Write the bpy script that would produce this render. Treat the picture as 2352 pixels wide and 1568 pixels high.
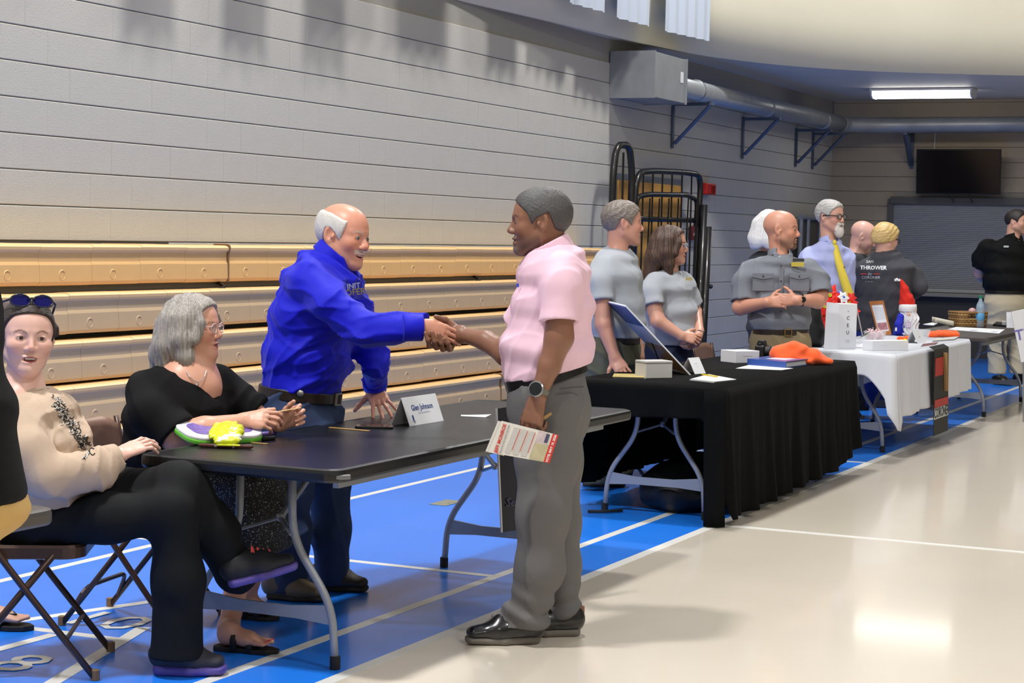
import bpy, math, random
import numpy as np
from mathutils import Vector, Matrix

for o in list(bpy.data.objects): bpy.data.objects.remove(o)
SC = bpy.context.scene
COL = SC.collection
random.seed(7)
RNG = np.random.default_rng(5)

# ---------------------------------------------------------------- camera
# world: X runs along the bleacher wall, Y towards that wall, Z up, floor z = 0
CAM_H, FPX, YAW, PITCH, ROLL = 1.5377, 4308.26, math.radians(24.855), math.radians(3.2659), math.radians(1.3255)
FH = np.array([math.cos(YAW), math.sin(YAW), 0.0])       # horizontal view direction
RT = np.array([math.sin(YAW), -math.cos(YAW), 0.0])      # to the right of the view
UP = np.array([0, 0, 1.0])
_f = FH*math.cos(PITCH) - UP*math.sin(PITCH)
_u = UP*math.cos(PITCH) + FH*math.sin(PITCH)
_r3 = RT*math.cos(ROLL) + _u*math.sin(ROLL)
_u3 = _u*math.cos(ROLL) - RT*math.sin(ROLL)
CAM_M = np.array([_r3, -_u3, _f])
CAM_C = np.array([0, 0, CAM_H])
cd = bpy.data.cameras.new('camera'); cam = bpy.data.objects.new('camera', cd); COL.objects.link(cam)
cd.sensor_width = 36; cd.lens = 36*FPX/2352; cd.clip_start = 0.05; cd.clip_end = 200
m = Matrix.Identity(4)
for i in range(3):
    m[i][0] = _r3[i]; m[i][1] = _u3[i]; m[i][2] = -_f[i]; m[i][3] = CAM_C[i]
cam.matrix_world = m
SC.camera = cam

# ---------------------------------------------------------------- light
SC.view_settings.view_transform = 'Standard'; SC.view_settings.look = 'None'
SC.view_settings.gamma = 1; SC.view_settings.exposure = 0.0
SC.view_settings.use_curve_mapping = False
W = bpy.data.worlds.new('world'); SC.world = W; W.use_nodes = True
W.node_tree.nodes['Background'].inputs[0].default_value = (0.80, 0.88, 1.0, 1)
W.node_tree.nodes['Background'].inputs[1].default_value = 0.03
def area(name, loc, size, power, color=(1, .99, .97), target=None, sy=None):
    l = bpy.data.lights.new(name, 'AREA'); l.shape = 'RECTANGLE' if sy else 'SQUARE'
    l.size = size; l.energy = power; l.color = color
    if sy: l.size_y = sy
    o = bpy.data.objects.new(name, l); COL.objects.link(o); o.location = loc
    if target is not None:
        o.rotation_euler = (Vector(target)-Vector(loc)).to_track_quat('-Z', 'Y').to_euler()
    return o
for x, y, w in ((-4.5, 4.6, 170), (3.2, 4.6, 640), (10.2, 4.4, 370), (17.0, 4.2, 420), (-4.5, -3.2, 240), (3.2, -3.2, 280), (10.2, -3.2, 120), (17.2, -3.2, 30), (3.2, -10.5, 120), (10.2, -10.5, 60), (17.2, -10.5, 30)):
    area('high_bay_lamp', (x, y, 8.3), .6, w)

# ---------------------------------------------------------------- pixel helpers (2352 x 1568 frame)
def ray(u, v): return CAM_M.T @ np.array([(u-1176)/FPX, (v-784)/FPX, 1.0])
def onz(u, v, z=0.0):
    r = ray(u, v); return CAM_C + r*((z-CAM_H)/r[2])
def ony(u, v, y):
    r = ray(u, v); return CAM_C + r*(y/r[1])
def onx(u, v, x):
    r = ray(u, v); return CAM_C + r*(x/r[0])
def onp(u, v, G, d=0.0):
    """point seen at pixel (u,v) on the upright plane through ground point G facing the camera, d metres deeper"""
    r = ray(u, v); g = np.array([G[0], G[1], 0.0]); return CAM_C + r*(((g-CAM_C) @ FH + d)/(r @ FH))

# ---------------------------------------------------------------- materials
def lin(c):
    return tuple(((x/255)/12.92 if x/255 <= .04045 else ((x/255+.055)/1.055)**2.4) for x in c)
MATS = {}
def mat(name, rgb, rough=.6, metal=0.0, bump=0.0, bscale=200.0, var=0.0, vscale=8.0, coat=0.0, spec=.5, emit=None, estr=0.0, attr=None, sheen=0.0, alpha=1.0, trans=0.0, stretch=None, sss=0.0):
    if name in MATS: return MATS[name]
    M = bpy.data.materials.new(name); M.use_nodes = True; nt = M.node_tree; b = nt.nodes['Principled BSDF']
    c = lin(rgb)+(1,)
    b.inputs['Base Color'].default_value = c
    b.inputs['Roughness'].default_value = rough; b.inputs['Metallic'].default_value = metal
    b.inputs['Specular IOR Level'].default_value = spec
    if coat: b.inputs['Coat Weight'].default_value = coat; b.inputs['Coat Roughness'].default_value = .08
    if sheen: b.inputs['Sheen Weight'].default_value = sheen
    if trans: b.inputs['Transmission Weight'].default_value = trans
    if alpha < 1: b.inputs['Alpha'].default_value = alpha
    if sss:
        b.inputs['Subsurface Weight'].default_value = sss; b.inputs['Subsurface Radius'].default_value = (.012, .005, .003); b.inputs['Subsurface Scale'].default_value = 1.0
    if emit: b.inputs['Emission Color'].default_value = lin(emit)+(1,); b.inputs['Emission Strength'].default_value = estr
    tc = nt.nodes.new('ShaderNodeTexCoord')
    src = tc.outputs['Object']
    if stretch:
        mp = nt.nodes.new('ShaderNodeMapping'); mp.inputs['Scale'].default_value = stretch
        nt.links.new(src, mp.inputs[0]); src = mp.outputs[0]
    base = None
    if attr:
        a = nt.nodes.new('ShaderNodeAttribute'); a.attribute_name = attr; base = a.outputs['Color']
        nt.links.new(base, b.inputs['Base Color'])
    if var:
        n = nt.nodes.new('ShaderNodeTexNoise'); n.inputs['Scale'].default_value = vscale; n.inputs['Detail'].default_value = 5
        nt.links.new(src, n.inputs['Vector'])
        mr = nt.nodes.new('ShaderNodeMapRange'); mr.inputs[1].default_value = .25; mr.inputs[2].default_value = .75
        mr.inputs[3].default_value = 1-var; mr.inputs[4].default_value = 1+var
        nt.links.new(n.outputs[0], mr.inputs[0])
        mx = nt.nodes.new('ShaderNodeVectorMath'); mx.operation = 'SCALE'
        if base: nt.links.new(base, mx.inputs[0])
        else: mx.inputs[0].default_value = c[:3]
        nt.links.new(mr.outputs[0], mx.inputs['Scale']); nt.links.new(mx.outputs[0], b.inputs['Base Color'])
    if bump:
        n = nt.nodes.new('ShaderNodeTexNoise'); n.inputs['Scale'].default_value = bscale; n.inputs['Detail'].default_value = 3
        nt.links.new(src, n.inputs['Vector'])
        bp = nt.nodes.new('ShaderNodeBump'); bp.inputs['Strength'].default_value = bump; bp.inputs['Distance'].default_value = .01
        nt.links.new(n.outputs[0], bp.inputs['Height']); nt.links.new(bp.outputs[0], b.inputs['Normal'])
    MATS[name] = M
    return M

# ---------------------------------------------------------------- object helpers
def tag(o, label=None, cat=None, group=None, kind=None):
    if label: o['label'] = label
    if cat: o['category'] = cat
    if group: o['group'] = group
    if kind: o['kind'] = kind
    return o
def empty(name, loc, label=None, cat=None, group=None, rotz=0.0):
    o = bpy.data.objects.new(name, None); o.empty_display_size = .1; COL.objects.link(o)
    o.location = tuple(loc); o.rotation_euler = (0, 0, rotz)
    o['_mw'] = 0; del o['_mw']
    return tag(o, label, cat, group)
def world_of(o):
    M = Matrix.LocRotScale(o.location, o.rotation_euler, o.scale)
    if o.parent: M = world_of(o.parent) @ M
    return M
def attach(o, parent):
    """parent o (whose mesh is in world space) without moving it"""
    if parent is not None:
        o.parent = parent; o.matrix_parent_inverse = Matrix.Identity(4)
        mw = world_of(parent).inverted()
        l, r, s = mw.decompose(); o.location = l; o.rotation_euler = r.to_euler(); o.scale = s
    return o
def frame(x, y=None, z=None):
    """3x3 matrix with columns from x axis and approximate z axis"""
    x = np.array(x, float); x /= np.linalg.norm(x)
    z = np.array(z if z is not None else (0, 0, 1), float)
    y = np.cross(z, x); y /= np.linalg.norm(y); z = np.cross(x, y)
    return np.array([x, y, z]).T
class MB:
    def __init__(s): s.v = []; s.f = []; s.m = []; s.cur = 0
    def add(s, verts, faces):
        n = len(s.v); s.v += [tuple(map(float, p)) for p in verts]; s.f += [tuple(i+n for i in f) for f in faces]; s.m += [s.cur]*len(faces); return s
    def box(s, c, size, R=None):
        hx, hy, hz = [q/2 for q in size]; P = [(x, y, z) for x in (-hx, hx) for y in (-hy, hy) for z in (-hz, hz)]
        P = np.array(P)
        if R is not None: P = P @ np.asarray(R).T
        P = P + np.array(c)
        return s.add(P, [(0, 1, 3, 2), (4, 6, 7, 5), (0, 4, 5, 1), (2, 3, 7, 6), (0, 2, 6, 4), (1, 5, 7, 3)])
    def tube(s, path, r, seg=10, cap=True, flat=None):
        path = [np.array(p, float) for p in path]; n = len(path); rs = r if hasattr(r, '__len__') else [r]*n
        V = []; prev = None
        for i, p in enumerate(path):
            t = path[min(i+1, n-1)] - path[max(i-1, 0)]; t = t/(np.linalg.norm(t)+1e-9)
            if prev is None:
                a = np.array((0, 0, 1.0)) if abs(t[2]) < .9 else np.array((1.0, 0, 0)); nx = np.cross(t, a)
            else: nx = prev - t*(prev @ t)
            nx = nx/(np.linalg.norm(nx)+1e-9); prev = nx; ny = np.cross(t, nx)
            fx, fy = flat if flat else (1, 1)
            for k in range(seg):
                a = 2*math.pi*k/seg; V.append(p + rs[i]*(math.cos(a)*nx*fx + math.sin(a)*ny*fy))
        F = [(i*seg+k, i*seg+(k+1) % seg, (i+1)*seg+(k+1) % seg, (i+1)*seg+k) for i in range(n-1) for k in range(seg)]
        if cap: F += [tuple(range(seg))[::-1], tuple((n-1)*seg+k for k in range(seg))]
        return s.add(V, F)
    def lathe(s, prof, c=(0, 0, 0), seg=20, R=None, sx=1, sy=1):
        V = []
        for r, z in prof:
            for k in range(seg):
                a = 2*math.pi*k/seg; V.append((r*math.cos(a)*sx, r*math.sin(a)*sy, z))
        V = np.array(V)
        if R is not None: V = V @ np.asarray(R).T
        n = len(prof)
        F = [(i*seg+k, i*seg+(k+1) % seg, (i+1)*seg+(k+1) % seg, (i+1)*seg+k) for i in range(n-1) for k in range(seg)]
        F += [tuple(range(seg))[::-1], tuple((n-1)*seg+k for k in range(seg))]
        return s.add(V + np.array(c), F)
    def prism(s, poly, h0, h1, c=(0, 0, 0), R=None):
        """poly in local xy, extruded h0..h1 along local z"""
        n = len(poly); V = np.array([(x, y, h0) for x, y in poly]+[(x, y, h1) for x, y in poly])
        if R is not None: V = V @ np.asarray(R).T
        F = [tuple(range(n))[::-1], tuple(range(n, 2*n))]+[(i, (i+1) % n, n+(i+1) % n, n+i) for i in range(n)]
        return s.add(V + np.array(c), F)
    def grid(s, P):
        """P: (n,m,3) array"""
        n, m_ = P.shape[:2]
        return s.add(P.reshape(-1, 3), [(i*m_+j, (i+1)*m_+j, (i+1)*m_+j+1, i*m_+j+1) for i in range(n-1) for j in range(m_-1)])
    def ball(s, c, r, seg=12, R=None):
        r = (r, r, r) if not hasattr(r, '__len__') else r; n = seg//2+1
        V = []
        for i in range(n):
            a = math.pi*(i+.0)/(n-1); 
            for k in range(seg): V.append((r[0]*math.sin(a)*math.cos(2*math.pi*k/seg), r[1]*math.sin(a)*math.sin(2*math.pi*k/seg), -r[2]*math.cos(a)))
        V = np.array(V)
        if R is not None: V = V @ np.asarray(R).T
        return s.add(V+np.array(c), [(i*seg+k, i*seg+(k+1) % seg, (i+1)*seg+(k+1) % seg, (i+1)*seg+k) for i in range(n-1) for k in range(seg)])
    def mesh(s, name, mats, smooth=False):
        me = bpy.data.meshes.new(name); me.from_pydata(s.v, [], s.f)
        for m_ in (mats if isinstance(mats, (list, tuple)) else [mats]): me.materials.append(m_)
        if any(s.m): me.polygons.foreach_set('material_index', s.m)
        if smooth: me.polygons.foreach_set('use_smooth', [True]*len(me.polygons))
        me.validate(); me.update()
        return me
    def build(s, name, mats, parent=None, smooth=False, bevel=0, seg=2, solid=0, autosmooth=None, **tg):
        o = bpy.data.objects.new(name, s.mesh(name, mats, smooth)); COL.objects.link(o)
        if solid:
            md = o.modifiers.new('solid', 'SOLIDIFY'); md.thickness = solid; md.offset = 0
        if bevel:
            md = o.modifiers.new('bevel', 'BEVEL'); md.width = bevel; md.segments = seg; md.limit_method = 'ANGLE'; md.angle_limit = math.radians(40); md.harden_normals = False
        attach(o, parent); tag(o, **tg)
        return o
def rounded(pts, r, n=5):
    """polyline with rounded corners"""
    pts = [np.array(p, float) for p in pts]; out = [pts[0]]
    for i in range(1, len(pts)-1):
        a, b, c = pts[i-1], pts[i], pts[i+1]; d1 = a-b; d2 = c-b
        l1, l2 = np.linalg.norm(d1), np.linalg.norm(d2); q = min(r, l1*.49, l2*.49)
        p0, p2 = b+d1/l1*q, b+d2/l2*q
        for k in range(n+1):
            t = k/n; out.append((1-t)**2*p0+2*t*(1-t)*b+t*t*p2)
    out.append(pts[-1]); return out
def rrect(w, h, r, n=5):
    """rounded rectangle outline centred on 0"""
    P = []
    for cx, cy, a0 in ((w/2-r, h/2-r, 0), (-w/2+r, h/2-r, 90), (-w/2+r, -h/2+r, 180), (w/2-r, -h/2+r, 270)):
        for k in range(n+1):
            a = math.radians(a0+90*k/n); P.append((cx+r*math.cos(a), cy+r*math.sin(a)))
    return P
def text(name, body, size, loc, right, up, m_, parent=None, extrude=.0008, bold=0.0, align='CENTER', shear=0.0, space=1.0, **tg):
    """flat lettering as a mesh: right / up are world direction vectors"""
    cu = bpy.data.curves.new(name, 'FONT'); cu.body = body; cu.size = size; cu.extrude = extrude; cu.offset = bold; cu.align_x = align; cu.align_y = 'CENTER'; cu.shear = shear; cu.space_line = space
    cu.resolution_u = 2
    t = bpy.data.objects.new(name, cu); COL.objects.link(t)
    dg = bpy.context.evaluated_depsgraph_get(); dg.update()
    me = bpy.data.meshes.new_from_object(t.evaluated_get(dg)); bpy.data.objects.remove(t)
    r = np.array(right, float); r /= np.linalg.norm(r); u = np.array(up, float); u -= r*(u @ r); u /= np.linalg.norm(u); n = np.cross(r, u)
    M4 = Matrix([[r[0], u[0], n[0], loc[0]], [r[1], u[1], n[1], loc[1]], [r[2], u[2], n[2], loc[2]], [0, 0, 0, 1]])
    me.transform(M4); me.materials.clear(); me.materials.append(m_); me.name = name
    o = bpy.data.objects.new(name, me); COL.objects.link(o); attach(o, parent); tag(o, **tg); return o
def dup_tree(o, parent=None):
    c = o.copy(); COL.objects.link(c); c.parent = parent
    for ch in [q for q in bpy.data.objects if q.parent == o]: dup_tree(ch, c)
    return c

# ---------------------------------------------------------------- signed distance bodies
def unit_(v): v = np.array(v, float); return v/np.linalg.norm(v)
class SDF:
    """smooth union of tapered, elliptical pieces, meshed with surface nets"""
    def __init__(s): s.ops = []; s.disp = None; s.clips = []; s.cut = None
    def _op(s, fn, lo, hi, k, mode):
        if s.cut:
            f0, cs = fn, [(np.array(o, float), unit_(n)) for o, n in s.cut]
            def fn(P, f0=f0, cs=cs):
                d = f0(P)
                for o, n in cs: d = np.maximum(d, (P-o) @ n)
                return d
        s.ops.append((fn, np.array(lo), np.array(hi), k, mode)); return s
    def cone(s, a, b, ra, rb=None, k=.02, sub=False):
        a = np.array(a, float); b = np.array(b, float); rb = ra if rb is None else rb; ab = b-a; L = ab @ ab+1e-9
        def fn(P):
            t = np.clip((P-a) @ ab/L, 0, 1); return np.linalg.norm(P-a-t[..., None]*ab, axis=-1)-(ra+(rb-ra)*t)
        R = max(ra, rb); return s._op(fn, np.minimum(a, b)-R, np.maximum(a, b)+R, k, sub)
    def chain(s, pts, rad, k=.02, sub=False):
        for i in range(len(pts)-1): s.cone(pts[i], pts[i+1], rad[i], rad[i+1], k if i == 0 else min(k, .015), sub)
        return s
    def econe(s, a, b, ra, rb, xd, k=.03, cap=1.0, sub=False):
        """elliptical tapered piece; ra, rb = (radius along xd, radius across)"""
        a = np.array(a, float); b = np.array(b, float); ab = b-a; l = np.linalg.norm(ab)+1e-9; z = ab/l
        x = np.array(xd, float); x = x-z*(x @ z); x /= np.linalg.norm(x); y = np.cross(z, x)
        def fn(P):
            q = P-a; w = q @ z; t = np.clip(w/l, 0, 1); rx = ra[0]+(rb[0]-ra[0])*t; ry = ra[1]+(rb[1]-ra[1])*t
            wz = w-t*l; mn = np.minimum(rx, ry)
            return (np.sqrt((q @ x/rx)**2+(q @ y/ry)**2+(wz/(mn*cap))**2)-1)*mn
        R = max(*ra, *rb); return s._op(fn, np.minimum(a, b)-R, np.maximum(a, b)+R, k, sub)
    def ell(s, c, r, R=None, k=.02, sub=False):
        c = np.array(c, float); r = np.array(r, float); Rm = np.eye(3) if R is None else np.asarray(R)
        def fn(P):
            q = ((P-c) @ Rm)/r; n = np.linalg.norm(q, axis=-1); return (n-1)*r.min() if r.max() > 1.8*r.min() else n*(n-1)/(np.linalg.norm(q/r, axis=-1)+1e-9)
        M = r.max(); return s._op(fn, c-M, c+M, k, sub)
    def box(s, c, h, R=None, rnd=.01, k=.02, sub=False):
        c = np.array(c, float); h = np.array(h, float)-rnd; Rm = np.eye(3) if R is None else np.asarray(R)
        def fn(P):
            q = np.abs((P-c) @ Rm)-h; return np.linalg.norm(np.maximum(q, 0), axis=-1)+np.minimum(q.max(-1), 0)-rnd
        M = np.linalg.norm(h)+rnd; return s._op(fn, c-M, c+M, k, sub)
    def clip(s, o, n, k=.004):
        """cut away the side of the plane that n points to"""
        o = np.array(o, float); n = np.array(n, float); n /= np.linalg.norm(n); s.clips.append((lambda P: (P-o) @ n, k)); return s
    def clipf(s, fn, k=.004): s.clips.append((fn, k)); return s
    def eval(s, P, blo=None, bhi=None):
        d = np.full(P.shape[:-1], .3, np.float32)
        for fn, lo, hi, k, sub in s.ops:
            mg = 2.2*k+.015
            if blo is not None:
                ix = np.nonzero(np.all((bhi > lo-mg) & (blo < hi+mg), axis=1))[0]
                if not len(ix): continue
                a = d[ix]; b = fn(P[ix])
            else: a = d; b = fn(P)
            if sub:
                h = np.maximum(k-np.abs(a+b), 0)/k; r = np.maximum(a, -b)+h*h*k*.25
            else:
                h = np.maximum(k-np.abs(a-b), 0)/k; r = np.minimum(a, b)-h*h*k*.25
            if blo is not None: d[ix] = r
            else: d = r
        if s.disp is not None: d = d+s.disp(P)
        for fn, k in s.clips:
            b = fn(P); h = np.maximum(k-np.abs(d-b), 0)/k; d = np.maximum(d, b)+h*h*k*.25
        return d
    def mesh(s, step):
        lo = np.min([o[1] for o in s.ops if not o[4]], axis=0)-.03; hi = np.max([o[2] for o in s.ops if not o[4]], axis=0)+.03
        nB = 8; B = step*nB; n = np.ceil((hi-lo)/B).astype(int)+1
        g = np.stack(np.meshgrid(*[np.arange(q) for q in n], indexing='ij'), -1).reshape(-1, 3)
        blo = lo+g*B
        cen = (blo+B/2)[:, None, :]
        # coarse reject, evaluated with pruning on generous boxes
        dc = s.eval(cen, blo-B*.8, blo+B*1.8)[:, 0]
        g = g[np.abs(dc) < B*1.15+.01]; blo = lo+g*B
        loc = np.stack(np.meshgrid(*[np.arange(nB+1)]*3, indexing='ij'), -1).reshape(-1, 3)
        D = []
        for c0 in range(0, len(g), 3000):
            b_ = blo[c0:c0+3000]; P = (b_[:, None, :]+loc[None]*step).astype(np.float32)
            D.append(s.eval(P, b_, b_+B))
        D = np.concatenate(D).reshape(-1, nB+1, nB+1, nB+1)
        N = (n*nB+2).astype(np.int64)
        def key(I): return (I[..., 0].astype(np.int64)*N[1]+I[..., 1])*N[2]+I[..., 2]
        S = D < 0
        c = [S[:, i:i+nB, j:j+nB, k:k+nB] for i in (0, 1) for j in (0, 1) for k in (0, 1)]
        cnt = sum(q.astype(np.int8) for q in c); act = (cnt > 0) & (cnt < 8)
        bi, ci, cj, ck = np.nonzero(act)
        V8 = np.stack([D[bi, ci+i, cj+j, ck+k] for i in (0, 1) for j in (0, 1) for k in (0, 1)], -1)
        off = np.array([(i, j, k) for i in (0, 1) for j in (0, 1) for k in (0, 1)], float)
        acc = np.zeros((len(bi), 3)); num = np.zeros(len(bi))
        for a in range(8):
            for b in range(a+1, 8):
                if np.abs(off[a]-off[b]).sum() == 1:
                    x = (V8[:, a] < 0) != (V8[:, b] < 0)
                    t = V8[x, a]/(V8[x, a]-V8[x, b]); acc[x] += off[a]+(off[b]-off[a])*t[:, None]; num[x] += 1
        I = g[bi]*nB+np.stack([ci, cj, ck], -1)
        vert = lo+(I+acc/num[:, None])*step
        ks = key(I); order = np.argsort(ks); ks = ks[order]; vert = vert[order]
        Q = []
        base = [S[:, :nB, :nB, :nB], S[:, 1:, :nB, :nB], S[:, :nB, 1:, :nB], S[:, :nB, :nB, 1:]]
        for ax in range(3):
            e = base[0] != base[1+ax]; bi, ci, cj, ck = np.nonzero(e)
            I = g[bi]*nB+np.stack([ci, cj, ck], -1); u, w = [(1, 2), (2, 0), (0, 1)][ax]
            eu = np.zeros(3, int); eu[u] = 1; ew = np.zeros(3, int); ew[w] = 1
            kk = np.stack([key(I), key(I-eu), key(I-eu-ew), key(I-ew)], -1)
            ix = np.searchsorted(ks, kk); ix = np.minimum(ix, len(ks)-1); ok = (ks[ix] == kk).all(1)
            ins = base[0][bi, ci, cj, ck]; ix[~ins] = ix[~ins][:, ::-1]
            Q.append(ix[ok])
        return vert, np.concatenate(Q)
    def build(s, name, m_, parent=None, step=.006, color=None, **tg):
        v, q = s.mesh(step)
        me = bpy.data.meshes.new(name); me.vertices.add(len(v)); me.vertices.foreach_set('co', v.astype(np.float32).ravel())
        me.loops.add(q.size); me.loops.foreach_set('vertex_index', q.astype(np.int32).ravel())
        me.polygons.add(len(q)); me.polygons.foreach_set('loop_start', np.arange(0, q.size, 4, dtype=np.int32))
        me.polygons.foreach_set('use_smooth', np.ones(len(q), bool))
        me.update(calc_edges=True)
        if color is not None:
            c = np.ones((len(v), 4), np.float32); c[:, :3] = color(v)
            at = me.color_attributes.new('Col', 'FLOAT_COLOR', 'POINT'); at.data.foreach_set('color', c.ravel())
        me.materials.append(m_)
        o = bpy.data.objects.new(name, me); COL.objects.link(o); attach(o, parent); tag(o, **tg)
        return o
# ================================================================ THE SETTING
XB, YW = 25.78, 7.07          # back wall, bleacher wall
Z_LINE = 3.2                  # Y of the edge between blue and tan floor
def S(name, mb, m_, **k):
    return mb.build(name, m_, kind='structure', **k)
def floor_mat(name, rgb, rough, var, coat):
    M = mat(name, rgb, rough=rough, var=var, vscale=.9, coat=coat, bump=.012, bscale=14)
    return M
M_BLUE = floor_mat('floor_blue_gloss', (30, 126, 242), .30, .06, .18)
M_TAN = floor_mat('floor_tan_gloss', (218, 208, 192), .24, .05, .40)
M_LINE = mat('court_line_white', (222, 222, 218), rough=.35, var=.04, vscale=6)
mb = MB(); mb.add([(-9, -14, 0), (26.2, -14, 0), (26.2, Z_LINE, 0), (-9, Z_LINE, 0)], [(0, 1, 2, 3)])
mb.cur = 1; mb.add([(-9, Z_LINE, 0), (26.2, Z_LINE, 0), (26.2, 7.3, 0), (-9, 7.3, 0)], [(0, 1, 2, 3)])
mb.cur = 0; mb.add([(-9, -14, -.1), (26.2, -14, -.1), (26.2, 7.3, -.1), (-9, 7.3, -.1)], [(3, 2, 1, 0)])
FLOOR = S('floor', mb, [M_TAN, M_BLUE], label='glossy gym floor, tan court with blue surround')
LZ = [.0010]
def line(a, b, w):
    LZ[0] += .00012; lz = LZ[0]
    a = np.array(a[:2]); b = np.array(b[:2]); d = (b-a)/np.linalg.norm(b-a); n = np.array((-d[1], d[0]))*w/2
    P = [a-n, b-n, b+n, a+n]
    q = MB(); q.add([(x, y, lz) for x, y in P]+[(x, y, 0) for x, y in P], [(0, 1, 2, 3), (0, 4, 5, 1), (1, 5, 6, 2), (2, 6, 7, 3), (3, 7, 4, 0)])
    q.build('court_line', M_LINE, FLOOR)
line((-9, 3.205), (25.7, 3.205), .055)
line((-9, 3.56), (25.7, 3.56), .05)
line((-9, 5.33), (25.7, 5.33), .05)
line((7.57, 3.56), (7.57, 6.2), .05)
line((9.597, 3.2), (9.597, -9), .05)
line(onz(-300, 1476), onz(346, 1382), .05)
line(onz(60, 1442), onz(275, 1469), .05)
line(onz(-120, 1523), onz(125, 1457), .05)
line(onz(80, 1593), onz(330, 1441), .055)
line((12.9, 3.2), (12.9, 6.2), .05); line((15.3, 3.56), (15.3, 6.2), .05)
M_NUM = M_LINE
text('court_number', '8', .36, onz(42, 1525)+np.array((0, 0, .0030)), (0, -1, 0), (1, 0, 0), M_NUM, FLOOR)
text('court_number', '10', .36, onz(240, 1427)+np.array((0, 0, .0030)), (0, -1, 0), (1, 0, 0), M_NUM, FLOOR)
# metal floor plate in the blue floor
p = onz(1025, 1155); q = MB(); q.box((p[0], p[1], .002), (.22, .11, .004)); q.box((p[0], p[1], .0045), (.12, .06, .003))
tag(q.build('floor_plate', mat('floor_plate_steel', (165, 165, 150), rough=.4, metal=.6, var=.2, vscale=30), bevel=.001), 'small grey metal outlet plate set in the blue floor', 'floor plate')
# red mark painted on the tan floor
p = onz(2350, 1078); q = MB(); q.add([(p[0]-.35, p[1]-.10, .0013), (p[0]+.3, p[1]+.005, .0013), (p[0]+.3, p[1]-.3, .0013)], [(0, 2, 1)])
q.build('court_mark', mat('court_red', (205, 60, 50), rough=.35), FLOOR)

M_BLOCK = mat('painted_block', (184, 181, 174), rough=.62, bump=.25, bscale=90, var=.025, vscale=3)
M_MORTAR = mat('block_joint', (150, 146, 138), rough=.8)
M_PLAIN = mat('wall_paint_plain', (190, 186, 174), rough=.7)
M_CREAM = mat('balcony_cream', (214, 209, 190), rough=.6, var=.02, vscale=2, bump=.05, bscale=60)
M_SOFFIT = mat('balcony_soffit', (206, 202, 194), rough=.6, var=.03, vscale=2)
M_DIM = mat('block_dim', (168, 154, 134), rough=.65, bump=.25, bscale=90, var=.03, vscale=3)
def wall(name, P0, P1, z0, z1, th, m_, lab):
    P0 = np.array(P0, float); P1 = np.array(P1, float); d = (P1-P0)/np.linalg.norm(P1-P0); n = np.array((-d[1], d[0]))*th
    Q = [P0, P1, P1+n, P0+n]; q = MB(); q.add([(x, y, z0) for x, y in Q]+[(x, y, z1) for x, y in Q], [(3, 2, 1, 0), (4, 5, 6, 7), (0, 1, 5, 4), (1, 2, 6, 5), (2, 3, 7, 6), (3, 0, 4, 7)])
    return S(name, q, m_, label=lab)
WL = wall('wall_left', (-9, YW+.014), (26.2, YW+.014), -.05, 9, .2, M_MORTAR, 'painted concrete block wall behind the bleachers')
q = MB(); q.box((8.0, YW+.008, 6.3), (35, .012, 5.2)); q.box((-0.5, YW+.008, 2.0), (17, .012, 3.9)); q.build('plain_wall_face', M_BLOCK, WL)
WB = wall('wall_back', (XB+.014, 7.3), (XB+.014, -14), -.05, 9, .2, M_MORTAR, 'dim block wall at the far end under the balcony')
wall('wall_right', (-9, -14), (26.2, -14), -.05, 9, -.2, M_PLAIN, 'plain wall on the far side of the gym')
wall('wall_front', (-9, -14), (-9, 7.3), -.05, 9, .2, M_PLAIN, 'plain wall behind the viewer')
q = MB(); q.box((8.6, -3.3, 9.1), (35.6, 21.4, .2)); S('ceiling', q, mat('ceiling_white', (205, 205, 200), rough=.8), label='white gym ceiling')
# ---- concrete blocks, running bond; nearest 300 are single pieces
BL, BH = .4064, .2032
def block_mesh(w, axis, m_):
    """face towards -Y (axis 'y') or -X (axis 'x'), origin at lower corner, chamfered top and bottom edges"""
    c, g, gv, dpt = .004, .0028, .0004, .016
    prof = [(g, dpt), (g, c), (g+c, 0), (BH-g-c, 0), (BH-g, c), (BH-g, dpt)]
    q = MB(); V = []
    for s_ in (gv, w-gv):
        for z, y in prof: V.append((s_, y, z) if axis == 'y' else (y, -s_, z))
    n = len(prof); F = [(i, i+n, i+n+1, i+1) if axis == 'y' else (i, i+n, i+n+1, i+1) for i in range(n-1)]+[tuple(range(n)), tuple(range(2*n-1, n-1, -1))]
    q.add(V, F); return q.mesh('block', m_)
BM = {}
def put_block(x, y, z, w, axis, m_, parent):
    k = (round(w, 3), axis, m_.name)
    if k not in BM: BM[k] = block_mesh(w, axis, m_)
    o = bpy.data.objects.new('block', BM[k]); COL.objects.link(o); o.parent = parent; o.location = (x, y+random.uniform(-.0008, .0008) if axis == 'y' else y, z)
Z0 = 1.437-7*BH
def course_cells(x0, x1, shift, step):
    """running bond from x0 to x1 with a joint at 9.996"""
    xs = []; x = 9.996+shift-40*step
    while x < x1:
        a, b = max(x, x0), min(x+step, x1)
        if b-a > .02: xs.append((a, b))
        x += step
    return xs
cells = []
for j in range(-1, 16):
    z = Z0+j*BH
    lo = 7.9 if z > 1.3 else 16.2
    for seg in ((lo, 9.996), (9.996, XB)):
        if seg[1] <= seg[0]: continue
        for a, b in course_cells(seg[0], seg[1], (j % 2)*BL/2, BL):
            zt = ony(0, 0, YW)[2]+(a-8.36)*.122+.1
            if z > min(zt, 3.52): continue
            if a > 17.5 and b < 19.65 and z+BH < 2.2: continue
            cells.append((a*FH[0]+YW*FH[1], a, b, z))
cells.sort()
for d, a, b, z in cells[:300]: put_block(a, YW, z, b-a, 'y', M_BLOCK, WL)
q = MB()
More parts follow.
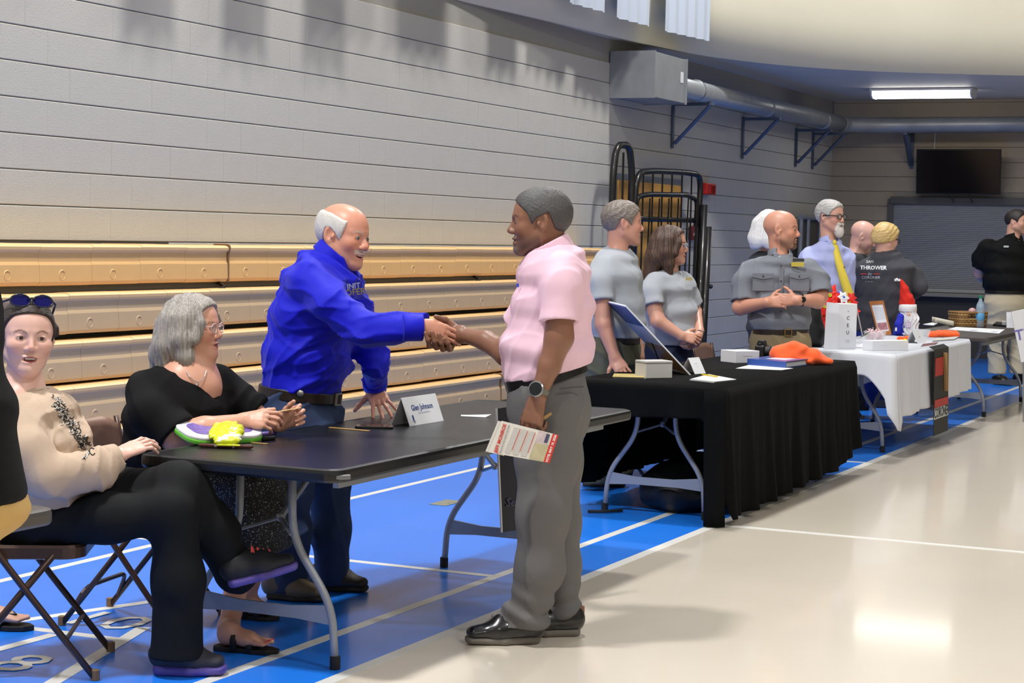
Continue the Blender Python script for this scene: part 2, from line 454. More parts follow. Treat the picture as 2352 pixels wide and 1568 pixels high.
for d, a, b, z in cells[300:]:
    c, g, gv = .004, .0028, .0007; prof = [(g, .016), (g, c), (g+c, 0), (BH-g-c, 0), (BH-g, c), (BH-g, .016)]
    V = [(s_, YW+y, z+zz) for s_ in (a+gv, b-gv) for zz, y in prof]; n = 6
    q.add(V, [(i, i+n, i+n+1, i+1) for i in range(n-1)]+[tuple(range(n)), tuple(range(2*n-1, n-1, -1))])
q.build('block_field', M_BLOCK, WL, kind='stuff')
for j in range(-1, 18):
    z = Z0+j*BH
    if z > 3.5: continue
    y = YW-(j % 2)*BL/2
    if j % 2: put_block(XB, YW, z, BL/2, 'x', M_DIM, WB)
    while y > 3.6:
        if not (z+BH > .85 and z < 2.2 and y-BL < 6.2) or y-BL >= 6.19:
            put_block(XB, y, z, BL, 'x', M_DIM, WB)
        elif z+BH > .85 and z < 2.16 and y > 6.19 > y-BL:
            put_block(XB, y, z, y-6.19, 'x', M_DIM, WB)
        y -= BL
# ---- balcony: soffit and curved fascia
FC = [(12.0, 7.10), (14.0, 7.085), (15.5, 6.96), (16.9, 6.872), (17.9, 6.786), (19.05, 6.60), (20.15, 6.14), (21.0, 5.42), (21.55, 4.5), (21.9, 3.75), (22.1, 2.9), (22.2, 1.8), (22.25, 0), (22.25, -14)]
def smooth_curve(P, n=6):
    P = [np.array(p, float) for p in P]; out = []
    for i in range(len(P)-1):
        p0, p1, p2, p3 = P[max(i-1, 0)], P[i], P[i+1], P[min(i+2, len(P)-1)]
        for k in range(n):
            t = k/n; out.append(.5*((2*p1)+(-p0+p2)*t+(2*p0-5*p1+4*p2-p3)*t*t+(-p0+3*p1-3*p2+p3)*t**3))
    out.append(P[-1]); return out
fc = smooth_curve(FC)
ZS = 3.5
q = MB(); P = np.array([[(x, y, z) for z in (ZS-.03, 4.0, 5.2)] for x, y in fc]); q.grid(P)
S('wall_balcony', q, M_CREAM, solid=.06, smooth=True, label='smooth cream curved balcony front overhead')
q = MB(); V = [(x, y, ZS) for x, y in fc]+[(x, y, ZS+.2) for x, y in fc]; n = len(fc)
V += [(26, -14, ZS), (26, 7.1, ZS)]; q.add(V, [tuple(range(n))+(2*n, 2*n+1)])
V2 = [(x, y, ZS+.25) for x, y in fc]+[(26, -14, ZS+.25), (26, 7.1, ZS+.25)]; q.add(V2, [tuple(range(n+2))[::-1]])
S('ceiling_balcony', q, M_SOFFIT, label='grey underside of the curved balcony')
# ---- corrugated metal panels hung along the balcony front and the upper wall
M_CORR = mat('corrugated_white', (196, 206, 222), rough=.38, metal=.15)
def corr_panel(c0, c1, z0, z1, lab):
    c0 = np.array(c0, float); c1 = np.array(c1, float); d = c1-c0; L = np.linalg.norm(d); d /= L; n = np.array((-d[1], d[0]))
    N = max(6, int(L/.035)); prof = []
    for i in range(N+1):
        a = (i % 6)/6; amp = [-1, -1, 0, 1, 1, 0][i % 6]*.018; pt = c0+d*L*i/N+n*amp; prof.append(pt)
    q = MB(); q.grid(np.array([[(p_[0], p_[1], z) for z in (z0, z1)] for p_ in prof]))
    o = empty('hanging_metal_panel', (c0[0], c0[1], z0), lab, 'metal panel', 'corrugated metal panels hung along the balcony')
    q.build('corrugated_sheet', M_CORR, o, solid=.004)
    mid = (c0+c1)/2
    for zz in (z0+.35, z1-.2): q = MB(); q.box((mid[0]+n[0]*.05, mid[1]+n[1]*.05, zz), (L*.9, .03, .05), R=frame((d[0], d[1], 0))); q.build('mounting_rail', mat('dark_steel', (58, 60, 66), rough=.5, metal=.5), o)
pan = [((1305, 1392), -2, 'leftmost corrugated white metal panel hung above the balcony edge'), ((1413, 1494), 50, 'middle corrugated white metal panel hung above the balcony edge'), ((1524, 1629), 79, 'widest corrugated white metal panel, nearest the ceiling light')]
for (u0, u1), v, lab in pan:
    pts = []
    for u, vv in ((u0, {1305: -2, 1413: 38, 1524: 71}[u0]), (u1, {1392: 29, 1494: 61, 1629: 88}[u1])):
        r = ray(u, vv)
        # on the balcony front, moved 0.22 m into the gym
        best = None
        for i in range(len(fc)-1):
            a, b = fc[i], fc[i+1]; t_ = (b-a)/np.linalg.norm(b-a); nn = np.array((t_[1], -t_[0])); a2 = a+nn*.2; b2 = b+nn*.2
            M2 = np.array([[r[0], -(b2-a2)[0]], [r[1], -(b2-a2)[1]]])
            if abs(np.linalg.det(M2)) < 1e-9: continue
            s_, w_ = np.linalg.solve(M2, a2)
            if 0 <= w_ <= 1 and s_ > 0: best = CAM_C+r*s_
        pts.append(best)
    corr_panel(pts[0][:2], pts[1][:2], min(pts[0][2], pts[1][2]), 5.0, lab)
for k, (x, w) in enumerate(((9.6, .45), (10.5, .45), (11.35, .5), (12.5, .8), (13.45, .9), (15.0, .5))):
    corr_panel((x, 6.62), (x+w, 6.62), 3.62 if k < 3 else 3.78, 5.0, ['first','second','third','fourth','fifth','sixth'][k]+' corrugated metal panel from the left, high above the bleachers')
# ---- ceiling light under the balcony
LX, LY0, LY1 = 23.85, 6.02, 4.76
E_ = empty('ceiling_light', (LX, 5.4, 3.4), 'lit fluorescent ceiling light under the balcony', 'light')
q = MB(); q.box((LX, (LY0+LY1)/2, ZS-.02), (.34, LY0-LY1+.04, .03)); q.build('housing', mat('light_housing', (215, 215, 215), rough=.5), E_, bevel=.004)
q = MB(); V = []
prof = [(-.15, 0), (-.15, -.05), (-.09, -.085), (.09, -.085), (.15, -.05), (.15, 0)]
for y in (LY0, LY1):
    for x, z in prof: V.append((LX+x, y, ZS-.034+z))
q.add(V, [(i, i+1, i+7, i+6) for i in range(5)]+[(5, 4, 3, 2, 1, 0), (6, 7, 8, 9, 10, 11)])
q.build('diffuser', mat('lit_diffuser', (255, 255, 255), rough=.4, emit=(255, 250, 240), estr=9.0), E_)
for y in (LY0, LY1):
    q = MB(); q.prism([(-.16, .0), (-.16, -.055), (-.095, -.093), (.095, -.093), (.16, -.055), (.16, 0)], -.012, .012, (LX, y, ZS-.034), np.array([[1, 0, 0], [0, 0, 1], [0, 1, 0]]).T); q.build('end_cap', mat('light_housing', (215, 215, 215)), E_)
# ---- air duct box and round duct with wall brackets
M_GALV = mat('galvanised', (146, 150, 154), rough=.42, metal=.35, var=.12, vscale=5)
E_ = empty('duct_box', (17.9, 6.83, 2.92), 'square galvanised duct box high on the block wall', 'duct')
q = MB(); q.box((17.9, 6.835, 3.145), (.94, .465, .45)); q.build('casing', M_GALV, E_, bevel=.006)
q = MB()
for x in (17.434, 18.366): q = MB(); q.box((x, 6.828, 3.145), (.02, .478, .465)); q.build('flange', M_GALV, E_)
q = MB(); p = ony(1567, 178, 6.598); q.box((p[0], 6.5995, p[2]), (.08, .004, .11)); q.build('label_sticker', mat('sticker_white', (225, 225, 228), rough=.5), E_)
E_ = empty('round_duct', (21.5, 6.7, 3.0), 'round galvanised duct on brackets along the block wall', 'duct')
RD = .105
q = MB(); q.tube([(18.385, 6.70, 3.10), (24.75, 6.70, 3.12)], RD, 18); q.build('pipe', M_GALV, E_, smooth=True)
E2_ = empty('round_duct', (25.4, 5, 3.0), 'round galvanised duct along the far wall above the television', 'duct')
q = MB(); q.tube(rounded([(24.76, 6.70, 3.12), (24.95, 6.70, 3.12), (25.38, 6.2, 3.13), (25.40, 3.0, 3.15), (25.4, -6, 3.15)], .5, 6), RD, 18); q.build('pipe', M_GALV, E2_, smooth=True)
for x in (18.95, 21.45, 23.9):
    q = MB(); q.lathe([(RD+.006, -.03), (RD+.012, -.02), (RD+.012, .02), (RD+.006, .03)], (x, 6.70, 3.105), 18, R=frame((0, 0, 1), None, (1, 0, 0))); q.build('pipe_collar', M_GALV, E_, smooth=True)
M_BRK = mat('bracket_steel', (92, 104, 122), rough=.5, metal=.5)
def strut(a, b, w):
    a = np.array(a, float); b = np.array(b, float); return a, b
for x in (19.25, 21.7, 23.95, 24.75):
    q = MB(); q.box((x, 6.82, 2.985), (.05, .44, .035)); q.tube([(x, 6.63, 2.975), (x, 7.03, 2.56)], .026, 4, flat=(1.4, .8)); q.box((x, 7.055, 2.76), (.05, .02, .5)); q.build('wall_bracket', M_BRK, E_)
for y in (5.95, 2.5):
    q = MB(); q.box((25.55, y, 3.02), (.42, .05, .035)); q.tube([(25.36, y, 3.0), (25.735, y, 2.62)], .026, 4, flat=(1.4, .8)); q.box((25.765, y, 2.82), (.02, .05, .5)); q.build('wall_bracket', M_BRK, E2_)
# ---- wood doors in the block wall
M_WOOD = mat('door_wood', (216, 160, 82), rough=.45, var=.10, vscale=3, stretch=(6, 6, .8))
q = MB(); q.box((18.6, YW+.004, 1.08), (1.95, .03, 2.2)); D_ = S('door_1', q, mat('door_frame_grey', (120, 128, 140), rough=.5), label='wooden double door behind the black rail')
for x in (18.13, 19.06):
    q = MB(); q.box((x, YW-.018, 1.06), (.90, .03, 2.1)); d_ = q.build('door_leaf', M_WOOD, D_, bevel=.003)
    q = MB(); q.box((x+(.36 if x < 18.5 else -.36), YW-.05, 1.02), (.05, .04, .22)); q.build('push_plate', M_GALV, d_)
# ---- folded black tubular end rails beside the bleachers
M_BLK = mat('black_tube', (14, 14, 15), rough=.35, coat=.3)
E_ = empty('bleacher_end_rail', (18.2, 6.75, 0), 'folded black tubular guard rails leaning beside the wooden door', 'guard rail')
YR = 6.86
def pr(u, v): return ony(u, v, YR)
def railpath(pts, r): return rounded([pr(*p_) for p_ in pts], r, 6)
q = MB(); q.tube(railpath([(1398, 1000), (1400, 700), (1408, 400), (1416, 333), (1446, 333), (1452, 400), (1440, 700), (1436, 1000)], .12), .036, 10); q.build('narrow_frame', M_BLK, E_, smooth=True)
q = MB(); q.tube(railpath([(1437, 1000), (1445, 650), (1462, 396), (1500, 392), (1575, 396), (1611, 402), (1600, 560), (1585, 1000)], .2), .034, 10); f_ = q.build('wide_frame', M_BLK, E_, smooth=True)
for a, b in (((1432, 350), (1418, 900)), ):
    q = MB(); q.tube([pr(*a), pr(*b)], .012, 6); q.build('rail_bar', M_BLK, E_)
q = MB(); q.tube(railpath([(1452, 700), (1462, 452), (1490, 446), (1578, 448), (1602, 460), (1598, 520)], .1), .028, 8); q.build('inner_rail', M_BLK, E_, smooth=True)
q = MB(); q.tube([pr(1462, 502), pr(1598, 506)], .028, 8); q.build('inner_rail', M_BLK, E_, smooth=True)
for k, u in enumerate((1478, 1500, 1522, 1544, 1567, 1589)):
    q = MB(); q.tube([pr(u, 398), pr(u-14, 900)], .010, 6); q.build('rail_bar', M_BLK, E_)
    q = MB(); a, b = pr(u-4, 455), pr(u-26, 900); q.tube([a+np.array((0, -.09, 0)), b+np.array((0, -.09, 0))], .009, 6); q.build('rail_bar', M_BLK, E_)
for off, top in ((0.07, 470), (0.12, 520)):
    q = MB(); q.tube([pr(1603, top)+np.array((0, -off, 0)), pr(1580, 1000)+np.array((0, -off, 0))], .045, 8); q.build('rail_post', M_BLK, E_, smooth=True)
# ---- small things on the walls
p = ony(1626, 434, YW-.05); E_ = empty('fire_alarm', (p[0], YW, p[2]), 'red fire alarm box on the wall beside the black rail', 'alarm')
q = MB(); q.box((p[0], YW-.05, p[2]), (.32, .09, .13)); q.build('alarm_body', mat('alarm_red', (168, 22, 16), rough=.4), E_, bevel=.012)
q = MB(); q.box((p[0]+.05, YW-.098, p[2]), (.1, .01, .08)); q.build('strobe_lens', mat('alarm_red_dark', (120, 14, 12), rough=.2), E_, bevel=.004)
p = ony(1590, 535, YW-.02); E_ = empty('pull_station', (p[0], YW, p[2]), 'small maroon pull station box behind the rail posts', 'alarm')
q = MB(); q.box((p[0], YW-.03, p[2]), (.16, .05, .16)); q.build('alarm_body', mat('maroon', (110, 36, 40), rough=.5), E_, bevel=.006)
q = MB(); q.box((p[0], YW-.06, p[2]-.015), (.1, .012, .03)); q.build('pull_bar', mat('sticker_white', (225, 225, 228)), E_)
p = ony(1613, 657, YW); E_ = empty('wall_hook', (p[0], YW, p[2]), 'small dark door stop knob on the grey wall', 'hook')
q = MB(); q.tube([(p[0], YW, p[2]), (p[0], YW-.09, p[2])], .016, 8); q.ball((p[0], YW-.1, p[2]), .028, 10); q.build('knob', mat('dark_steel', (58, 60, 66)), E_, smooth=True)
# ---- television on the back wall
a, b = onx(2107, 342, XB-.25), onx(2297, 447, XB-.25)
yc, zc, w_, h_ = (a[1]+b[1])/2, (a[2]+b[2])/2, abs(a[1]-b[1]), abs(a[2]-b[2])
E_ = empty('television', (XB, yc, zc), 'black flat television mounted above the roller shutter', 'television')
TR = frame((-1, 0, -.10), None, (-.10, 0, 1))
q = MB(); q.box((XB-.25, yc, zc), (.05, w_, h_), R=TR); q.build('casing', mat('tv_casing', (12, 12, 14), rough=.4), E_, bevel=.006)
q = MB(); q.box(np.array((XB-.25, yc, zc))+TR @ np.array((.027, 0, 0)), (.004, w_-.03, h_-.03), R=TR); q.build('screen', mat('tv_screen', (5, 6, 14), rough=.12), E_)
q = MB(); q.box((XB-.12, yc, zc), (.22, .3, .3)); q.build('wall_mount', mat('dark_steel', (58, 60, 66)), E_)
for s_ in (.1, -.15): q = MB(); q.tube([(XB-.2, yc+s_, zc-h_/2-.01), (XB-.15, yc+s_-.03, zc-h_/2-.10)], .012, 6); q.build('cable', mat('black_tube', (14, 14, 15)), E_)
q = MB(); q.tube([(XB-.03, yc+.38, 3.22), (XB-.03, yc+.38, zc+.2)], .008, 6); q.ball((XB-.03, yc+.38, 3.23), .03, 8); tag(q.build('power_cord', mat('cord_white', (215, 215, 210), rough=.5)), 'white power cord dropping behind the television', 'cord')
# ---- roller shutter and counter
YS = 6.18
q = MB(); n = 46; zz = np.linspace(.93, 2.10, n*2+1); P = []
for i, z in enumerate(zz): P.append([(XB-.02-(.016 if i % 2 else 0), YS, z), (XB-.02-(.016 if i % 2 else 0), .5, z)])
E_ = empty('roller_shutter', (XB, 3.4, .9), 'closed grey steel roller shutter over the concession counter', 'shutter')
q.grid(np.array(P)); q.build('slat_curtain', mat('shutter_steel', (168, 170, 174), rough=.45, metal=.2), E_)
q = MB(); q.box((XB, 3.34, 2.13), (.14, 5.75, .10)); q.build('hood', mat('shutter_frame', (88, 88, 86), rough=.5), E_, bevel=.01)
q = MB(); q.box((XB, YS+.03, 1.5), (.10, .08, 1.3)); q.build('guide_rail', mat('shutter_frame', (88, 88, 86)), E_)
q = MB(); q.box((XB, 3.3, .905), (.06, 5.7, .05)); q.build('bottom_bar', mat('shutter_steel', (150, 156, 166)), E_, bevel=.006)
q = MB(); q.box((XB-.04, 4.85, .99), (.03, .14, .03)); q.build('lift_handle', mat('dark_steel', (58, 60, 66)), E_)
q = MB(); q.box((XB-.1, 3.3, .85), (.34, 5.9, .05)); q.build('sill', mat('counter_grey', (140, 136, 128), rough=.4), E_, bevel=.008)
q = MB(); q.box((XB-.012, 1.6, .42), (.03, 9.2, .84)); q.build('dark_wainscot', mat('wainscot_dark', (66, 66, 66), rough=.6), WB)
E_ = empty('stacked_panel', (24.6, 6.9, 0), 'grey framed folded partition standing at the far wall corner', 'partition')
a = ony(1838, 498, 6.9); b = ony(1882, 498, 6.9)
for u in (1840, 1856, 1884): p = ony(u, 500, 6.9); q = MB(); q.tube([(p[0], 6.9, .0), (p[0], 6.9, p[2])], .03, 8); q.build('partition_post', M_GALV, E_)
q = MB(); q.tube([(a[0], 6.9, a[2]), (b[0]+.1, 6.9, a[2])], .035, 8); q.build('partition_rail', M_GALV, E_)
q = MB(); q.box(((a[0]+b[0])/2+.05, 6.93, a[2]/2), (b[0]-a[0], .02, a[2]-.05)); q.build('partition_sheet', mat('partition_dark', (84, 78, 70), rough=.6), E_)

# ================================================================ BLEACHERS
BLE = empty('bleachers', (12.5, 6.7, 0), 'folded tan plastic bleachers along the block wall', 'bleachers')
M_TAN1 = mat('bleacher_orange_tan', (228, 180, 116), rough=.42, bump=.08, bscale=160, var=.03, vscale=5)
M_TAN2 = mat('bleacher_grey_tan', (196, 168, 130), rough=.45, bump=.08, bscale=160, var=.03, vscale=5)
M_LIP = mat('bleacher_lip', (238, 196, 136), rough=.4, bump=.06, bscale=160)
def seat_mesh(w, face, h, depth):
    """seat module: rounded nose, recessed face, lower bevel; origin at top front corner; length along +X, face towards -Y"""
    g = .0012
    prof = [(depth, 0), (.03, 0), (.012, -.004), (0, -.016), (.002, -.032), (.016, -.045), (.018, -.052), (.018, -h*.42), (.010, -h*.50), (.006, -h+.024), (.020, -h+.004), (.05, -h)]
    q = MB(); V = []
    for x in (g, w-g):
        for y, z in prof: V.append((x, y, z))
    n = len(prof)
    for i in range(n-1):
        q.cur = 0 if i < 5 else 1; q.add([V[i], V[i+n], V[i+n+1], V[i+1]], [(0, 1, 2, 3)])
    q.cur = 1; q.add(V[:n], [tuple(range(n))]); q.add(V[n:], [tuple(range(n))[::-1]])
    # round dimple ring low on the face
    cz, cx = -h*.74, w*.42
    yy = .010+(.006-.010)*((-cz-h*.5)/(h*.5-.024))
    ring = []
    for r, y in ((.031, yy+.001), (.027, yy-.003), (.023, yy+.004), (.0, yy+.004)):
        for k in range(14): a = 2*math.pi*k/14; ring.append((cx+r*math.cos(a), y, cz+r*math.sin(a)))
    q.add(ring, [(i*14+k, i*14+(k+1) % 14, (i+1)*14+(k+1) % 14, (i+1)*14+k) for i in range(3) for k in range(14)])
    me = q.mesh('seat_module', [M_LIP, face])
    return me
MW = .4665
SM1, SM2 = seat_mesh(MW, M_TAN1, .235, .30), seat_mesh(MW, M_TAN2, .235, .22)
rows = [(6.74, 1.425, 10.190), (6.68, 1.152, 9.9), (6.62, .888, 9.95), (6.56, .642, 9.8), (6.50, .392, 13.85)]
for i, (y, z, xg) in enumerate(rows):
    sec = empty('seat_row', (xg, y, z)); sec.parent = BLE; sec.location = (xg-12.5, y-6.7, z)
    for k in range(-16, 18):
        x = xg+k*MW
        if x < 6.6 or x+MW > 16.75: continue
        # sections end every seven modules with a small gap
        o = bpy.data.objects.new('seat_module', SM1 if i == 0 else SM2); COL.objects.link(o); o.parent = sec
        o.location = (k*MW+(.012 if k >= 0 and i in (0, 4) else 0), 0, random.uniform(-.0015, .0015)); o.rotation_euler = (0, random.uniform(-.002, .002), 0)
    if i not in (0, 4): continue
    q = MB(); q.tube(rounded([(xg+.004, y+.12, z+.004), (xg+.004, y-.008, z+.004), (xg+.006, y+.012, z-.06), (xg+.006, y+.008, z-.235)], .03, 4), .007, 6); q.build('joint_strap', mat('strap_brown', (120, 84, 50), rough=.6), BLE)
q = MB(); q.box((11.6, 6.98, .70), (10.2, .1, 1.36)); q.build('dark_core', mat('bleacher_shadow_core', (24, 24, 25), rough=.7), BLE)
q = MB(); q.box((11.6, 6.83, 1.172), (10.2, .08, .05)); q.build('steel_channel', mat('bleacher_steel', (88, 90, 84), rough=.5, metal=.4), BLE)
for i, (y, z, xg) in enumerate(rows[1:]): q = MB(); q.box((11.6, 6.88, z-.258), (10.2, .1, .02)); q.build('deck_edge', mat('bleacher_steel', (88, 90, 84)), BLE)
for x in (10.16, 13.9):
    q = MB(); q.tube([(x, 6.83, 1.20), (x-.05, 6.72, 1.16), (x-.10, 6.75, 1.13)], .012, 6); q.build('hinge_link', mat('black_tube', (14, 14, 15)), BLE)
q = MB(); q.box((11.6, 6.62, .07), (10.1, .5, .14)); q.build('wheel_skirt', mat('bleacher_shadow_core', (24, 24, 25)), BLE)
# ================================================================ FURNITURE
M_TOPB = mat('table_black', (15, 15, 19), rough=.32, bump=.10, bscale=260, spec=.5)
M_TOPG = mat('table_grey_brown', (74, 70, 68), rough=.4, bump=.10, bscale=260)
M_LEG = mat('leg_grey', (146, 150, 158), rough=.4, metal=.25)
M_RUB = mat('rubber_black', (16, 16, 17), rough=.7)
def folding_table(X0, X1, Y0, Y1, legs, label, top, H=.74, badge=False, parts=True, lc=0.0):
    E_ = empty('folding_table', ((X0+X1)/2, (Y0+Y1)/2, 0), label, 'table', 'long folding tables in a row')
    cx, cy = (X0+X1)/2, (Y0+Y1)/2; w, d = X1-X0, Y1-Y0
    q = MB(); T = .05
    rings = [(w-.05, d-.05, H-T, .05), (w-.012, d-.012, H-T+.003, .06), (w, d, H-T+.012, .065), (w, d, H-.016, .065), (w-.006, d-.006, H-.005, .062), (w-.03, d-.03, H-.0005, .055), (w-.045, d-.045, H-.003, .05), (w-.06, d-.06, H-.003, .045)]
    V = []; n = 0
    for a, b, z, r in rings:
        P = rrect(a, b, r, 6); n = len(P); V += [(cx+x, cy+y, z) for x, y in P]
    F = [(i*n+k, i*n+(k+1) % n, (i+1)*n+(k+1) % n, (i+1)*n+k) for i in range(len(rings)-1) for k in range(n)]
    F += [tuple(range(n))[::-1], tuple((len(rings)-1)*n+k for k in range(n))]
    q.add(V, F); tp = q.build('tabletop', top, E_, smooth=False)
    if badge:
        p = onp(762, 1059, (5.42, 3.13)); R_ = frame((.8, -.6, 0))
        b_ = MB(); b_.box((5.44, Y0+.004, H-.028), (.055, .014, .016), R=frame((.80, -.6, 0))); b_.build('rim_badge', mat('badge_silver', (120, 122, 126), rough=.35, metal=.6), tp, bevel=.003)
    for y in (Y0+.10, Y1-.10):
        q = MB(); q.box((cx, y, H-T-.018), (w-.34, .022, .036)); q.build('side_rail', M_LEG, E_)
    for i, x in enumerate(legs):
        s_ = 1 if i == 0 else -1
        for sy in (-1, 1):
            P = rounded([(x, cy+lc+sy*.108, H-T), (x, cy+lc+sy*.112, .45), (x, cy+lc+sy*(d/2-.13), .22), (x, cy+lc+sy*(d/2-.115), .0)], .09, 6)
            q = MB(); q.tube(P, .0145, 10); l = q.build('leg', M_LEG, E_, smooth=True)
            q = MB(); q.lathe([(.016, 0), (.019, .002), (.019, .045), (.015, .048)], (x, cy+lc+sy*(d/2-.115), 0), 10); q.build('foot_cap', M_RUB, l)
        hw = d/2-.14
        q = MB(); P = [(-hw, .225), (-hw*.4, .208), (hw*.4, .208), (hw, .225), (hw+.01, .155), (hw*.5, .165), (-hw*.5, .165), (-hw-.01, .155)]
        q.prism(P, -.006, .006, (x, cy+lc, 0), np.array([[0, 1, 0], [0, 0, 1], [1, 0, 0]]).T); q.build('crossbar', M_LEG, E_)
        hub = (x+s_*.10, cy+lc, .50)
        for sy in (-1, 1): q = MB(); q.tube([(x, cy+lc+sy*.11, .46), hub], .009, 6, flat=(1.3, .7)); q.build('brace_arm', M_LEG, E_)
        q = MB(); q.tube([hub, (x+s_*.40, cy+lc, H-T)], .011, 8); q.ball(hub, .018, 8); q.build('brace_strut', M_LEG, E_)
        q = MB(); q.tube([(x, cy+lc-.15, H-T-.012), (x, cy+lc+.15, H-T-.012)], .016, 8); q.build('pivot_bar', M_LEG, E_)
    return E_
TA = folding_table(5.39, 8.14, 3.13, 3.95, (5.655, 7.655), 'bare black folding table under the handshake with name card on top', M_TOPB, badge=True, lc=.03)
TB = folding_table(9.56, 12.30, 3.20, 4.02, (9.72, 12.0), 'folding table under the black cloth', M_TOPB)
TCt = folding_table(13.30, 15.95, 3.17, 3.97, (13.62, 15.6), 'folding table under the white cloth', M_TOPG)
TD = folding_table(16.6, 19.35, 3.08, 3.92, (17.0, 18.9), 'bare grey folding table with basket and water bottle', M_TOPG)
TE = folding_table(1.5, 4.25, 3.36, 4.18, (1.8, 3.9), 'dark folding table whose corner shows at the lower left', M_TOPG)

def folding_chair(x, y, fwd, label, rgb=(72, 52, 44), back=(138, 104, 84)):
    E_ = empty('folding_chair', (x, y, 0), label, 'chair', 'metal folding chairs')
    a = math.atan2(fwd[1], fwd[0]); Rz = np.array([[math.cos(a), -math.sin(a), 0], [math.sin(a), math.cos(a), 0], [0, 0, 1]])
    def T(p): return Rz @ np.array(p, float)+np.array((x, y, 0))
    mc = mat('chair_metal_%d' % rgb[0], rgb, rough=.34, metal=.35); mb_ = mat('chair_back_%d' % back[0], back, rough=.4, metal=.1)
    q = MB(); P = rrect(.40, .40, .07, 5); n = len(P)
    V = [T((px*s_, py*s_, z-.02*(px < -.1)*0)) for s_, z in ((.93, .405), (1.0, .41), (1.0, .445), (.97, .455), (.85, .448), (.4, .44)) for px, py in P]
    F = [(i*n+k, i*n+(k+1) % n, (i+1)*n+(k+1) % n, (i+1)*n+k) for i in range(5) for k in range(n)]+[tuple(range(n))[::-1], tuple(5*n+k for k in range(n))]
    q.add(V, F); q.build('seat', mc, E_)
    q = MB(); G = []
    for i in range(9):
        yy = -.205+.41*i/8; cur = -.03*(1-(yy/.205)**2)
        col = []
        for j in range(7):
            z = .55+.23*j/6; edge = .03*max(0, abs(i-4)-2.6)*(1 if j > 3 else .6)*(abs(j-3)/3)
            zz = z-(edge if j > 3 else -edge); col.append(T((-.185-.13*(z-.55)+cur, yy, zz)))
        G.append(col)
    q.grid(np.array(G)); q.build('backrest', mb_, E_, smooth=True, solid=.012)
    for sy in (-1, 1):
        yy = .215*sy
        q = MB(); q.tube(rounded([T((-.225, yy*.97, .775)), T((-.18, yy, .56)), T((.03, yy, .28)), T((.25, yy, .0))], .1, 4), .0115, 8); l = q.build('front_leg', mc, E_, smooth=True)
        q = MB(); q.lathe([(.0125, 0), (.015, .001), (.015, .035), (.012, .037)], T((.245, yy, 0)), 8); q.build('foot_cap', mat('foot_cap_tan', (120, 92, 62), rough=.6), l)
        q = MB(); q.tube([T((.10, yy*.9, .425)), T((-.24, yy*.9, 0))], .0115, 8); l = q.build('rear_leg', mc, E_, smooth=True)
        q = MB(); q.lathe([(.0125, 0), (.015, .001), (.015, .035), (.012, .037)], T((-.235, yy*.9, 0)), 8); q.build('foot_cap', mat('foot_cap_tan', (120, 92, 62)), l)
        q = MB(); q.tube([T((-.13, yy*.98, .50)), T((-.17, yy*.95, .42)), T((-.05, yy*.9, .405))], .008, 6); q.build('side_link', mc, E_)
    q = MB(); q.tube(rounded([T((-.205, -.193, .04)), T((-.15, -.17, .15)), T((-.15, .17, .15)), T((-.205, .193, .04))], .05, 4), .009, 6); q.build('rear_stretcher', mc, E_)
    q = MB(); q.tube([T((.145, -.213, .135)), T((.145, .213, .135))], .009, 6); q.build('front_stretcher', mc, E_)
    return E_
CH1 = folding_chair(5.17, 4.21, (.50, -.86), 'dark brown folding chair under the woman in the beige sweatshirt')
CH2 = folding_chair(5.98, 4.34, (.16, -.99), 'brown folding chair behind the woman in black')
CH3 = folding_chair(12.95, 4.25, (.0, -1), 'folding chair showing its tan back beside the bald man')
CH4 = folding_chair(14.62, 4.34, (0, -1), 'folding chair behind the middle of the white table')
CH5 = folding_chair(15.9, 4.34, (-.2, -1), 'folding chair behind the far end of the white table')
CH6 = folding_chair(11.3, 4.42, (0, -1), 'folding chair behind the black clothed table')
CH7 = folding_chair(17.7, 4.35, (0, -1), 'folding chair behind the bare grey table', rgb=(40, 38, 38), back=(150, 112, 74))

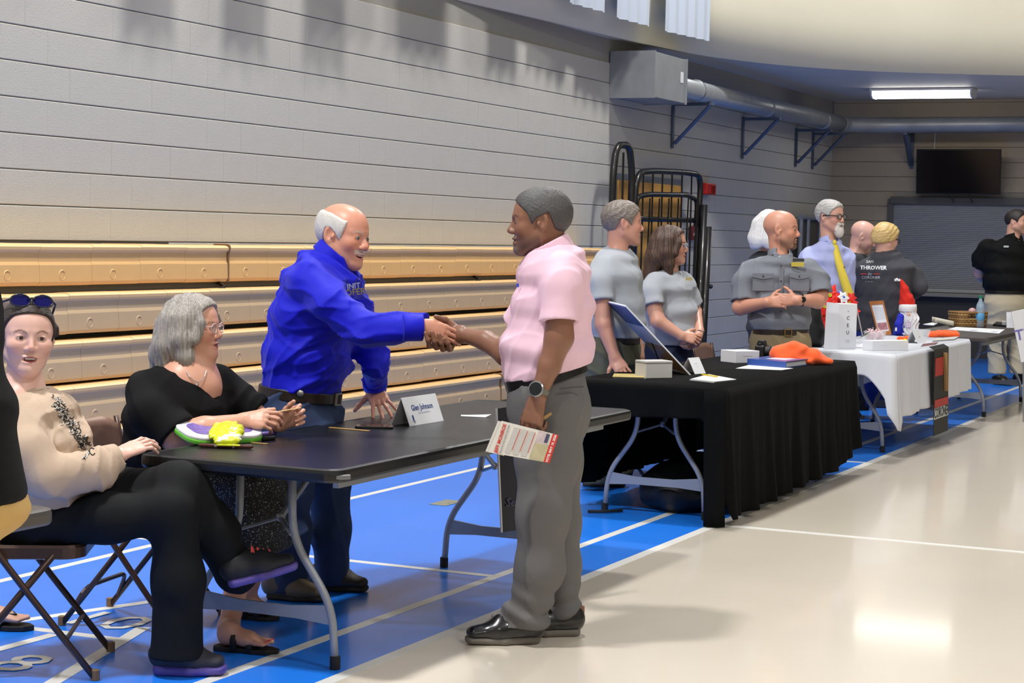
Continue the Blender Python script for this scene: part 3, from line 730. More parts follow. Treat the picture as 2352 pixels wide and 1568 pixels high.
# ---------------------------------------------------------------- cloths
M_BCLOTH = mat('black_cloth', (9, 10, 11), rough=.9, bump=.2, bscale=700, spec=.12)
M_WCLOTH = mat('white_cloth', (212, 215, 224), rough=.8, bump=.2, bscale=500)
def cloth(name, X0, X1, Y0, Y1, H, front, near, far, back, m_, label, amp, seed, ffold=9.0):
    """table cover built as one draped sheet; drops are functions of the running coordinate (0..1) giving the hem height"""
    E_ = empty(name, ((X0+X1)/2, (Y0+Y1)/2, H), label, 'tablecloth')
    rng = np.random.default_rng(seed); ph = rng.uniform(0, 6.28, 8); nx, ny, nz = 90, 26, 14; r = .022
    def fold(s, k): return np.sin(s*ffold*2.1+ph[k])*.5+np.sin(s*ffold*3.7+ph[k+1])*.3+np.sin(s*ffold*6.1+ph[k+2])*.2
    xs = np.linspace(X0, X1, nx); ys = np.linspace(Y0, Y1, ny)
    q = MB(); zt = H+.004
    cr = .05; top = []; per = []
    def corner(cx, cy, a0):
        return [((cx+cr*math.cos(math.radians(a0+90*k/6)), cy+cr*math.sin(math.radians(a0+90*k/6))), (math.cos(math.radians(a0+90*k/6)), math.sin(math.radians(a0+90*k/6)))) for k in range(1, 6)]
    F_ = lambda t: max(0, min(1, t))
    for x in np.linspace(X0+cr, X1-cr, 90): per.append(((x, Y0), (0, -1), front((x-X0)/(X1-X0))))
    c_ = corner(X1-cr, Y0+cr, 270); h0, h1 = front(1), far(0); per += [(p, n, h0+(h1-h0)*(k+1)/6) for k, (p, n) in enumerate(c_)]
    for y in np.linspace(Y0+cr, Y1-cr, 26): per.append(((X1, y), (1, 0), far((y-Y0)/(Y1-Y0))))
    c_ = corner(X1-cr, Y1-cr, 0); h0, h1 = far(1), back(1); per += [(p, n, h0+(h1-h0)*(k+1)/6) for k, (p, n) in enumerate(c_)]
    for x in np.linspace(X1-cr, X0+cr, 90): per.append(((x, Y1), (0, 1), back((x-X0)/(X1-X0))))
    c_ = corner(X0+cr, Y1-cr, 90); h0, h1 = back(0), near(1); per += [(p, n, h0+(h1-h0)*(k+1)/6) for k, (p, n) in enumerate(c_)]
    for y in np.linspace(Y1-cr, Y0+cr, 26): per.append(((X0, y), (-1, 0), near((y-Y0)/(Y1-Y0))))
    c_ = corner(X0+cr, Y0+cr, 180); h0, h1 = near(0), front(0); per += [(p, n, h0+(h1-h0)*(k+1)/6) for k, (p, n) in enumerate(c_)]
    G = []; s_ = 0.0; pp = per[0][0]
    for p, n, hz in per:
        s_ += math.hypot(p[0]-pp[0], p[1]-pp[1]); pp = p; col = []; L = H-hz
        for j in range(nz):
            t = j/(nz-1); a = min(1, t*L/.03); o = r*math.sin(a*math.pi/2)*.6+amp*(t**1.3)*(fold(s_, 0)+.75)*min(1, L/.5)
            col.append((p[0]+n[0]*o, p[1]+n[1]*o, zt-t*L))
        G.append(col)
    G.append(G[0]); q.grid(np.array(G))
    ring = [(p[0], p[1], zt) for p, n, hz in per]; cxy = ((X0+X1)/2, (Y0+Y1)/2, zt)
    q.add(ring, [tuple(range(len(ring)))])
    o = q.build('cloth_sheet', m_, E_, smooth=True, solid=.003)
    return E_, q
TCL, _ = cloth('black_tablecloth', 9.53, 12.33, 3.17, 4.05, .742,
      lambda t: .03+.06*t+.10*max(0, t-.8)/.2, lambda t: .575-.03*t-.10*max(0, (.12-t)/.12), lambda t: .40, lambda t: .12+.30*max(0, (.10-t)/.10), M_BCLOTH,
      'long black cloth draped over the middle table down to the floor', .045, 3)
q = MB(); G = []
for i in range(8):
    a = i/7; x, y = 9.50-.03*a+.005*math.sin(i*2), 3.16-.015+.11*a
    G.append([(x-.02*(1-z/.74)*math.sin(a*3), y-.02*(1-z/.74), z) for z in np.linspace(.735, .005, 10)])
q.grid(np.array(G)); q.build('hanging_corner', M_BCLOTH, TCL, smooth=True, solid=.004)
TWC, _ = cloth('white_tablecloth', 13.27, 15.98, 3.14, 4.0, .742,
      lambda t: .27+.06*t-.10*max(0, (.10-t)/.10), lambda t: .59-.02*t-.25*max(0, (.25-t)/.25)**1.5, lambda t: .34, lambda t: .30, M_WCLOTH,
      'white cloth draped over the far table with a black banner down its front', .03, 8, 6.0)

# ---------------------------------------------------------------- black bag and boxes under the black table
sd = SDF(); 
for c, r in (((10.35, 3.62, .13), (.34, .2, .14)), ((10.0, 3.55, .11), (.22, .17, .12)), ((10.75, 3.66, .12), (.25, .18, .12))): sd.ell(c, r, k=.08)
sd.box((10.35, 3.62, .12), (.45, .16, .10), rnd=.06, k=.06)
sd.disp = lambda P: .010*np.sin(P[..., 0]*23+3*np.sin(P[..., 2]*17))*np.sin(P[..., 1]*19)
sd.clip((0, 0, .004), (0, 0, -1))
o = empty('duffel_bag', (10.35, 3.6, 0), 'soft black duffel bag on the floor under the black cloth', 'bag')
sd.build('bag_body', mat('nylon_black', (15, 15, 17), rough=.55, bump=.2, bscale=300), o, step=.014)
q = MB(); q.tube(rounded([(10.1, 3.42, .2), (10.2, 3.38, .3), (10.5, 3.38, .3), (10.6, 3.42, .2)], .08, 5), .012, 6); q.build('carry_strap', M_RUB, o, smooth=True)
q = MB(); q.tube([(9.72, 3.80, .012), (9.62, 3.86, .014), (9.58, 3.95, .012)], .009, 6); q.build('loose_strap', M_RUB, o, smooth=True)
# black backpack at the near end of the white cloth
sd = SDF(); bp = np.array((13.70, 3.90, .7475))
sd.ell(bp+(0, 0, .11), (.12, .10, .13), k=.06).ell(bp+(0, -.01, .25), (.09, .08, .12), k=.08).ell(bp+(.02, -.08, .09), (.09, .05, .09), k=.04)
sd.disp = lambda P: .006*np.sin(P[..., 0]*31+2*np.sin(P[..., 2]*21))*np.sin(P[..., 2]*27)
sd.clip(bp+(0, 0, .002), (0, 0, -1))
o = empty('backpack', tuple(bp), 'black backpack resting on the near end of the white cloth', 'bag')
sd.build('bag_body', mat('nylon_black', (15, 15, 17)), o, step=.010)
q = MB(); q.tube(rounded([bp+(-.05, -.01, .35), bp+(-.04, -.01, .40), bp+(.04, -.01, .40), bp+(.05, -.01, .35)], .04, 4), .009, 6); q.build('top_handle', M_RUB, o, smooth=True)

# ================================================================ THINGS ON THE FRONT TABLE
H1 = .7375
M_PAPER = mat('white_paper', (232, 234, 238), rough=.6)
def tent(name, uv0, uv1, h, z, label, lean=.35, lines=(), d=None):
    """folded card: base front edge from pixel uv0 to uv1 on the table top"""
    a, b = onz(*uv0, z), onz(*uv1, z); a[2] = b[2] = z; R_ = (b-a)/np.linalg.norm(b-a); n = np.cross(np.array((0, 0, 1.0)), R_)
    if n @ FH < 0: n = -n
    dep = h*lean; L = np.linalg.norm(b-a)
    E_ = empty(name, tuple((a+b)/2), label, 'name card')
    for nm, s0, s1 in (('front_panel', 0, 1), ('back_panel', 2, 1)):
        q = MB(); p0 = a+n*dep*s0; p1 = b+n*dep*s0; t0 = a+n*dep+UP*h; t1 = b+n*dep+UP*h
        q.add([p0, p1, t1, t0], [(0, 1, 2, 3)]); q.build(nm, M_PAPER, E_, solid=.0012)
    up = n*dep+UP*h; nn = np.cross(R_, up); nn /= np.linalg.norm(nn)
    if nn @ FH > 0: nn = -nn
    for body, size, fx, fy, m_, kw in lines:
        text('lettering', body, size, a+R_*L*fx+up*fy+nn*.0012, R_, up, m_, E_, extrude=.0002, **kw)
    return E_, a, R_, up, nn, L
M_INK = mat('ink_navy', (58, 76, 140), rough=.6); M_INKP = mat('ink_pale', (190, 192, 214), rough=.6); M_INKD = mat('ink_dark', (44, 48, 70), rough=.6)
E_, a, R_, up, nn, L = tent('name_card', (941, 979), (1019, 966), .115, H1, 'white folded name card reading Glen Johnson on the black table', .38,
    [('Glen Johnson', .034, .50, .60, M_INK, dict(bold=.0006)), ('City Council District', .012, .52, .42, M_INKP, {}), ('COUNTY\nTEA', .006, .17, .12, M_INKD, {})])
q = MB(); c = a+R_*L*.16+up*.27+nn*.0015; q.box(c, (.012, .0008, .022), R=np.array([R_, nn, up/np.linalg.norm(up)]).T); q.build('printed_emblem', M_INK, E_)
# phone
p = onz(860, 982, H1); R_ = np.array(onz(910, 980, H1)-onz(812, 978, H1)); R3 = frame(R_)
E_ = empty('phone', tuple(p), 'black phone lying beside the name card', 'phone')
q = MB(); q.prism(rrect(.155, .078, .012, 4), 0, .009, p, R3); q.build('phone_case', mat('phone_black', (12, 12, 14), rough=.4), E_, bevel=.002)
q = MB(); q.prism(rrect(.145, .069, .009, 4), .0088, .0096, p, R3); q.build('phone_screen', mat('phone_glass', (22, 24, 30), rough=.08), E_)
def stick(name, u0, u1, w, m_, label, cat, th=.003, z=H1):
    a, b = onz(*u0, z), onz(*u1, z); c = (a+b)/2; c[2] = z+th/2; q = MB(); q.box(c, (np.linalg.norm(b-a), w, th), R=frame(b-a)); return tag(q.build(name, m_, bevel=min(.001, th/3)), label, cat)
M_STICK = mat('stick_gold', (178, 140, 78), rough=.5, var=.1, vscale=40)
stick('wooden_stick', (757, 982), (848, 990), .016, M_STICK, 'flat gold stick lying left of the phone', 'stick')
stick('wooden_stick', (578, 1017), (614, 1020), .012, M_STICK, 'short brown stick beside the purple marker', 'stick')
# scrap of white paper
E_ = MB(); a = onz(1092, 956, H1); R3 = frame(np.array(onz(1120, 957, H1)-onz(1066, 955, H1)))
E_.add([a+R3 @ np.array(v) for v in ((-.06, -.02, .001), (.05, -.03, .001), (.07, .0, .012), (.02, .03, .004), (-.07, .03, .001))], [(0, 1, 2, 3, 4)])
tag(E_.build('paper_scrap', M_PAPER, solid=.001), 'torn white paper scrap at the far end of the black table', 'paper')
# green and white toy tablet
p = onz(500, 1014, H1); ax = onz(600, 1000, H1)-onz(402, 1012, H1); R3 = frame(ax, None, (0, 0, 1)); tilt = .16
R3 = R3 @ np.array([[math.cos(tilt*.15), 0, 0], [0, 1, 0], [0, 0, 1]])*1.0; R3 = frame(ax)
E_ = empty('toy_tablet', tuple(p), 'green and white toy tablet with purple face lying on the table', 'toy')
Rt = R3 @ np.array([[1, 0, 0], [0, math.cos(.26), -math.sin(.26)], [0, math.sin(.26), math.cos(.26)]])
c0 = np.array((p[0], p[1], H1+.028))+R3 @ np.array((0, -.005, 0))
q = MB(); q.prism(rrect(.33, .19, .07, 6), -.004, .014, c0, Rt); q.build('green_base', mat('toy_green', (104, 190, 60), rough=.4), E_, bevel=.005)
q = MB(); q.prism(rrect(.325, .185, .07, 6), .012, .026, c0, Rt); q.build('white_rim', mat('toy_white', (236, 236, 240), rough=.35), E_, bevel=.005)
q = MB(); q.prism(rrect(.25, .12, .04, 6), .0255, .028, c0, Rt); q.build('purple_panel', mat('toy_purple', (112, 92, 168), rough=.35, var=.3, vscale=60), E_, bevel=.001)
for k in range(5):
    q = MB(); q.ball(c0+Rt @ np.array((.03+.022*k, .085, .02)), (.009, .009, .012), 8); q.build('green_knob', mat('toy_green', (104, 190, 60)), E_, smooth=True)
# yellow snack bag leaning on the tablet
sd = SDF(); a, b = onz(524, 1030, H1), onp(518, 975, onz(524, 1012, H1)); 
ax = (b-a)/np.linalg.norm(b-a); L = np.linalg.norm(b-a); w = RT*.9+np.array((0, 0, .0)); w /= np.linalg.norm(w); nn = np.cross(ax, w)
sd.econe(a+ax*.015+UP*.02, b-ax*.012+UP*.01, (.050, .013), (.043, .012), w, k=.02, cap=.8)
sd.ell((a+b)/2+UP*.018, (.052, .022, .06), R=np.array([w, nn, ax]).T, k=.02)
sd.disp = lambda P: .0013*np.sin((P @ ax)*150+4*np.sin((P @ w)*60))+.0010*np.sin((P @ w)*190)
def bagcol(v):
    s_ = (v-a) @ ax; t_ = (v-a) @ w; c = np.tile(np.array(lin((206, 214, 36))), (len(v), 1))
    m_ = (np.abs(s_-.030) < .016) & (np.abs(t_+.022) < .018); c[m_] = lin((205, 210, 205))
    m_ = (np.abs(s_-.055-.3*t_) < .011) & (t_ > -.03); c[m_] = lin((238, 240, 225))
    m_ = (np.abs(np.hypot(s_-.045, t_-.03)-.012) < .003); c[m_] = lin((240, 242, 230))
    return c
E_ = empty('snack_bag', tuple(a), 'crinkled yellow snack bag leaning on the toy tablet', 'snack bag')
sd.build('foil_pouch', mat('snack_foil', (206, 214, 36), rough=.28, attr='Col', coat=.3), E_, step=.003, color=bagcol)
for e in (a+ax*.004+UP*.012, b+ax*.004+UP*.006):
    q = MB(); q.box(e, (.085, .003, .014), R=np.array([w, nn, ax]).T); q.build('crimped_seal', mat('snack_seal', (214, 222, 60), rough=.3), E_)
# brown eyeglass case / pen in front of the bag
E_ = empty('pen', tuple(onz(515, 1030, H1)), 'brown pen with silver bands lying in front of the snack bag', 'pen')
a, b = onz(456, 1027, H1), onz(582, 1031, H1); a[2] = b[2] = H1+.008
q = MB(); q.tube([a, a+(b-a)*.05, a+(b-a)*.95, b], [.004, .008, .008, .003], 10); q.build('barrel', mat('pen_brown', (78, 40, 32), rough=.25), E_, smooth=True)
for t in (.3, .62): q = MB(); q.tube([a+(b-a)*t, a+(b-a)*(t+.04)], .0085, 10); q.build('band', mat('pen_silver', (190, 180, 175), rough=.3, metal=.7), E_)
E_ = empty('marker', tuple(onz(615, 1003, H1)), 'purple marker behind the toy tablet', 'marker')
a, b = onz(585, 1003, H1), onz(633, 999, H1); a[2] = b[2] = H1+.009; q = MB(); q.tube([a, b], .008, 10); q.build('barrel', mat('toy_purple', (112, 92, 168)), E_, smooth=True)
a, b = onz(602, 1012, H1), onz(630, 1010, H1); a[2] = b[2] = H1+.008; q = MB(); q.tube([a, b], .0085, 10); tag(q.build('black_marker', M_RUB, smooth=True), 'stubby black marker beside the purple marker', 'marker')

# ================================================================ THINGS ON THE BLACK CLOTH
H2 = .7475
M_CARD = mat('card_white', (226, 228, 234), rough=.55); M_GREYB = mat('box_grey_white', (196, 194, 190), rough=.55)
def pbox(name, u0, u1, dep, h, z, m_, label, cat, lid=None, print_=None, twist=0.0):
    """box whose near lower edge runs from pixel u0 to u1"""
    a, b = onz(*u0, z), onz(*u1, z); R_ = (b-a)/np.linalg.norm(b-a); n = np.cross(UP, R_); L = np.linalg.norm(b-a); R3 = np.array([R_, n, UP]).T
    c = (a+b)/2+n*dep/2; E_ = empty(name, (c[0], c[1], z), label, cat)
    q = MB(); q.box(c+UP*h/2, (L, dep, h), R=R3); q.build('carton', m_, E_, bevel=.003)
    if lid: q = MB(); q.box(c+UP*(h-.012), (L+.004, dep+.004, .004), R=R3); q.build('lid_seam', lid, E_)
    return E_, c, R3, L
pbox('paper_carton', (1483, 869), (1544, 868), .12, .098, H2, M_GREYB, 'off-white carton at the near end of the black cloth', 'box', lid=mat('seam_dark', (120, 112, 104), rough=.7))
E_, c, R3, L = pbox('small_box', (1689, 834), (1744, 833), .16, .078, H2, M_CARD, 'small white box beside the camera on the black cloth', 'box')
text('lettering', '-- ------ ---', .018, c-R3[:, 1]*.0812+UP*.045, R3[:, 0], UP, M_INKD, E_, extrude=.0002)
# poster board leaning back, seen edge-on
a, b = onz(1586, 861, H2), onp(1437, 702, onz(1500, 862, H2)); E_ = empty('poster_board', tuple(a), 'thin poster board tilted up from the black cloth, seen almost edge-on', 'poster')
w = FH*.98-RT*.20; w /= np.linalg.norm(w); bw = .40
q = MB(); up = b-a; Lb = np.linalg.norm(up); upn = up/Lb; n = np.cross(upn, w); n /= np.linalg.norm(n); w2 = np.cross(n, upn)*-1
if w2 @ w < 0: w2 = -w2
R3 = np.array([w2, upn, np.cross(w2, upn)]).T
q.box(a+up/2+w2*bw/2, (bw, Lb, .008), R=R3); q.build('board', M_CARD, E_)
for s0, s1, col in ((.02, .42, (150, 120, 84)), (.42, .70, (186, 196, 216)), (.70, .98, (70, 96, 142))):
    for sg in (1, -1):
        q = MB(); q.box(a+upn*Lb*(s0+s1)/2+w2*bw/2+R3[:, 2]*sg*.0046, (bw-.02, Lb*(s1-s0), .0008), R=R3); q.build('printed_picture', mat('print_%d' % col[0], col, rough=.4, var=.25, vscale=9), E_)
q = MB(); q.tube([a+up*.45+w2*.2, a+RT*-.10+w2*.2+np.array((0, 0, .004))], .004, 6); q.build('easel_prop', M_RUB, E_)
tent('name_card', (1596, 859), (1621, 857), .092, H2, 'white folded card leaning beside the poster board', .55, [('-----\n--', .02, .5, .55, M_INKP, {})])
def sheets(name, quad, n, th, z, m_, label, cat='paper', cols=None):
    P = [onz(u, v, z) for u, v in quad]; E_ = empty(name, tuple(sum(P)/4), label, cat)
    for k in range(n):
        q = MB(); o = np.array((random.uniform(-.012, .012), random.uniform(-.01, .01), 0))*(k > 0)
        V = [p_*1+o+UP*(k*th) for p_ in P]; q.add(V+[v+UP*(th*.8) for v in V], [(3, 2, 1, 0), (4, 5, 6, 7), (0, 1, 5, 4), (1, 2, 6, 5), (2, 3, 7, 6), (3, 0, 4, 7)]); q.build('sheet', (cols or [m_])[k % len(cols or [1])], E_)
    return E_
M_GOLD = mat('print_gold', (196, 176, 110), rough=.5)
sheets('flyer_stack', [(1584, 873), (1640, 879), (1688, 874), (1625, 862)], 3, .003, H2, M_PAPER, 'fanned white flyers at the near corner of the black cloth', cols=[M_PAPER, M_GREYB, M_PAPER])
sheets('booklet_stack', [(1408, 868), (1482, 870), (1486, 862), (1412, 861)], 3, .0035, H2, M_PAPER, 'flat booklets with gold edges by the man in grey', cols=[M_PAPER, mat('print_dark', (50, 50, 54), rough=.5), M_GOLD])
sheets('paper_sheet', [(1690, 846), (1795, 850), (1822, 846), (1722, 838)], 1, .002, H2, M_PAPER, 'single white sheet lying in front of the blue binder')
stick('pen', (1612, 861), (1648, 866), .008, mat('pen_yellow', (214, 184, 40), rough=.4), 'yellow pen lying on the fanned flyers', 'pen', th=.008, z=H2+.010)
# blue binder
a, b, c_, d_ = [onz(u, v, H2) for u, v in ((1717, 838), (1806, 845), (1858, 838), (1768, 831))]
E_ = empty('ring_binder', tuple((a+c_)/2), 'blue ring binder lying in front of the camera', 'binder')
M_BIND = mat('binder_blue', (52, 84, 160), rough=.35, coat=.3)
for nm, z0, z1, m_ in (('bottom_cover', 0, .004, M_BIND), ('page_block', .005, .034, M_PAPER), ('top_cover', .036, .041, M_BIND)):
    q = MB(); ins = .0 if 'cover' in nm else .06; cc = (a+b+c_+d_)/4; V = [p_+(cc-p_)*ins for p_ in (a, b, c_, d_)]
    q.add([v+UP*z0 for v in V]+[v+UP*z1 for v in V], [(3, 2, 1, 0), (4, 5, 6, 7), (0, 1, 5, 4), (1, 2, 6, 5), (2, 3, 7, 6), (3, 0, 4, 7)]); q.build(nm, m_, E_)
q = MB(); q.add([a, b, b+UP*.041, a+UP*.041, a+(a-d_)*.02, b+(b-c_)*.02, b+(b-c_)*.02+UP*.041, a+(a-d_)*.02+UP*.041], [(0, 3, 2, 1), (4, 5, 6, 7), (3, 7, 6, 2), (0, 1, 5, 4), (0, 4, 7, 3), (1, 2, 6, 5)]); q.build('spine', M_BIND, E_)
q = MB(); cc = (a*.35+b*.65+c_*.65+d_*.35)/2; q.add([p_*.5+cc*.5+UP*.0418 for p_ in (a, b, c_, d_)], [(0, 1, 2, 3)]); q.build('cover_insert', mat('insert_pale', (196, 206, 226), rough=.4), E_, solid=.0006)
for t in (.1, .9): q = MB(); q.ball(a+(b-a)*t+UP*.02-np.cross(UP, (b-a)/np.linalg.norm(b-a))*.004, .004, 8); q.build('rivet', mat('pen_silver', (190, 180, 175)), E_)
# camera
p = onz(1762, 824, H2); p = p+FH*.06; R3 = frame(RT*.9-FH*.44); E_ = empty('photo_camera', tuple(p), 'black camera with a zoom lens behind the blue binder', 'camera')
M_CAM = mat('camera_black', (20, 20, 22), rough=.45, bump=.1, bscale=400)
def L_(v): return np.array(p)+R3 @ np.array(v, float)
q = MB(); q.box(L_((-.03, 0, .045)), (.065, .125, .088), R=R3); cb = q.build('body', M_CAM, E_, bevel=.012)
q = MB(); q.prism([(-.035, 0), (.03, 0), (.02, .032), (-.02, .034)], -.026, .026, L_((-.03, 0, .088)), R3 @ np.array([[1, 0, 0], [0, 0, 1], [0, 1, 0]]).T); q.build('viewfinder_hump', M_CAM, E_, bevel=.006)
q = MB(); q.box(L_((0.0, .055, .04)), (.05, .03, .08), R=R3); q.build('grip', M_CAM, E_, bevel=.012)
q = MB(); Rl = R3 @ np.array([[0, 0, 1], [0, 1, 0], [-1, 0, 0]]); q.lathe([(.034, 0), (.037, .005), (.037, .035), (.033, .038), (.034, .08), (.038, .085), (.038, .115), (.032, .117), (.030, .105), (.001, .1)], L_((0, -.01, .045)), 20, R=Rl); q.build('lens', M_CAM, E_, smooth=False)
q = MB(); q.lathe([(.0372, .05), (.0376, .051), (.0376, .056), (.0372, .057)], L_((0, -.01, .045)), 20, R=Rl); q.build('lens_ring', mat('pen_silver', (190, 180, 175)), E_)
q = MB(); q.lathe([(.012, 0), (.012, .012), (.010, .014)], L_((-.03, -.045, .088)), 12, R=R3); q.build('mode_dial', M_CAM, E_)
# orange fabric (safety-orange folded bag)
sd = SDF(); g = onz(1840, 836, H2)
def op_(u, v, d=0): return onp(u, v, g, d)
sd.econe(op_(1785, 815), op_(1820, 812), (.06, .05), (.075, .07), UP, k=.04).econe(op_(1830, 812), op_(1870, 818), (.065, .07), (.05, .06), UP, k=.05).econe(op_(1865, 820), op_(1905, 830), (.04, .05), (.022, .04), UP, k=.04).econe(op_(1800, 824, -.04), op_(1860, 830, -.05), (.03, .04), (.02, .04), UP, k=.03)
sd.disp = lambda P: .006*np.sin(P[..., 0]*40+3*np.sin(P[..., 2]*33))*np.sin(P[..., 1]*37+1)
sd.clip((0, 0, H2), (0, 0, -1))
o = empty('orange_hat_pile', tuple(g), 'crumpled bright orange fabric beanies heaped on the black cloth', 'fabric')
sd.build('orange_fabric', mat('safety_orange', (250, 96, 36), rough=.8, bump=.2, bscale=260, sheen=.2), o, step=.008)

# ================================================================ THINGS ON THE WHITE CLOTH
H3 = .7475
# tall white display box with letters
a, b = onz(1925, 801, H3), onz(1966, 801, H3); R_ = (b-a)/np.linalg.norm(b-a); n = np.cross(UP, R_); w = np.linalg.norm(b-a); hh = .335; R3 = np.array([R_, n, UP]).T
E_ = empty('display_box', tuple((a+b)/2), 'tall white display box with vertical letters standing at the near end of the white cloth', 'box')
q = MB(); q.box((a+b)/2+n*.07+UP*hh/2, (w, .14, hh), R=R3); q.build('carton', M_CARD, E_, bevel=.004)
q = MB(); q.add([a, a+UP*hh, a+UP*(hh+.01)-R_*.075+n*.06, a-R_*.085+n*.06], [(0, 1, 2, 3)]); q.build('open_flap', M_CARD, E_, solid=.004)
for k, ch in enumerate(('-', 'C', 'E', 'U')): text('lettering', ch, .038, (a+b)/2-n*.002+UP*(hh*(.84-.16*k)), R_, UP, M_INKD, E_, extrude=.0003)
text('lettering', '---- -----\n-- ------', .012, (a+b)/2-n*.002+UP*(hh*.18), R_, UP, M_INKD, E_, extrude=.0003)
# poinsettia bouquet
g = onz(1915, 790, H3)+FH*.17
E_ = empty('flower_bouquet', tuple(g), 'red poinsettia bouquet with blue and white blooms behind the display box', 'flowers')
M_PET = mat('petal_red', (226, 34, 26), rough=.5, var=.15, vscale=30); M_PETW = mat('petal_white', (232, 234, 240), rough=.6); M_PETB = mat('petal_blue', (44, 84, 214), rough=.5); M_LEAF = mat('leaf_green', (40, 78, 34), rough=.5, var=.2, vscale=30); M_STAM = mat('stamen_lime', (196, 210, 40), rough=.5)
def bloom(c, r, m_, face, npet, centre):
    face = np.array(face, float); face /= np.linalg.norm(face); B = frame(np.cross(face, (0.3, .2, 1)), None, face); q = MB()
    for ring, (rr, lift, n_) in enumerate(((r, .15, npet), (r*.62, .4, npet))):
        for k in range(n_):
            a_ = 2*math.pi*(k+ring*.5)/n_; d = B @ np.array((math.cos(a_), math.sin(a_), 0)); s_ = B @ np.array((-math.sin(a_), math.cos(a_), 0)); wd = rr*.34
            P = [c, c+d*rr*.45+s_*wd+face*lift*rr*.5, c+d*rr+face*lift*rr*.3, c+d*rr*.45-s_*wd+face*lift*rr*.5, c+d*rr*.5+face*lift*rr*.75]
            q.add(P, [(0, 1, 4), (1, 2, 4), (2, 3, 4), (3, 0, 4)])
    f_ = q.build('bloom', m_, E_, smooth=False)
    q = MB()
    for k in range(5): q.ball(c+face*r*.18+B @ np.array((math.cos(k*1.26), math.sin(k*1.26), 0))*r*.09, r*.07, 6)
    q.build('stamens', centre, f_, kind='stuff')
for u, v, r, m_, cm in ((1905, 680, .115, M_PET, M_STAM), (1892, 705, .09, M_PET, M_STAM), (1930, 700, .09, M_PET, M_STAM), (1898, 738, .09, M_PET, M_STAM), (1885, 725, .07, M_PET, M_STAM), (1915, 722, .10, M_PET, M_STAM), (1937, 683, .06, M_PETW, M_PETB), (1928, 676, .035, M_PETB, M_PETB), (1950, 695, .075, M_PET, M_STAM), (1955, 684, .05, M_PET, M_STAM), (1950, 720, .08, M_PET, M_STAM), (1900, 757, .08, M_PET, M_STAM), (1963, 715, .05, M_PET, M_STAM)):
    bloom(onp(u, v, g, random.uniform(-.08, .06)-(.25 if u < 1902 else 0)), r, m_, -FH+np.array((random.uniform(-.4, .4), random.uniform(-.4, .4), random.uniform(-.1, .6))), 6, cm)
for k, (u, v) in enumerate(((1918, 695), (1945, 705), (1908, 745), (1968, 760), (1975, 775), (1895, 715))):
    p = onp(u, v, g, .05); q = MB(); d = np.array((random.uniform(-1, 1), random.uniform(-1, 1), random.uniform(-.4, .6))); d /= np.linalg.norm(d); s_ = np.cross(d, UP); q.add([p, p+d*.05+s_*.03, p+d*.11, p+d*.05-s_*.03], [(0, 1, 2, 3)]); q.build('leaf', M_LEAF, E_, solid=.001)
q = MB(); q.lathe([(.05, 0), (.07, .01), (.08, .13), (.085, .14), (.07, .13)], g, 16); q.build('pot', mat('pot_silver', (190, 194, 200), rough=.3, metal=.4), E_)
q = MB()
q.tube([g+UP*.1, g+UP*.35], .03, 8); q.build('stem_bundle', M_LEAF, E_)
# flag stick leaning in front of the bouquet
a, b = onp(1981, 770, g, -.05), onp(1966, 700, g, -.05); q = MB(); q.tube([a, b], .005, 6); tag(q.build('thin_stick', mat('stick_pale', (170, 160, 160), rough=.5)), 'thin pale stick leaning beside the bouquet', 'stick')
# picture frame leaning back
g = onz(2030, 772, H3)+FH*.12; tl, tr, br, bl = [onp(u, v, g, d) for u, v, d in ((1996, 692, .05), (2029, 690, .02), (2048, 768, -.03), (2017, 771, 0))]
E_ = empty('picture_frame', tuple(g), 'tall brown wooden picture frame leaning behind the candy bowl', 'frame')
M_FRM = mat('frame_wood', (176, 108, 50), rough=.45, var=.1, vscale=30)
cc = (tl+tr+br+bl)/4; n = np.cross(tr-tl, bl-tl); n /= np.linalg.norm(n); n = n if n @ FH < 0 else -n
for p0, p1 in ((tl, tr), (tr, br), (br, bl), (bl, tl)):
    q = MB(); d0 = (cc-p0)*.22; d1 = (cc-p1)*.22; V = [p0, p1, p1+d1, p0+d0]; q.add([v-n*.008 for v in V]+[v+n*.008 for v in V], [(3, 2, 1, 0), (4, 5, 6, 7), (0, 1, 5, 4), (1, 2, 6, 5), (2, 3, 7, 6), (3, 0, 4, 7)]); q.build('frame_rail', M_FRM, E_)
q = MB(); q.add([p_+(cc-p_)*.2+n*.002 for p_ in (tl, tr, br, bl)], [(0, 1, 2, 3)]); q.build('page', M_PAPER, E_, solid=.001)
q = MB(); f_ = [p_+(cc-p_)*.32 for p_ in (tl, tr, br, bl)]; q.add([v+n*.004 for v in (f_[0]*.3+f_[3]*.7, f_[1]*.3+f_[2]*.7, f_[2], f_[3])], [(0, 1, 2, 3)]); q.build('printed_photo', mat('photo_mauve', (170, 116, 126), rough=.4, var=.4, vscale=30), E_, solid=.0006)
for k in range(9):
    q = MB(); t = .04+.062*k; p0 = f_[0]*(1-t)+f_[3]*t; p1 = f_[1]*(1-t)+f_[2]*t; d = (f_[3]-f_[0])*.012; q.add([p0+n*.0035, p1+n*.0035, p1+d+n*.0035, p0+d+n*.0035], [(0, 1, 2, 3)]); q.build('text_line', mat('print_grey', (160, 164, 190), rough=.6), E_, solid=.0004)
q = MB(); q.tube([cc-n*.01, np.array((g[0], g[1], H3+.004))+FH*.10], .005, 6); q.build('easel_leg', M_FRM, E_)
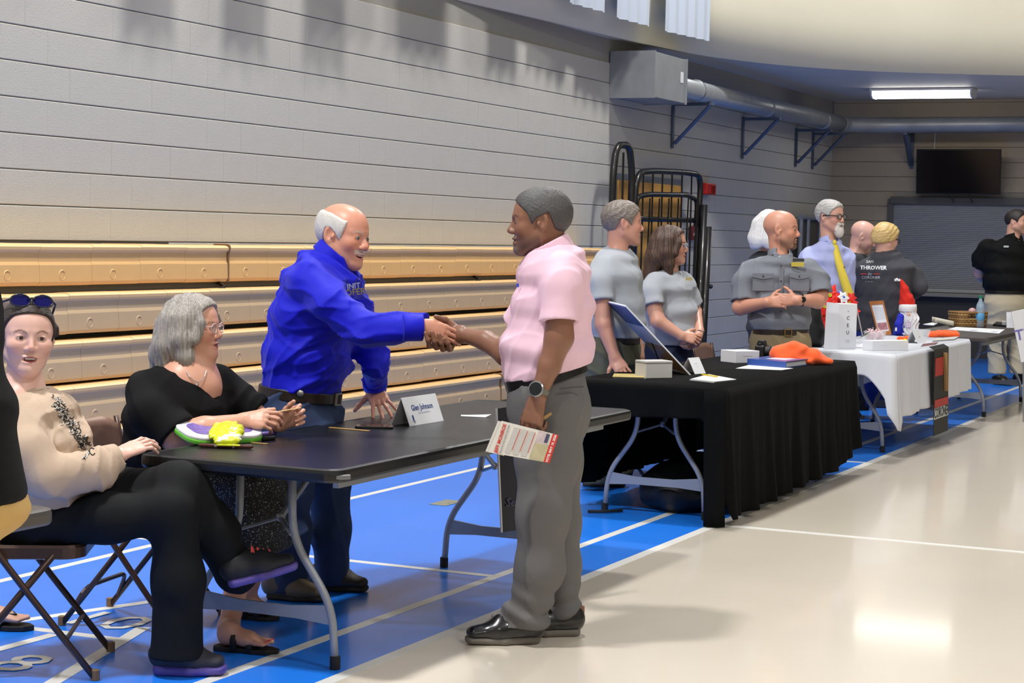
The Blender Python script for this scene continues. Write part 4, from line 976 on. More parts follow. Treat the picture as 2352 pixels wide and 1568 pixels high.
# gnome doll
g = onz(2086, 772, H3)+FH*.12; sc = 1/ (FPX/((np.array((g[0], g[1], 0))-CAM_C) @ FH))
def gp(u, v, d=0): return onp(u, v, g, d)
E_ = empty('gnome_doll', (g[0], g[1], H3), 'plush gnome doll with tall red hat and white beard on the white cloth', 'doll')
sd = SDF(); sd.econe(gp(2070, 770), gp(2076, 730), (.075, .07), (.06, .06), RT, k=.03); sd.clip((0, 0, H3), (0, 0, -1)); sd.build('blue_body', mat('plush_blue', (28, 40, 176), rough=.9, bump=.2, bscale=300), E_, step=.008)
sd = SDF(); sd.econe(gp(2090, 765, -.05), gp(2092, 735, -.04), (.07, .04), (.065, .045), RT, k=.03).econe(gp(2090, 735, -.03), gp(2085, 712, -.01), (.07, .05), (.065, .06), RT, k=.03)
sd.disp = lambda P: .005*np.sin((P @ RT)*190+4*np.sin(P[..., 2]*40)); sd.clip((0, 0, H3), (0, 0, -1)); sd.build('white_beard', mat('plush_white', (230, 230, 234), rough=.95, bump=.5, bscale=160), E_, step=.006)
sd = SDF(); sd.chain([gp(2085, 712), gp(2083, 690), gp(2077, 665), gp(2070, 642)], [.075, .062, .036, .010], k=.03); sd.clip(gp(2085, 712), (0, 0, -1)); sd.disp = lambda P: .003*np.sin(P[..., 2]*70+5*np.sin((P @ RT)*30)); sd.build('red_hat', mat('plush_red', (212, 38, 24), rough=.9, bump=.2, bscale=300), E_, step=.008)
q = MB(); q.lathe([(.078, -.012), (.086, 0), (.082, .05), (.074, .055)], gp(2085, 713), 20, sy=.9); q.build('hat_band', mat('plush_white', (230, 230, 234)), E_, smooth=True)
sd = SDF(); sd.chain([gp(2069, 728, -.06), gp(2064, 745, -.08), gp(2062, 760, -.07)], [.03, .034, .028], k=.02); sd.clip((0, 0, H3), (0, 0, -1)); sd.build('arm', mat('plush_blue', (28, 40, 176)), E_, step=.008)
q = MB(); q.box(gp(2058, 756, -.105), (.016, .004, .03), R=frame(RT)); q.build('star_patch', M_PETW, E_)
q = MB(); q.ball(gp(2087, 722, -.075), .016, 10); q.build('nose', mat('plush_skin', (226, 180, 160), rough=.8), E_, smooth=True)
q = MB(); q.ball(gp(2060, 642), .014, 8); q.build('hat_pompom', M_PETW, E_, smooth=True)
q = MB(); q.box(gp(2086, 745, -.10), (.04, .003, .05), R=frame(RT)); q.build('apron_print', mat('print_mauve', (206, 190, 214), rough=.8, var=.4, vscale=60), E_)
# candy bowl
g = onz(2012, 786, H3)+FH*.06; E_ = empty('candy_bowl', (g[0], g[1], H3), 'clear bowl heaped with pink wrapped candies on the white cloth', 'bowl')
q = MB(); q.lathe([(.055, .002), (.075, .01), (.088, .07), (.092, .085), (.088, .085), (.083, .07), (.07, .014), (.05, .008)], (g[0], g[1], H3), 24); q.build('glass_bowl', mat('clear_plastic', (235, 240, 245), rough=.08, alpha=.25, spec=.6), E_, smooth=True)
M_CND = mat('candy_pink', (232, 196, 200), rough=.35, var=.2, vscale=60)
cm = None
for k in range(70):
    r = .068*math.sqrt(random.random()); a_ = random.uniform(0, 6.28); h_ = random.uniform(.015, .085+.02*(1-r/.07))
    if cm is None:
        q = MB(); q.ball((0, 0, 0), (.013, .009, .009), 6); 
        for s_ in (-1, 1): q.add([(s_*.012, 0, 0), (s_*.022, .007, .004), (s_*.022, -.007, -.004)], [(0, 1, 2)])
        cm = q.mesh('wrapped_candy', M_CND)
    o = bpy.data.objects.new('wrapped_candy', cm); COL.objects.link(o); o.location = (g[0]+r*math.cos(a_), g[1]+r*math.sin(a_), H3+h_); o.rotation_euler = (random.uniform(0, 3), random.uniform(0, 3), random.uniform(0, 6))
    tag(o, 'pink wrapped candy in the clear bowl', 'candy', 'wrapped candies in the bowl')
# long white box lying, open paper, cards, bits
E_, c, R3, L = pbox('long_box', (2003, 806), (2086, 805), .11, .075, H3, M_CARD, 'long white box lying at the front of the white cloth', 'box')
text('lettering', '- ---- ---', .022, c-R3[:, 1]*.0562+UP*.04-R3[:, 0]*.05, R3[:, 0], UP, M_INKP, E_, extrude=.0002)
sheets('paper_sheet', [(1966, 797), (2003, 803), (2012, 786), (1990, 783)], 1, .003, H3, M_CARD, 'white sheet between display box and long box')
tent('name_card', (2108, 789), (2128, 786), .10, H3, 'small white folded card near the black banner', .5, [('-----', .03, .5, .5, M_INKD, {})])
def blobs(name, pts, r, m_, label, cat, step=.008, z=H3):
    sd = SDF(); 
    for u, v in pts: p = onz(u, v, z); sd.ell(p+UP*r*.35, (r, r, r*.75), k=.03)
    sd.clip((0, 0, z), (0, 0, -1)); sd.disp = lambda P: .004*np.sin(P[..., 0]*60)*np.sin(P[..., 1]*70); o = empty(name, tuple(onz(*pts[0], z)), label, cat); sd.build('soft_body', m_, o, step=step)
blobs('orange_beanie', [(2142, 774), (2155, 773), (2168, 773), (2180, 773), (2192, 774)], .05, mat('safety_orange', (250, 96, 36)), 'row of orange fabric caps at the far end of the white cloth', 'fabric')
blobs('orange_wristband', [(2068, 781), (2080, 780), (2090, 779)], .03, mat('safety_orange', (250, 96, 36)), 'small orange band beside the gnome doll', 'fabric')
blobs('yellow_duck_toy', [(2072, 786), (2080, 785)], .022, mat('toy_yellow', (236, 206, 40), rough=.4), 'small yellow toy beside the orange band', 'toy')
g = onz(2122, 778, H3)+FH*.1; q = MB(); q.lathe([(.04, .002), (.06, .01), (.075, .06), (.078, .075), (.072, .06), (.055, .012)], (g[0], g[1], H3), 20); tag(q.build('clear_cup', mat('clear_plastic', (235, 240, 245)), smooth=True), 'clear plastic dish behind the small folded card', 'dish')
sheets('flyer_stack', [(2140, 785), (2190, 781), (2200, 775), (2150, 779)], 2, .006, H3, M_GREYB, 'grey flyers beside the orange caps')
sheets('leaflet', [(2115, 796), (2150, 791), (2155, 786), (2120, 790)], 1, .003, H3, mat('leaflet_dark', (110, 60, 66), rough=.5), 'dark red leaflet at the front edge of the white cloth')
# black banner strip hanging down the front of the white cloth
a, b = onz(2124, 795, .76), onz(2148, 788, .76); x0, x1 = a[0], b[0]; YF = 3.07
E_ = empty('hanging_banner', ((x0+x1)/2, YF, .1), 'long black banner strip hanging down the white cloth with lettering', 'banner')
q = MB(); q.grid(np.array([[(x, YF+(.04 if z > .74 else 0)-.02*(1-z/.75), z) for z in (.757, .735, .5, .3, .08)] for x in np.linspace(x0, x1, 4)])); q.build('banner_cloth', mat('banner_black', (24, 22, 22), rough=.6), E_, solid=.004)
bx = (x0+x1)/2; 
for z, s_, t_, col in ((.60, .06, 'RE\nELECT', (214, 44, 36)), (.32, .05, 'SHERIFF', (214, 70, 40))):
    q = MB(); q.box((bx-(x1-x0)*(.18 if z > .5 else 0), YF-.02*(1-z/.75)-.004, z), ((x1-x0)*(.55 if z > .5 else .96), .003, .14 if z > .5 else .06)); q.build('printed_patch', mat('print_red', (176, 40, 32), rough=.5), E_)
q = MB(); q.box((bx, YF-.02*(1-.245/.75)-.004, .245), ((x1-x0)*.98, .003, .085)); pl = q.build('printed_plate', mat('plate_white', (206, 210, 200), rough=.5), E_)
text('lettering', 'CORONER', (x1-x0)*.21, (bx, YF-.02*(1-.245/.75)-.007, .245), (1, 0, 0), UP, M_INKD, E_, extrude=.0004, bold=.002)
q = MB(); q.tube([(bx+(x1-x0)*.22, YF-.013, .40), (bx+(x1-x0)*.12, YF-.008, .70)], .02, 6, flat=(1.4, .3)); q.build('printed_figure', mat('print_brass', (150, 116, 70), rough=.5), E_)

# ================================================================ THINGS ON THE GREY TABLE
H4 = .7385
g = onz(2222, 750, H4); R3 = frame(RT*.95+FH*.3); E_ = empty('wicker_basket', tuple(g), 'rectangular woven wicker basket with a dark handle slot', 'basket')
M_WICK = mat('wicker', (176, 140, 88), rough=.7, var=.2, vscale=60); M_WICK2 = mat('wicker_dark', (140, 104, 60), rough=.7, var=.2, vscale=60)
bw, bd, bh = .29, .20, .15
for row in range(7):
    z = .012+row*bh/7; P = rrect(bw+.02*row/7, bd+.02*row/7, .03, 4); n = len(P); pts = []
    for i, (x, y) in enumerate(P+[P[0]]):
        pts.append((x, y))
    dense = []
    for (x0_, y0_), (x1_, y1_) in zip(pts[:-1], pts[1:]):
        m_ = max(1, int(math.hypot(x1_-x0_, y1_-y0_)/.02))
        for k in range(m_): t = k/m_; dense.append((x0_+(x1_-x0_)*t, y0_+(y1_-y0_)*t))
    path = []
    for i, (x, y) in enumerate(dense+[dense[0]]):
        o_ = .006*(1 if (i+row) % 2 else -1); l = math.hypot(x, y); path.append(np.array(g)+R3 @ np.array((x+o_*x/l, y+o_*y/l, z)))
    # handle slot: upper rows skip the middle of the near side
    if row in (4, 5):
        segs = []; cur_ = []
        for p_, (x, y) in zip(path, dense+[dense[0]]):
            if abs(x) < .045 and y < 0:
                if len(cur_) > 1: segs.append(cur_)
                cur_ = []
            else: cur_.append(p_)
        segs.append(cur_)
    else: segs = [path]
    q = MB()
    for s_ in segs:
        if len(s_) > 1: q.tube(s_, .0125, 6)
    q.build('woven_strand', M_WICK if row % 2 else M_WICK2, E_, smooth=True)
q = MB(); q.box(np.array(g)+R3 @ np.array((0, 0, .01)), (bw*.95, bd*.95, .012), R=R3); q.build('base', M_WICK2, E_)
q = MB(); q.box(np.array(g)+R3 @ np.array((0, .0, .05)), (bw*.9, bd*.9, .08), R=R3); q.build('liner', mat('liner_dark', (40, 36, 34), rough=.8), E_)
q = MB(); q.ball(np.array(g)+R3 @ np.array((.06, .02, .15)), (.04, .04, .035), 12); tag(q.build('pink_ball', mat('pink_tin', (206, 160, 160), rough=.3), smooth=True), 'shiny pink ornament resting in the wicker basket', 'ornament')
g = onz(2253, 752, H4)+FH*.05; E_ = empty('water_bottle', tuple(g), 'clear plastic water bottle with a green cap by the basket', 'bottle'); g = (g[0], g[1], H4)
q = MB(); q.lathe([(.036, 0), (.042, .008), (.042, .09), (.039, .10), (.042, .11), (.042, .19), (.036, .225), (.018, .262), (.016, .285), (.001, .286)], g, 20); q.build('bottle_body', mat('bottle_plastic', (190, 214, 236), rough=.06, alpha=.45, spec=.7), E_, smooth=True)
q = MB(); q.lathe([(.0425, .07), (.0432, .072), (.0432, .135), (.0425, .137)], g, 20); q.build('paper_label', mat('label_blue', (96, 170, 224), rough=.4), E_, smooth=True)
q = MB(); q.lathe([(.018, .284), (.019, .286), (.019, .308), (.016, .31)], g, 16); q.build('cap', mat('cap_green', (20, 130, 92), rough=.4), E_)
# visor
g = onz(2160, 750, H4)+UP*.0; E_ = empty('sun_visor', tuple(g), 'white open-top sun visor cap lying beside the basket', 'visor')
R3 = frame(RT); P = []
for i in range(25):
    a_ = math.radians(-150+300*i/24); P.append([np.array(g)+R3 @ np.array((.105*math.cos(a_)+.02, .10*math.sin(a_), z+.02*(1-math.cos(a_)))) for z in (.008, .032, .056)])
q = MB(); q.grid(np.array(P)); q.build('headband', mat('visor_cream', (214, 208, 190), rough=.7), E_, smooth=True, solid=.005)
P = []
for i in range(9):
    a_ = math.radians(130+100*i/8); P.append([np.array(g)+R3 @ np.array((.02+r*math.cos(a_), r*.95*math.sin(a_), .035-.22*(r-.1))) for r in (.10, .13, .16, .185)])
q = MB(); q.grid(np.array(P)); q.build('brim', mat('visor_white', (228, 228, 230), rough=.6), E_, smooth=True, solid=.006)
sheets('poster_sheet', [(2176, 757), (2295, 766), (2308, 757), (2196, 751)], 1, .004, H4, M_PAPER, 'long white printed sheet at the front of the grey table')
for (u, v, s_) in ((2236, 758, .05), (2284, 761, .04)):
    p = onz(u, v, H4+.005); q = MB(); q.box((p[0], p[1], H4+.0046), (s_*3, s_, .0006)); tag(q.build('printed_block', M_INKP), 'violet printed block on the long sheet, %s' % ('nearer the basket' if u < 2250 else 'at its right end'), 'print')
sheets('clipboard', [(2280, 748), (2318, 752), (2322, 745), (2288, 742)], 2, .01, H4, mat('phone_black', (12, 12, 14)), 'black clipboard and tablet at the right end of the grey table')
g = onz(2306, 746, H4+.02); q = MB(); q.tube([g, g+UP*.045], .022, 10); tag(q.build('glass_jar', mat('clear_plastic', (235, 240, 245)), smooth=True), 'small clear jar standing on the black clipboard', 'jar')
# standing sign at the right edge
g = np.array((16.75, 2.86, 0)); tl, bl = onp(2322, 716, g), onp(2345, 832, g); w = .62
E_ = empty('campaign_sign', tuple(g), 'white sign board with purple lettering cut by the right edge', 'sign')
up = tl-bl; hh = np.linalg.norm(up); upn = up/hh; rr = RT-upn*(RT @ upn); rr /= np.linalg.norm(rr); nn = np.cross(rr, upn)
q = MB(); q.box(bl+up/2+rr*w/2, (w, hh, .012), R=np.array([rr, upn, nn]).T); q.build('board', M_CARD, E_)
M_PUR = mat('ink_purple', (120, 112, 184), rough=.6)
for body, sz, fy in (('SAM', .085, .80), ('THROWER', .13, .52), ('FOR', .06, .30), ('CORONER', .11, .13)): text('lettering', body, sz, bl+up*fy+rr*(w*.5)+nn*.0075, rr, upn, M_PUR, E_, extrude=.0004, bold=.002)
q = MB(); q.tube([bl+rr*.02, np.array((bl[0]+rr[0]*.02, bl[1]+rr[1]*.02, 0))+RT*.02], .006, 6); q.build('stake', M_GALV, E_)
q = MB(); q.tube([bl+rr*(w-.05), np.array((bl[0]+rr[0]*(w-.05), bl[1]+rr[1]*(w-.05), 0))], .006, 6); q.build('stake', M_GALV, E_)
q = MB(); p = onp(2330, 735, g, .1); q.box(p, (.14, .012, .14), R=frame(RT, None, (0.2, 0, 1))); tag(q.build('white_card', M_CARD), 'white card tucked behind the sign board', 'card')
# ================================================================ PEOPLE
def unit(v): v = np.array(v, float); return v/np.linalg.norm(v)
def facing(deg):
    """0 = to the right of the picture, 90 = to the camera, 180 = left, 270 = away"""
    a = math.radians(deg); return RT*math.cos(a)-FH*math.sin(a)
def wrinkle(seed, amp, f, aniso=(1, 1, 1)):
    """cloth relief: soft warped creases in two directions that come and go"""
    r = np.random.default_rng(seed); D = [unit(r.normal(size=3)*np.array(aniso)) for _ in range(8)]; p = r.uniform(0, 6.28, 8)
    def fn(P):
        P = P.astype(np.float32); a = P @ D[0]; b = P @ D[1]; c = P @ D[2]; d = P @ D[3]
        x1 = a*f*.5+1.6*np.sin(b*f*.22+p[0])+p[1]; x2 = c*f*.62+1.4*np.sin(d*f*.25+p[2])+p[3]
        m1 = .5+.5*np.sin((P @ D[4])*f*.21+p[4]); m2 = .5+.5*np.sin((P @ D[5])*f*.19+p[5])
        n = (1-np.abs(np.sin(x1)))**2*m1+(1-np.abs(np.sin(x2)))**2*m2-.33
        return (-amp*1.5*n+amp*.25*np.sin((P @ D[6])*f*.35+p[6])).astype(np.float32)
    return fn
class Head:
    def __init__(s, c, fwd, up, size): s.c = np.array(c, float); s.R = frame(fwd, None, up); s.s = size; s.lat = s.R[:, 1]
    def P(s, x, y, z): return s.c+s.R @ (np.array((x, y, z), float)*s.s)
    def loc(s, v): return ((v-s.c) @ s.R)/s.s
def add_head(S_, h, jaw=1.0, nose=1.0, chin=1.0, mouth=.0012, width=1.0, ear=1.0, cheek=1.0, brow=1.0):
    s = h.s; R = h.R; w = width
    E = lambda c, r, k=.02, sub=False: S_.ell(h.P(c[0], c[1]*w, c[2]), np.array(r)*s*np.array((1, w, 1)), R=R, k=k*s, sub=sub)
    K = lambda a, b, ra, rb, k=.015: S_.cone(h.P(*a), h.P(*b), ra*s, rb*s, k=k*s)
    E((-.018, 0, .030), (.097, .077, .086)); E((.028, 0, .020), (.060, .064, .074), .03); E((.040, 0, -.045), (.046, .056*jaw, .058), .03)
    for y in (-1, 1):
        K((-.004, y*.052*jaw*w, -.052), (.060, y*.017*w, -.098), .020*jaw, .018, .03)
        K((.082, y*.010*w, .017), (.062, y*.048*w, .015), .010*brow, .008, .014)
        E((.058, y*.040, -.026), (.023*cheek, .022*cheek, .024), .022)
        K((.0945, y*.012*nose, -.036), (.090, y*.014*nose, -.037), .0085*nose, .007, .007)
    E((.070, 0, -.098*chin), (.022, .022, .020), .02)
    K((.085, 0, .004), (.1015+.006*(nose-1), 0, -.030), .0068, .0108*nose, .010)
    for y in (-1, 1): E((.094, y*.032, .000), (.014, .015, .0095), .012, True)
    for y in (-1, 1):
        E((.0745, y*.0315, -.001), (.0140, .0150, .0130), .004)
        E((.0905, y*.0315, -.0015), (.0078, .0136, .0058), .003, True)
    E((.083, 0, -.0600), (.0140, .023, .0066), .008); E((.081, 0, -.0745), (.0135, .020, .0076), .008)
    E((.097, 0, -.0672), (.013, .021, mouth), .004, True)
    if mouth > .004: E((.088, 0, -.0680), (.018, .019, mouth*.9), .004, True)
    if ear:
        for y in (-1, 1):
            S_.ell(h.P(-.010, y*.077*w, -.006), np.array((.020, .0085, .032))*s*ear, R=R @ frame((1, y*-.35, .12), None, (0, 0, 1)), k=.006*s)
            S_.ell(h.P(-.005, y*.0865*w, -.001), np.array((.0115, .0085, .020))*s*ear, R=R, k=.004*s, sub=True); S_.ell(h.P(.006, y*.080*w, -.010), np.array((.006, .005, .008))*s*ear, R=R, k=.004*s)
def skin_color(heads, base, lip=None, brow=None, stubble=None, flush=.10, extra=None):
    b = np.array(lin(base)); lp = np.array(lin(lip)) if lip else b*np.array((.85, .6, .6)); br = np.array(lin(brow)) if brow else None
    def fn(v):
        c = np.tile(b, (len(v), 1)); h = heads; q = h.loc(v); x, y, z = q.T; near = np.linalg.norm(q, axis=1) < .17
        def mix(m_, col):
            m_ = np.clip(m_, 0, 1)*near; c[:] = c*(1-m_[:, None])+np.array(col)*m_[:, None]
        fl = np.exp(-(((x-.07)/.03)**2+((np.abs(y)-.045)/.02)**2+((z+.03)/.022)**2))+.8*np.exp(-(((x-.108)/.015)**2+(y/.016)**2+((z+.03)/.016)**2))
        mix(fl*flush*4, b*np.array((1.02, .72, .66)))
        if stubble: mix(((z < -.035) & (x > .0) & (z > -.13))*np.exp(-((z+.085)/.03)**2)*.75*(~((np.abs(y) < .024) & (np.abs(z+.067) < .012))), lin(stubble))
        mix(((x > .075) & (np.abs(y) < .0235) & (np.abs(z+.0672) < .0125))*np.exp(-((y/.02)**4))*1.0*(np.abs(z+.0672) < .0115-.006*(np.abs(y)/.024)), lp)
        mix(((x > .07) & (np.abs(y) < .017) & (np.abs(z+.0672) < .0022)), lp*.25)
        if br is not None: mix(((x > .05) & (np.abs(np.abs(y)-.033) < .019) & (np.abs(z-.0215+.007*((np.abs(y)-.034)/.018)**2) < .0030))*.8, br)
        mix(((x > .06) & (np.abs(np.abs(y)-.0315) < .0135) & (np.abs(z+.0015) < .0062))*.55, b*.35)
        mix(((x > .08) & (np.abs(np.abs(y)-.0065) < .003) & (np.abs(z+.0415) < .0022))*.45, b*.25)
        if extra: extra(c, q, mix)
        return c
    return fn
M_SKIN = mat('skin', (220, 170, 140), rough=.40, attr='Col', bump=.06, bscale=450, sss=.12)
M_EYEW = mat('eye_white', (232, 228, 222), rough=.15)
def eyes(h, parent, iris=(70, 48, 34), look=(1, 0, 0)):
    for y in (-1, 1):
        q = MB(); c = h.P(.0738, y*.0315, -.001); q.ball(c, .0130*h.s, 14); lk = unit(h.R @ unit(np.array(look, float))); Rb = frame(np.cross(lk, (.1, .2, 1)), None, lk)
        q.cur = 1; q.lathe([(.0068*h.s, 0), (.0052*h.s, .0022*h.s), (.0001, .0026*h.s)], c+lk*.0113*h.s, 12, R=Rb)
        q.cur = 2; q.lathe([(.0034*h.s, 0), (.0024*h.s, .0009*h.s), (.0001, .0011*h.s)], c+lk*.0132*h.s, 10, R=Rb)
        q.build('eye', [M_EYEW, mat('iris_%d' % iris[0], iris, rough=.2), M_RUB], parent, smooth=True)
def cap_hair(h, thick=.010, zx=None, zmax=None, front=.0, noise=.003, f=300, seed=1, side=1.0, back=0.0):
    """short hair mass hugging the skull; zx: ([x...],[zmin...]) hairline seen from the side"""
    S_ = SDF(); s = h.s; t = thick
    S_.ell(h.P(-.018, 0, .030), np.array((.097+t, (.077+t)*side, .086+t))*s, R=h.R, k=.02*s)
    S_.ell(h.P(.026+front, 0, .026), np.array((.058+t, (.062+t)*side, .070+t))*s, R=h.R, k=.03*s)
    if back: S_.ell(h.P(-.075, 0, -.02), np.array((.04+t, .06, .06))*s, R=h.R, k=.03*s)
    X, Z = zx
    def cl(P):
        q = h.loc(P); x, y, z = q[..., 0], q[..., 1], q[..., 2]; return (np.interp(x, X, Z)-z)*s*.8
    S_.clipf(cl, .006)
    if zmax is not None:
        S_.clipf(lambda P: (h.loc(P)[..., 2]-np.interp(h.loc(P)[..., 0], *zmax))*s*.8, .01)
    w1 = wrinkle(seed, noise, f); S_.disp = w1
    return S_
def add_hand(S_, wrist, d, back, thumb_up, curl, s=1.0, spread=(-8, -2, 3, 10), thumb=(.55, .75, -.25), tcurl=20, k=.009, palm=1.0):
    """d: finger direction, back: back-of-hand normal, thumb_up: vector on the thumb's side; curl: list of four (a,b,c) degrees"""
    x = unit(d); z = unit(np.array(back)-x*(np.array(back) @ x)); y = np.cross(z, x); ts = 1 if y @ np.array(thumb_up) > 0 else -1
    W_ = np.array(wrist, float); P = lambda a, b, c: W_+(x*a+y*b*ts+z*c)*s
    S_.econe(P(-.01, 0, 0), P(.075, 0, 0), (.030*s, .019*s), (.041*s*palm, .0135*s), y, k=.015, cap=.7)
    S_.cone(P(.01, .018, -.006), P(.05, .026, -.008), .017*s, .012*s, k=.012)
    base = [(.086, .030), (.091, .0100), (.087, -.0105), (.079, -.029)]; Ls = [(.040, .025, .021), (.044, .028, .022), (.040, .026, .021), (.031, .020, .019)]; rr = [.0088, .0090, .0086, .0076]
    tips = []
    for i in range(4):
        a0 = math.radians(spread[i]); dx = x*math.cos(a0)-y*ts*math.sin(a0); p = P(base[i][0], base[i][1], 0); ang = 0
        S_.cone(P(.05, base[i][1]*.8, .001), p, .010*s, rr[i]*1.06*s, k=k)
        for j in range(3):
            ang += math.radians(curl[i][j]); dd = dx*math.cos(ang)-z*math.sin(ang); q = p+dd*Ls[i][j]*s; S_.cone(p, q, rr[i]*s*(1-.08*j), rr[i]*s*(.92-.08*j), k=k*.45); p = q
        tips.append(p)
    t = unit(x*thumb[0]+y*ts*thumb[1]+z*thumb[2]); p = P(.022, .026, -.006)
    for j, (l, r) in enumerate(((.040, .0125), (.031, .0105), (.024, .0092))):
        q = p+t*l*s; S_.cone(p, q, r*s, r*s*.9, k=k); p = q; a = math.radians(tcurl); ax = x*.8-z*.4; t = unit(t*math.cos(a)+ax*math.sin(a))
    tips.append(p); return tips
def shoe(parent, heel, toe, m_up, m_sole, w=.05, h=.10, sole=.028, step=.006, lace=None, ankle=True, name='shoe', z=0.0, tilt=None, heelh=1.0):
    heel = np.array(heel, float); toe = np.array(toe, float); d = toe-heel; L = np.linalg.norm(d); x = d/L; u = UP-x*(UP @ x); u /= np.linalg.norm(u); y = np.cross(u, x)
    P = lambda a, b, c: heel+x*a*L+y*b+u*c
    S_ = SDF(); S_.econe(P(.13, 0, sole+.03), P(.55, 0, sole+.022), (w*.80, h*.42), (w*.95, h*.36), y, k=.03); S_.econe(P(.5, 0, sole+.022), P(.86, 0, sole+.012), (w*.98, h*.34), (w*.78, h*.22), y, k=.03)
    S_.econe(P(.14, 0, sole+.03), P(.22, 0, h), (w*.78, w*.9), (w*.72, w*.9), y, k=.03)
    S_.econe(P(.3, 0, sole+.02), P(.52, 0, h*.72), (w*.7, w*.6), (w*.5, w*.5), y, k=.03)
    S_.clip(P(0, 0, sole*.7), -u); S_.clip(P(.2, 0, h*1.05), u-x*.25)
    o = S_.build(name, m_up, parent, step=step)
    T_ = SDF(); T_.econe(P(.12, 0, sole*.5), P(.5, 0, sole*.5), (w*.86, sole*.9), (w*.98, sole*.85), y, k=.01); T_.econe(P(.5, 0, sole*.5), P(.90, 0, sole*.62), (w*1.0, sole*.85), (w*.76, sole*.6), y, k=.01)
    T_.clip(P(0, 0, 0.0), -u); T_.clip(P(0, 0, sole), u); T_.build('sole', m_sole, o, step=step*.8)
    if lace:
        for i in range(4):
            t = .42+.07*i; hh = h*(1.16-.09*i); q = MB(); q.tube([P(t, -w*.42, hh*.84), P(t+.02, 0, hh+.004), P(t+.04, w*.42, hh*.84)], .0035, 6); q.build('lace', lace, o)
            q = MB(); q.tube([P(t, w*.42, hh*.84), P(t+.02, 0, hh+.004), P(t+.04, -w*.42, hh*.84)], .0035, 6); q.build('lace', lace, o)
    return o
def person(G, label): return empty('person', (G[0], G[1], 0), label, 'person')
def glasses(h, parent, m_, r=(.024, .017), lens=None, z=.0, fwd=.0, rim=.0018, name='glasses'):
    g = None
    for y in (-1, 1):
        q = MB(); c = (.100+fwd, y*.033, -.002+z); P = [h.P(c[0]-.006*abs(math.cos(a)), c[1]+r[0]*math.cos(a), c[2]+r[1]*math.sin(a)) for a in np.linspace(0, 2*math.pi, 19)]
        q.tube(P, rim*h.s, 6, cap=False); o = q.build(name+'_rim', m_, parent, smooth=True)
        q = MB(); q.add(P[:-1], [tuple(range(18))]); q.build('lens', lens or mat('lens_clear', (230, 236, 240), rough=.05, alpha=.22, spec=.7), o)
        q = MB(); q.tube([h.P(.096+fwd, y*.056, .004+z), h.P(.05+fwd, y*.078, .006+z), h.P(-.01, y*.082, .006+z), h.P(-.03, y*.078, -.012+z)], rim*1.2*h.s, 6); q.build(name+'_temple', m_, parent, smooth=True)
    q = MB(); q.tube([h.P(.102+fwd, -.010, .002+z), h.P(.106+fwd, 0, .005+z), h.P(.102+fwd, .010, .002+z)], rim*1.1*h.s, 6); q.build(name+'_bridge', m_, parent, smooth=True)
def watch(parent, a, b, axis_face, r, m_band, m_case, m_face, size=.021):
    """band around the forearm at point a (axis b), round case on the side axis_face"""
    x = unit(b); f = unit(np.array(axis_face)-x*(np.array(axis_face) @ x)); s_ = np.cross(x, f); q = MB()
    q.lathe([(r*.97, -.010), (r*1.05, -.009), (r*1.05, .009), (r*.97, .010)], a, 18, R=np.array([f, s_, x]).T); w = q.build('watch_band', m_band, parent, smooth=True)
    B = np.array([x, s_, f]).T; B = B if np.linalg.det(B) > 0 else np.array([-x, s_, f]).T
    q = MB(); q.lathe([(size*.95, -.004), (size, .0), (size, .007), (size*.88, .010)], np.array(a)+f*r, 20, R=B); q.build('watch_case', m_case, w, smooth=False)
    q = MB(); q.lathe([(size*.84, .0095), (size*.82, .0108), (.0005, .0110)], np.array(a)+f*r, 20, R=B); q.build('watch_face', m_face, w)
def fabric(name, rgb, rough=.85, bump=.25, bscale=600, var=.03, vscale=6, sheen=.0, **k): return mat(name, rgb, rough=rough, bump=bump, bscale=bscale, var=var, vscale=vscale, sheen=sheen, spec=.2, **k)
def hair_mat(name, rgb, var=.35, st=(260, 260, 14), rough=.5): return mat(name, rgb, rough=rough, var=var, vscale=1.0, stretch=st, bump=.35, bscale=1.0)
def ring_belt(parent, sections, xd, m_, h=.036, name='belt', buckle=None, fwd=None, mb_=None, tiltv=UP):
    c, rx, ry = sections; x = unit(xd); t = unit(tiltv); x = unit(x-t*(x @ t)); y = np.cross(t, x); q = MB()
    q.lathe([(.99, -h/2), (1.0, -h/2+.002), (1.0, h/2-.002), (.99, h/2)], (0, 0, 0), 40); V = [c+x*(v[0]*rx)+y*(v[1]*ry)+t*v[2] for v in q.v]; q.v = [tuple(v) for v in V]
    o = q.build(name, m_, parent, smooth=False)
    if buckle is not None:
        f = unit(fwd); a = math.atan2((f @ y)/ry, (f @ x)/rx); p = c+x*rx*math.cos(a)+y*ry*math.sin(a); B = frame(np.cross(t, f), None, t); q = MB()
        for dx_, dz_, sx_, sz_ in ((-buckle/2, 0, .006, h*1.15), (buckle/2, 0, .006, h*1.15), (0, h*.55, buckle, .006), (0, -h*.55, buckle, .006)): q.box(p+f*.004+B @ np.array((dx_, 0, dz_)), (sx_, .008, sz_), R=B)
        q.build('buckle', mb_, o)
    return o

def torso(S_, secs, xd, k=.06, cap=.45):
    for (p0, a0, b0), (p1, a1, b1) in zip(secs[:-1], secs[1:]): S_.econe(p0, p1, (a0, b0), (a1, b1), xd, k=k, cap=cap)
def sleeve(S_, pts, rad, k=.05, end=True, hollow=None):
    if end: S_.cut = [(pts[-1], unit(pts[-1]-pts[-2]))]
    S_.chain(pts+[pts[-1]+unit(pts[-1]-pts[-2])*rad[-1]], rad+[rad[-1]], k=k); S_.cut = None
    if hollow: S_.cone(pts[-1]-unit(pts[-1]-pts[-2])*hollow*.6, pts[-1]+unit(pts[-1]-pts[-2])*.05, rad[-1]-.030, rad[-1]-.012, k=.006, sub=True)
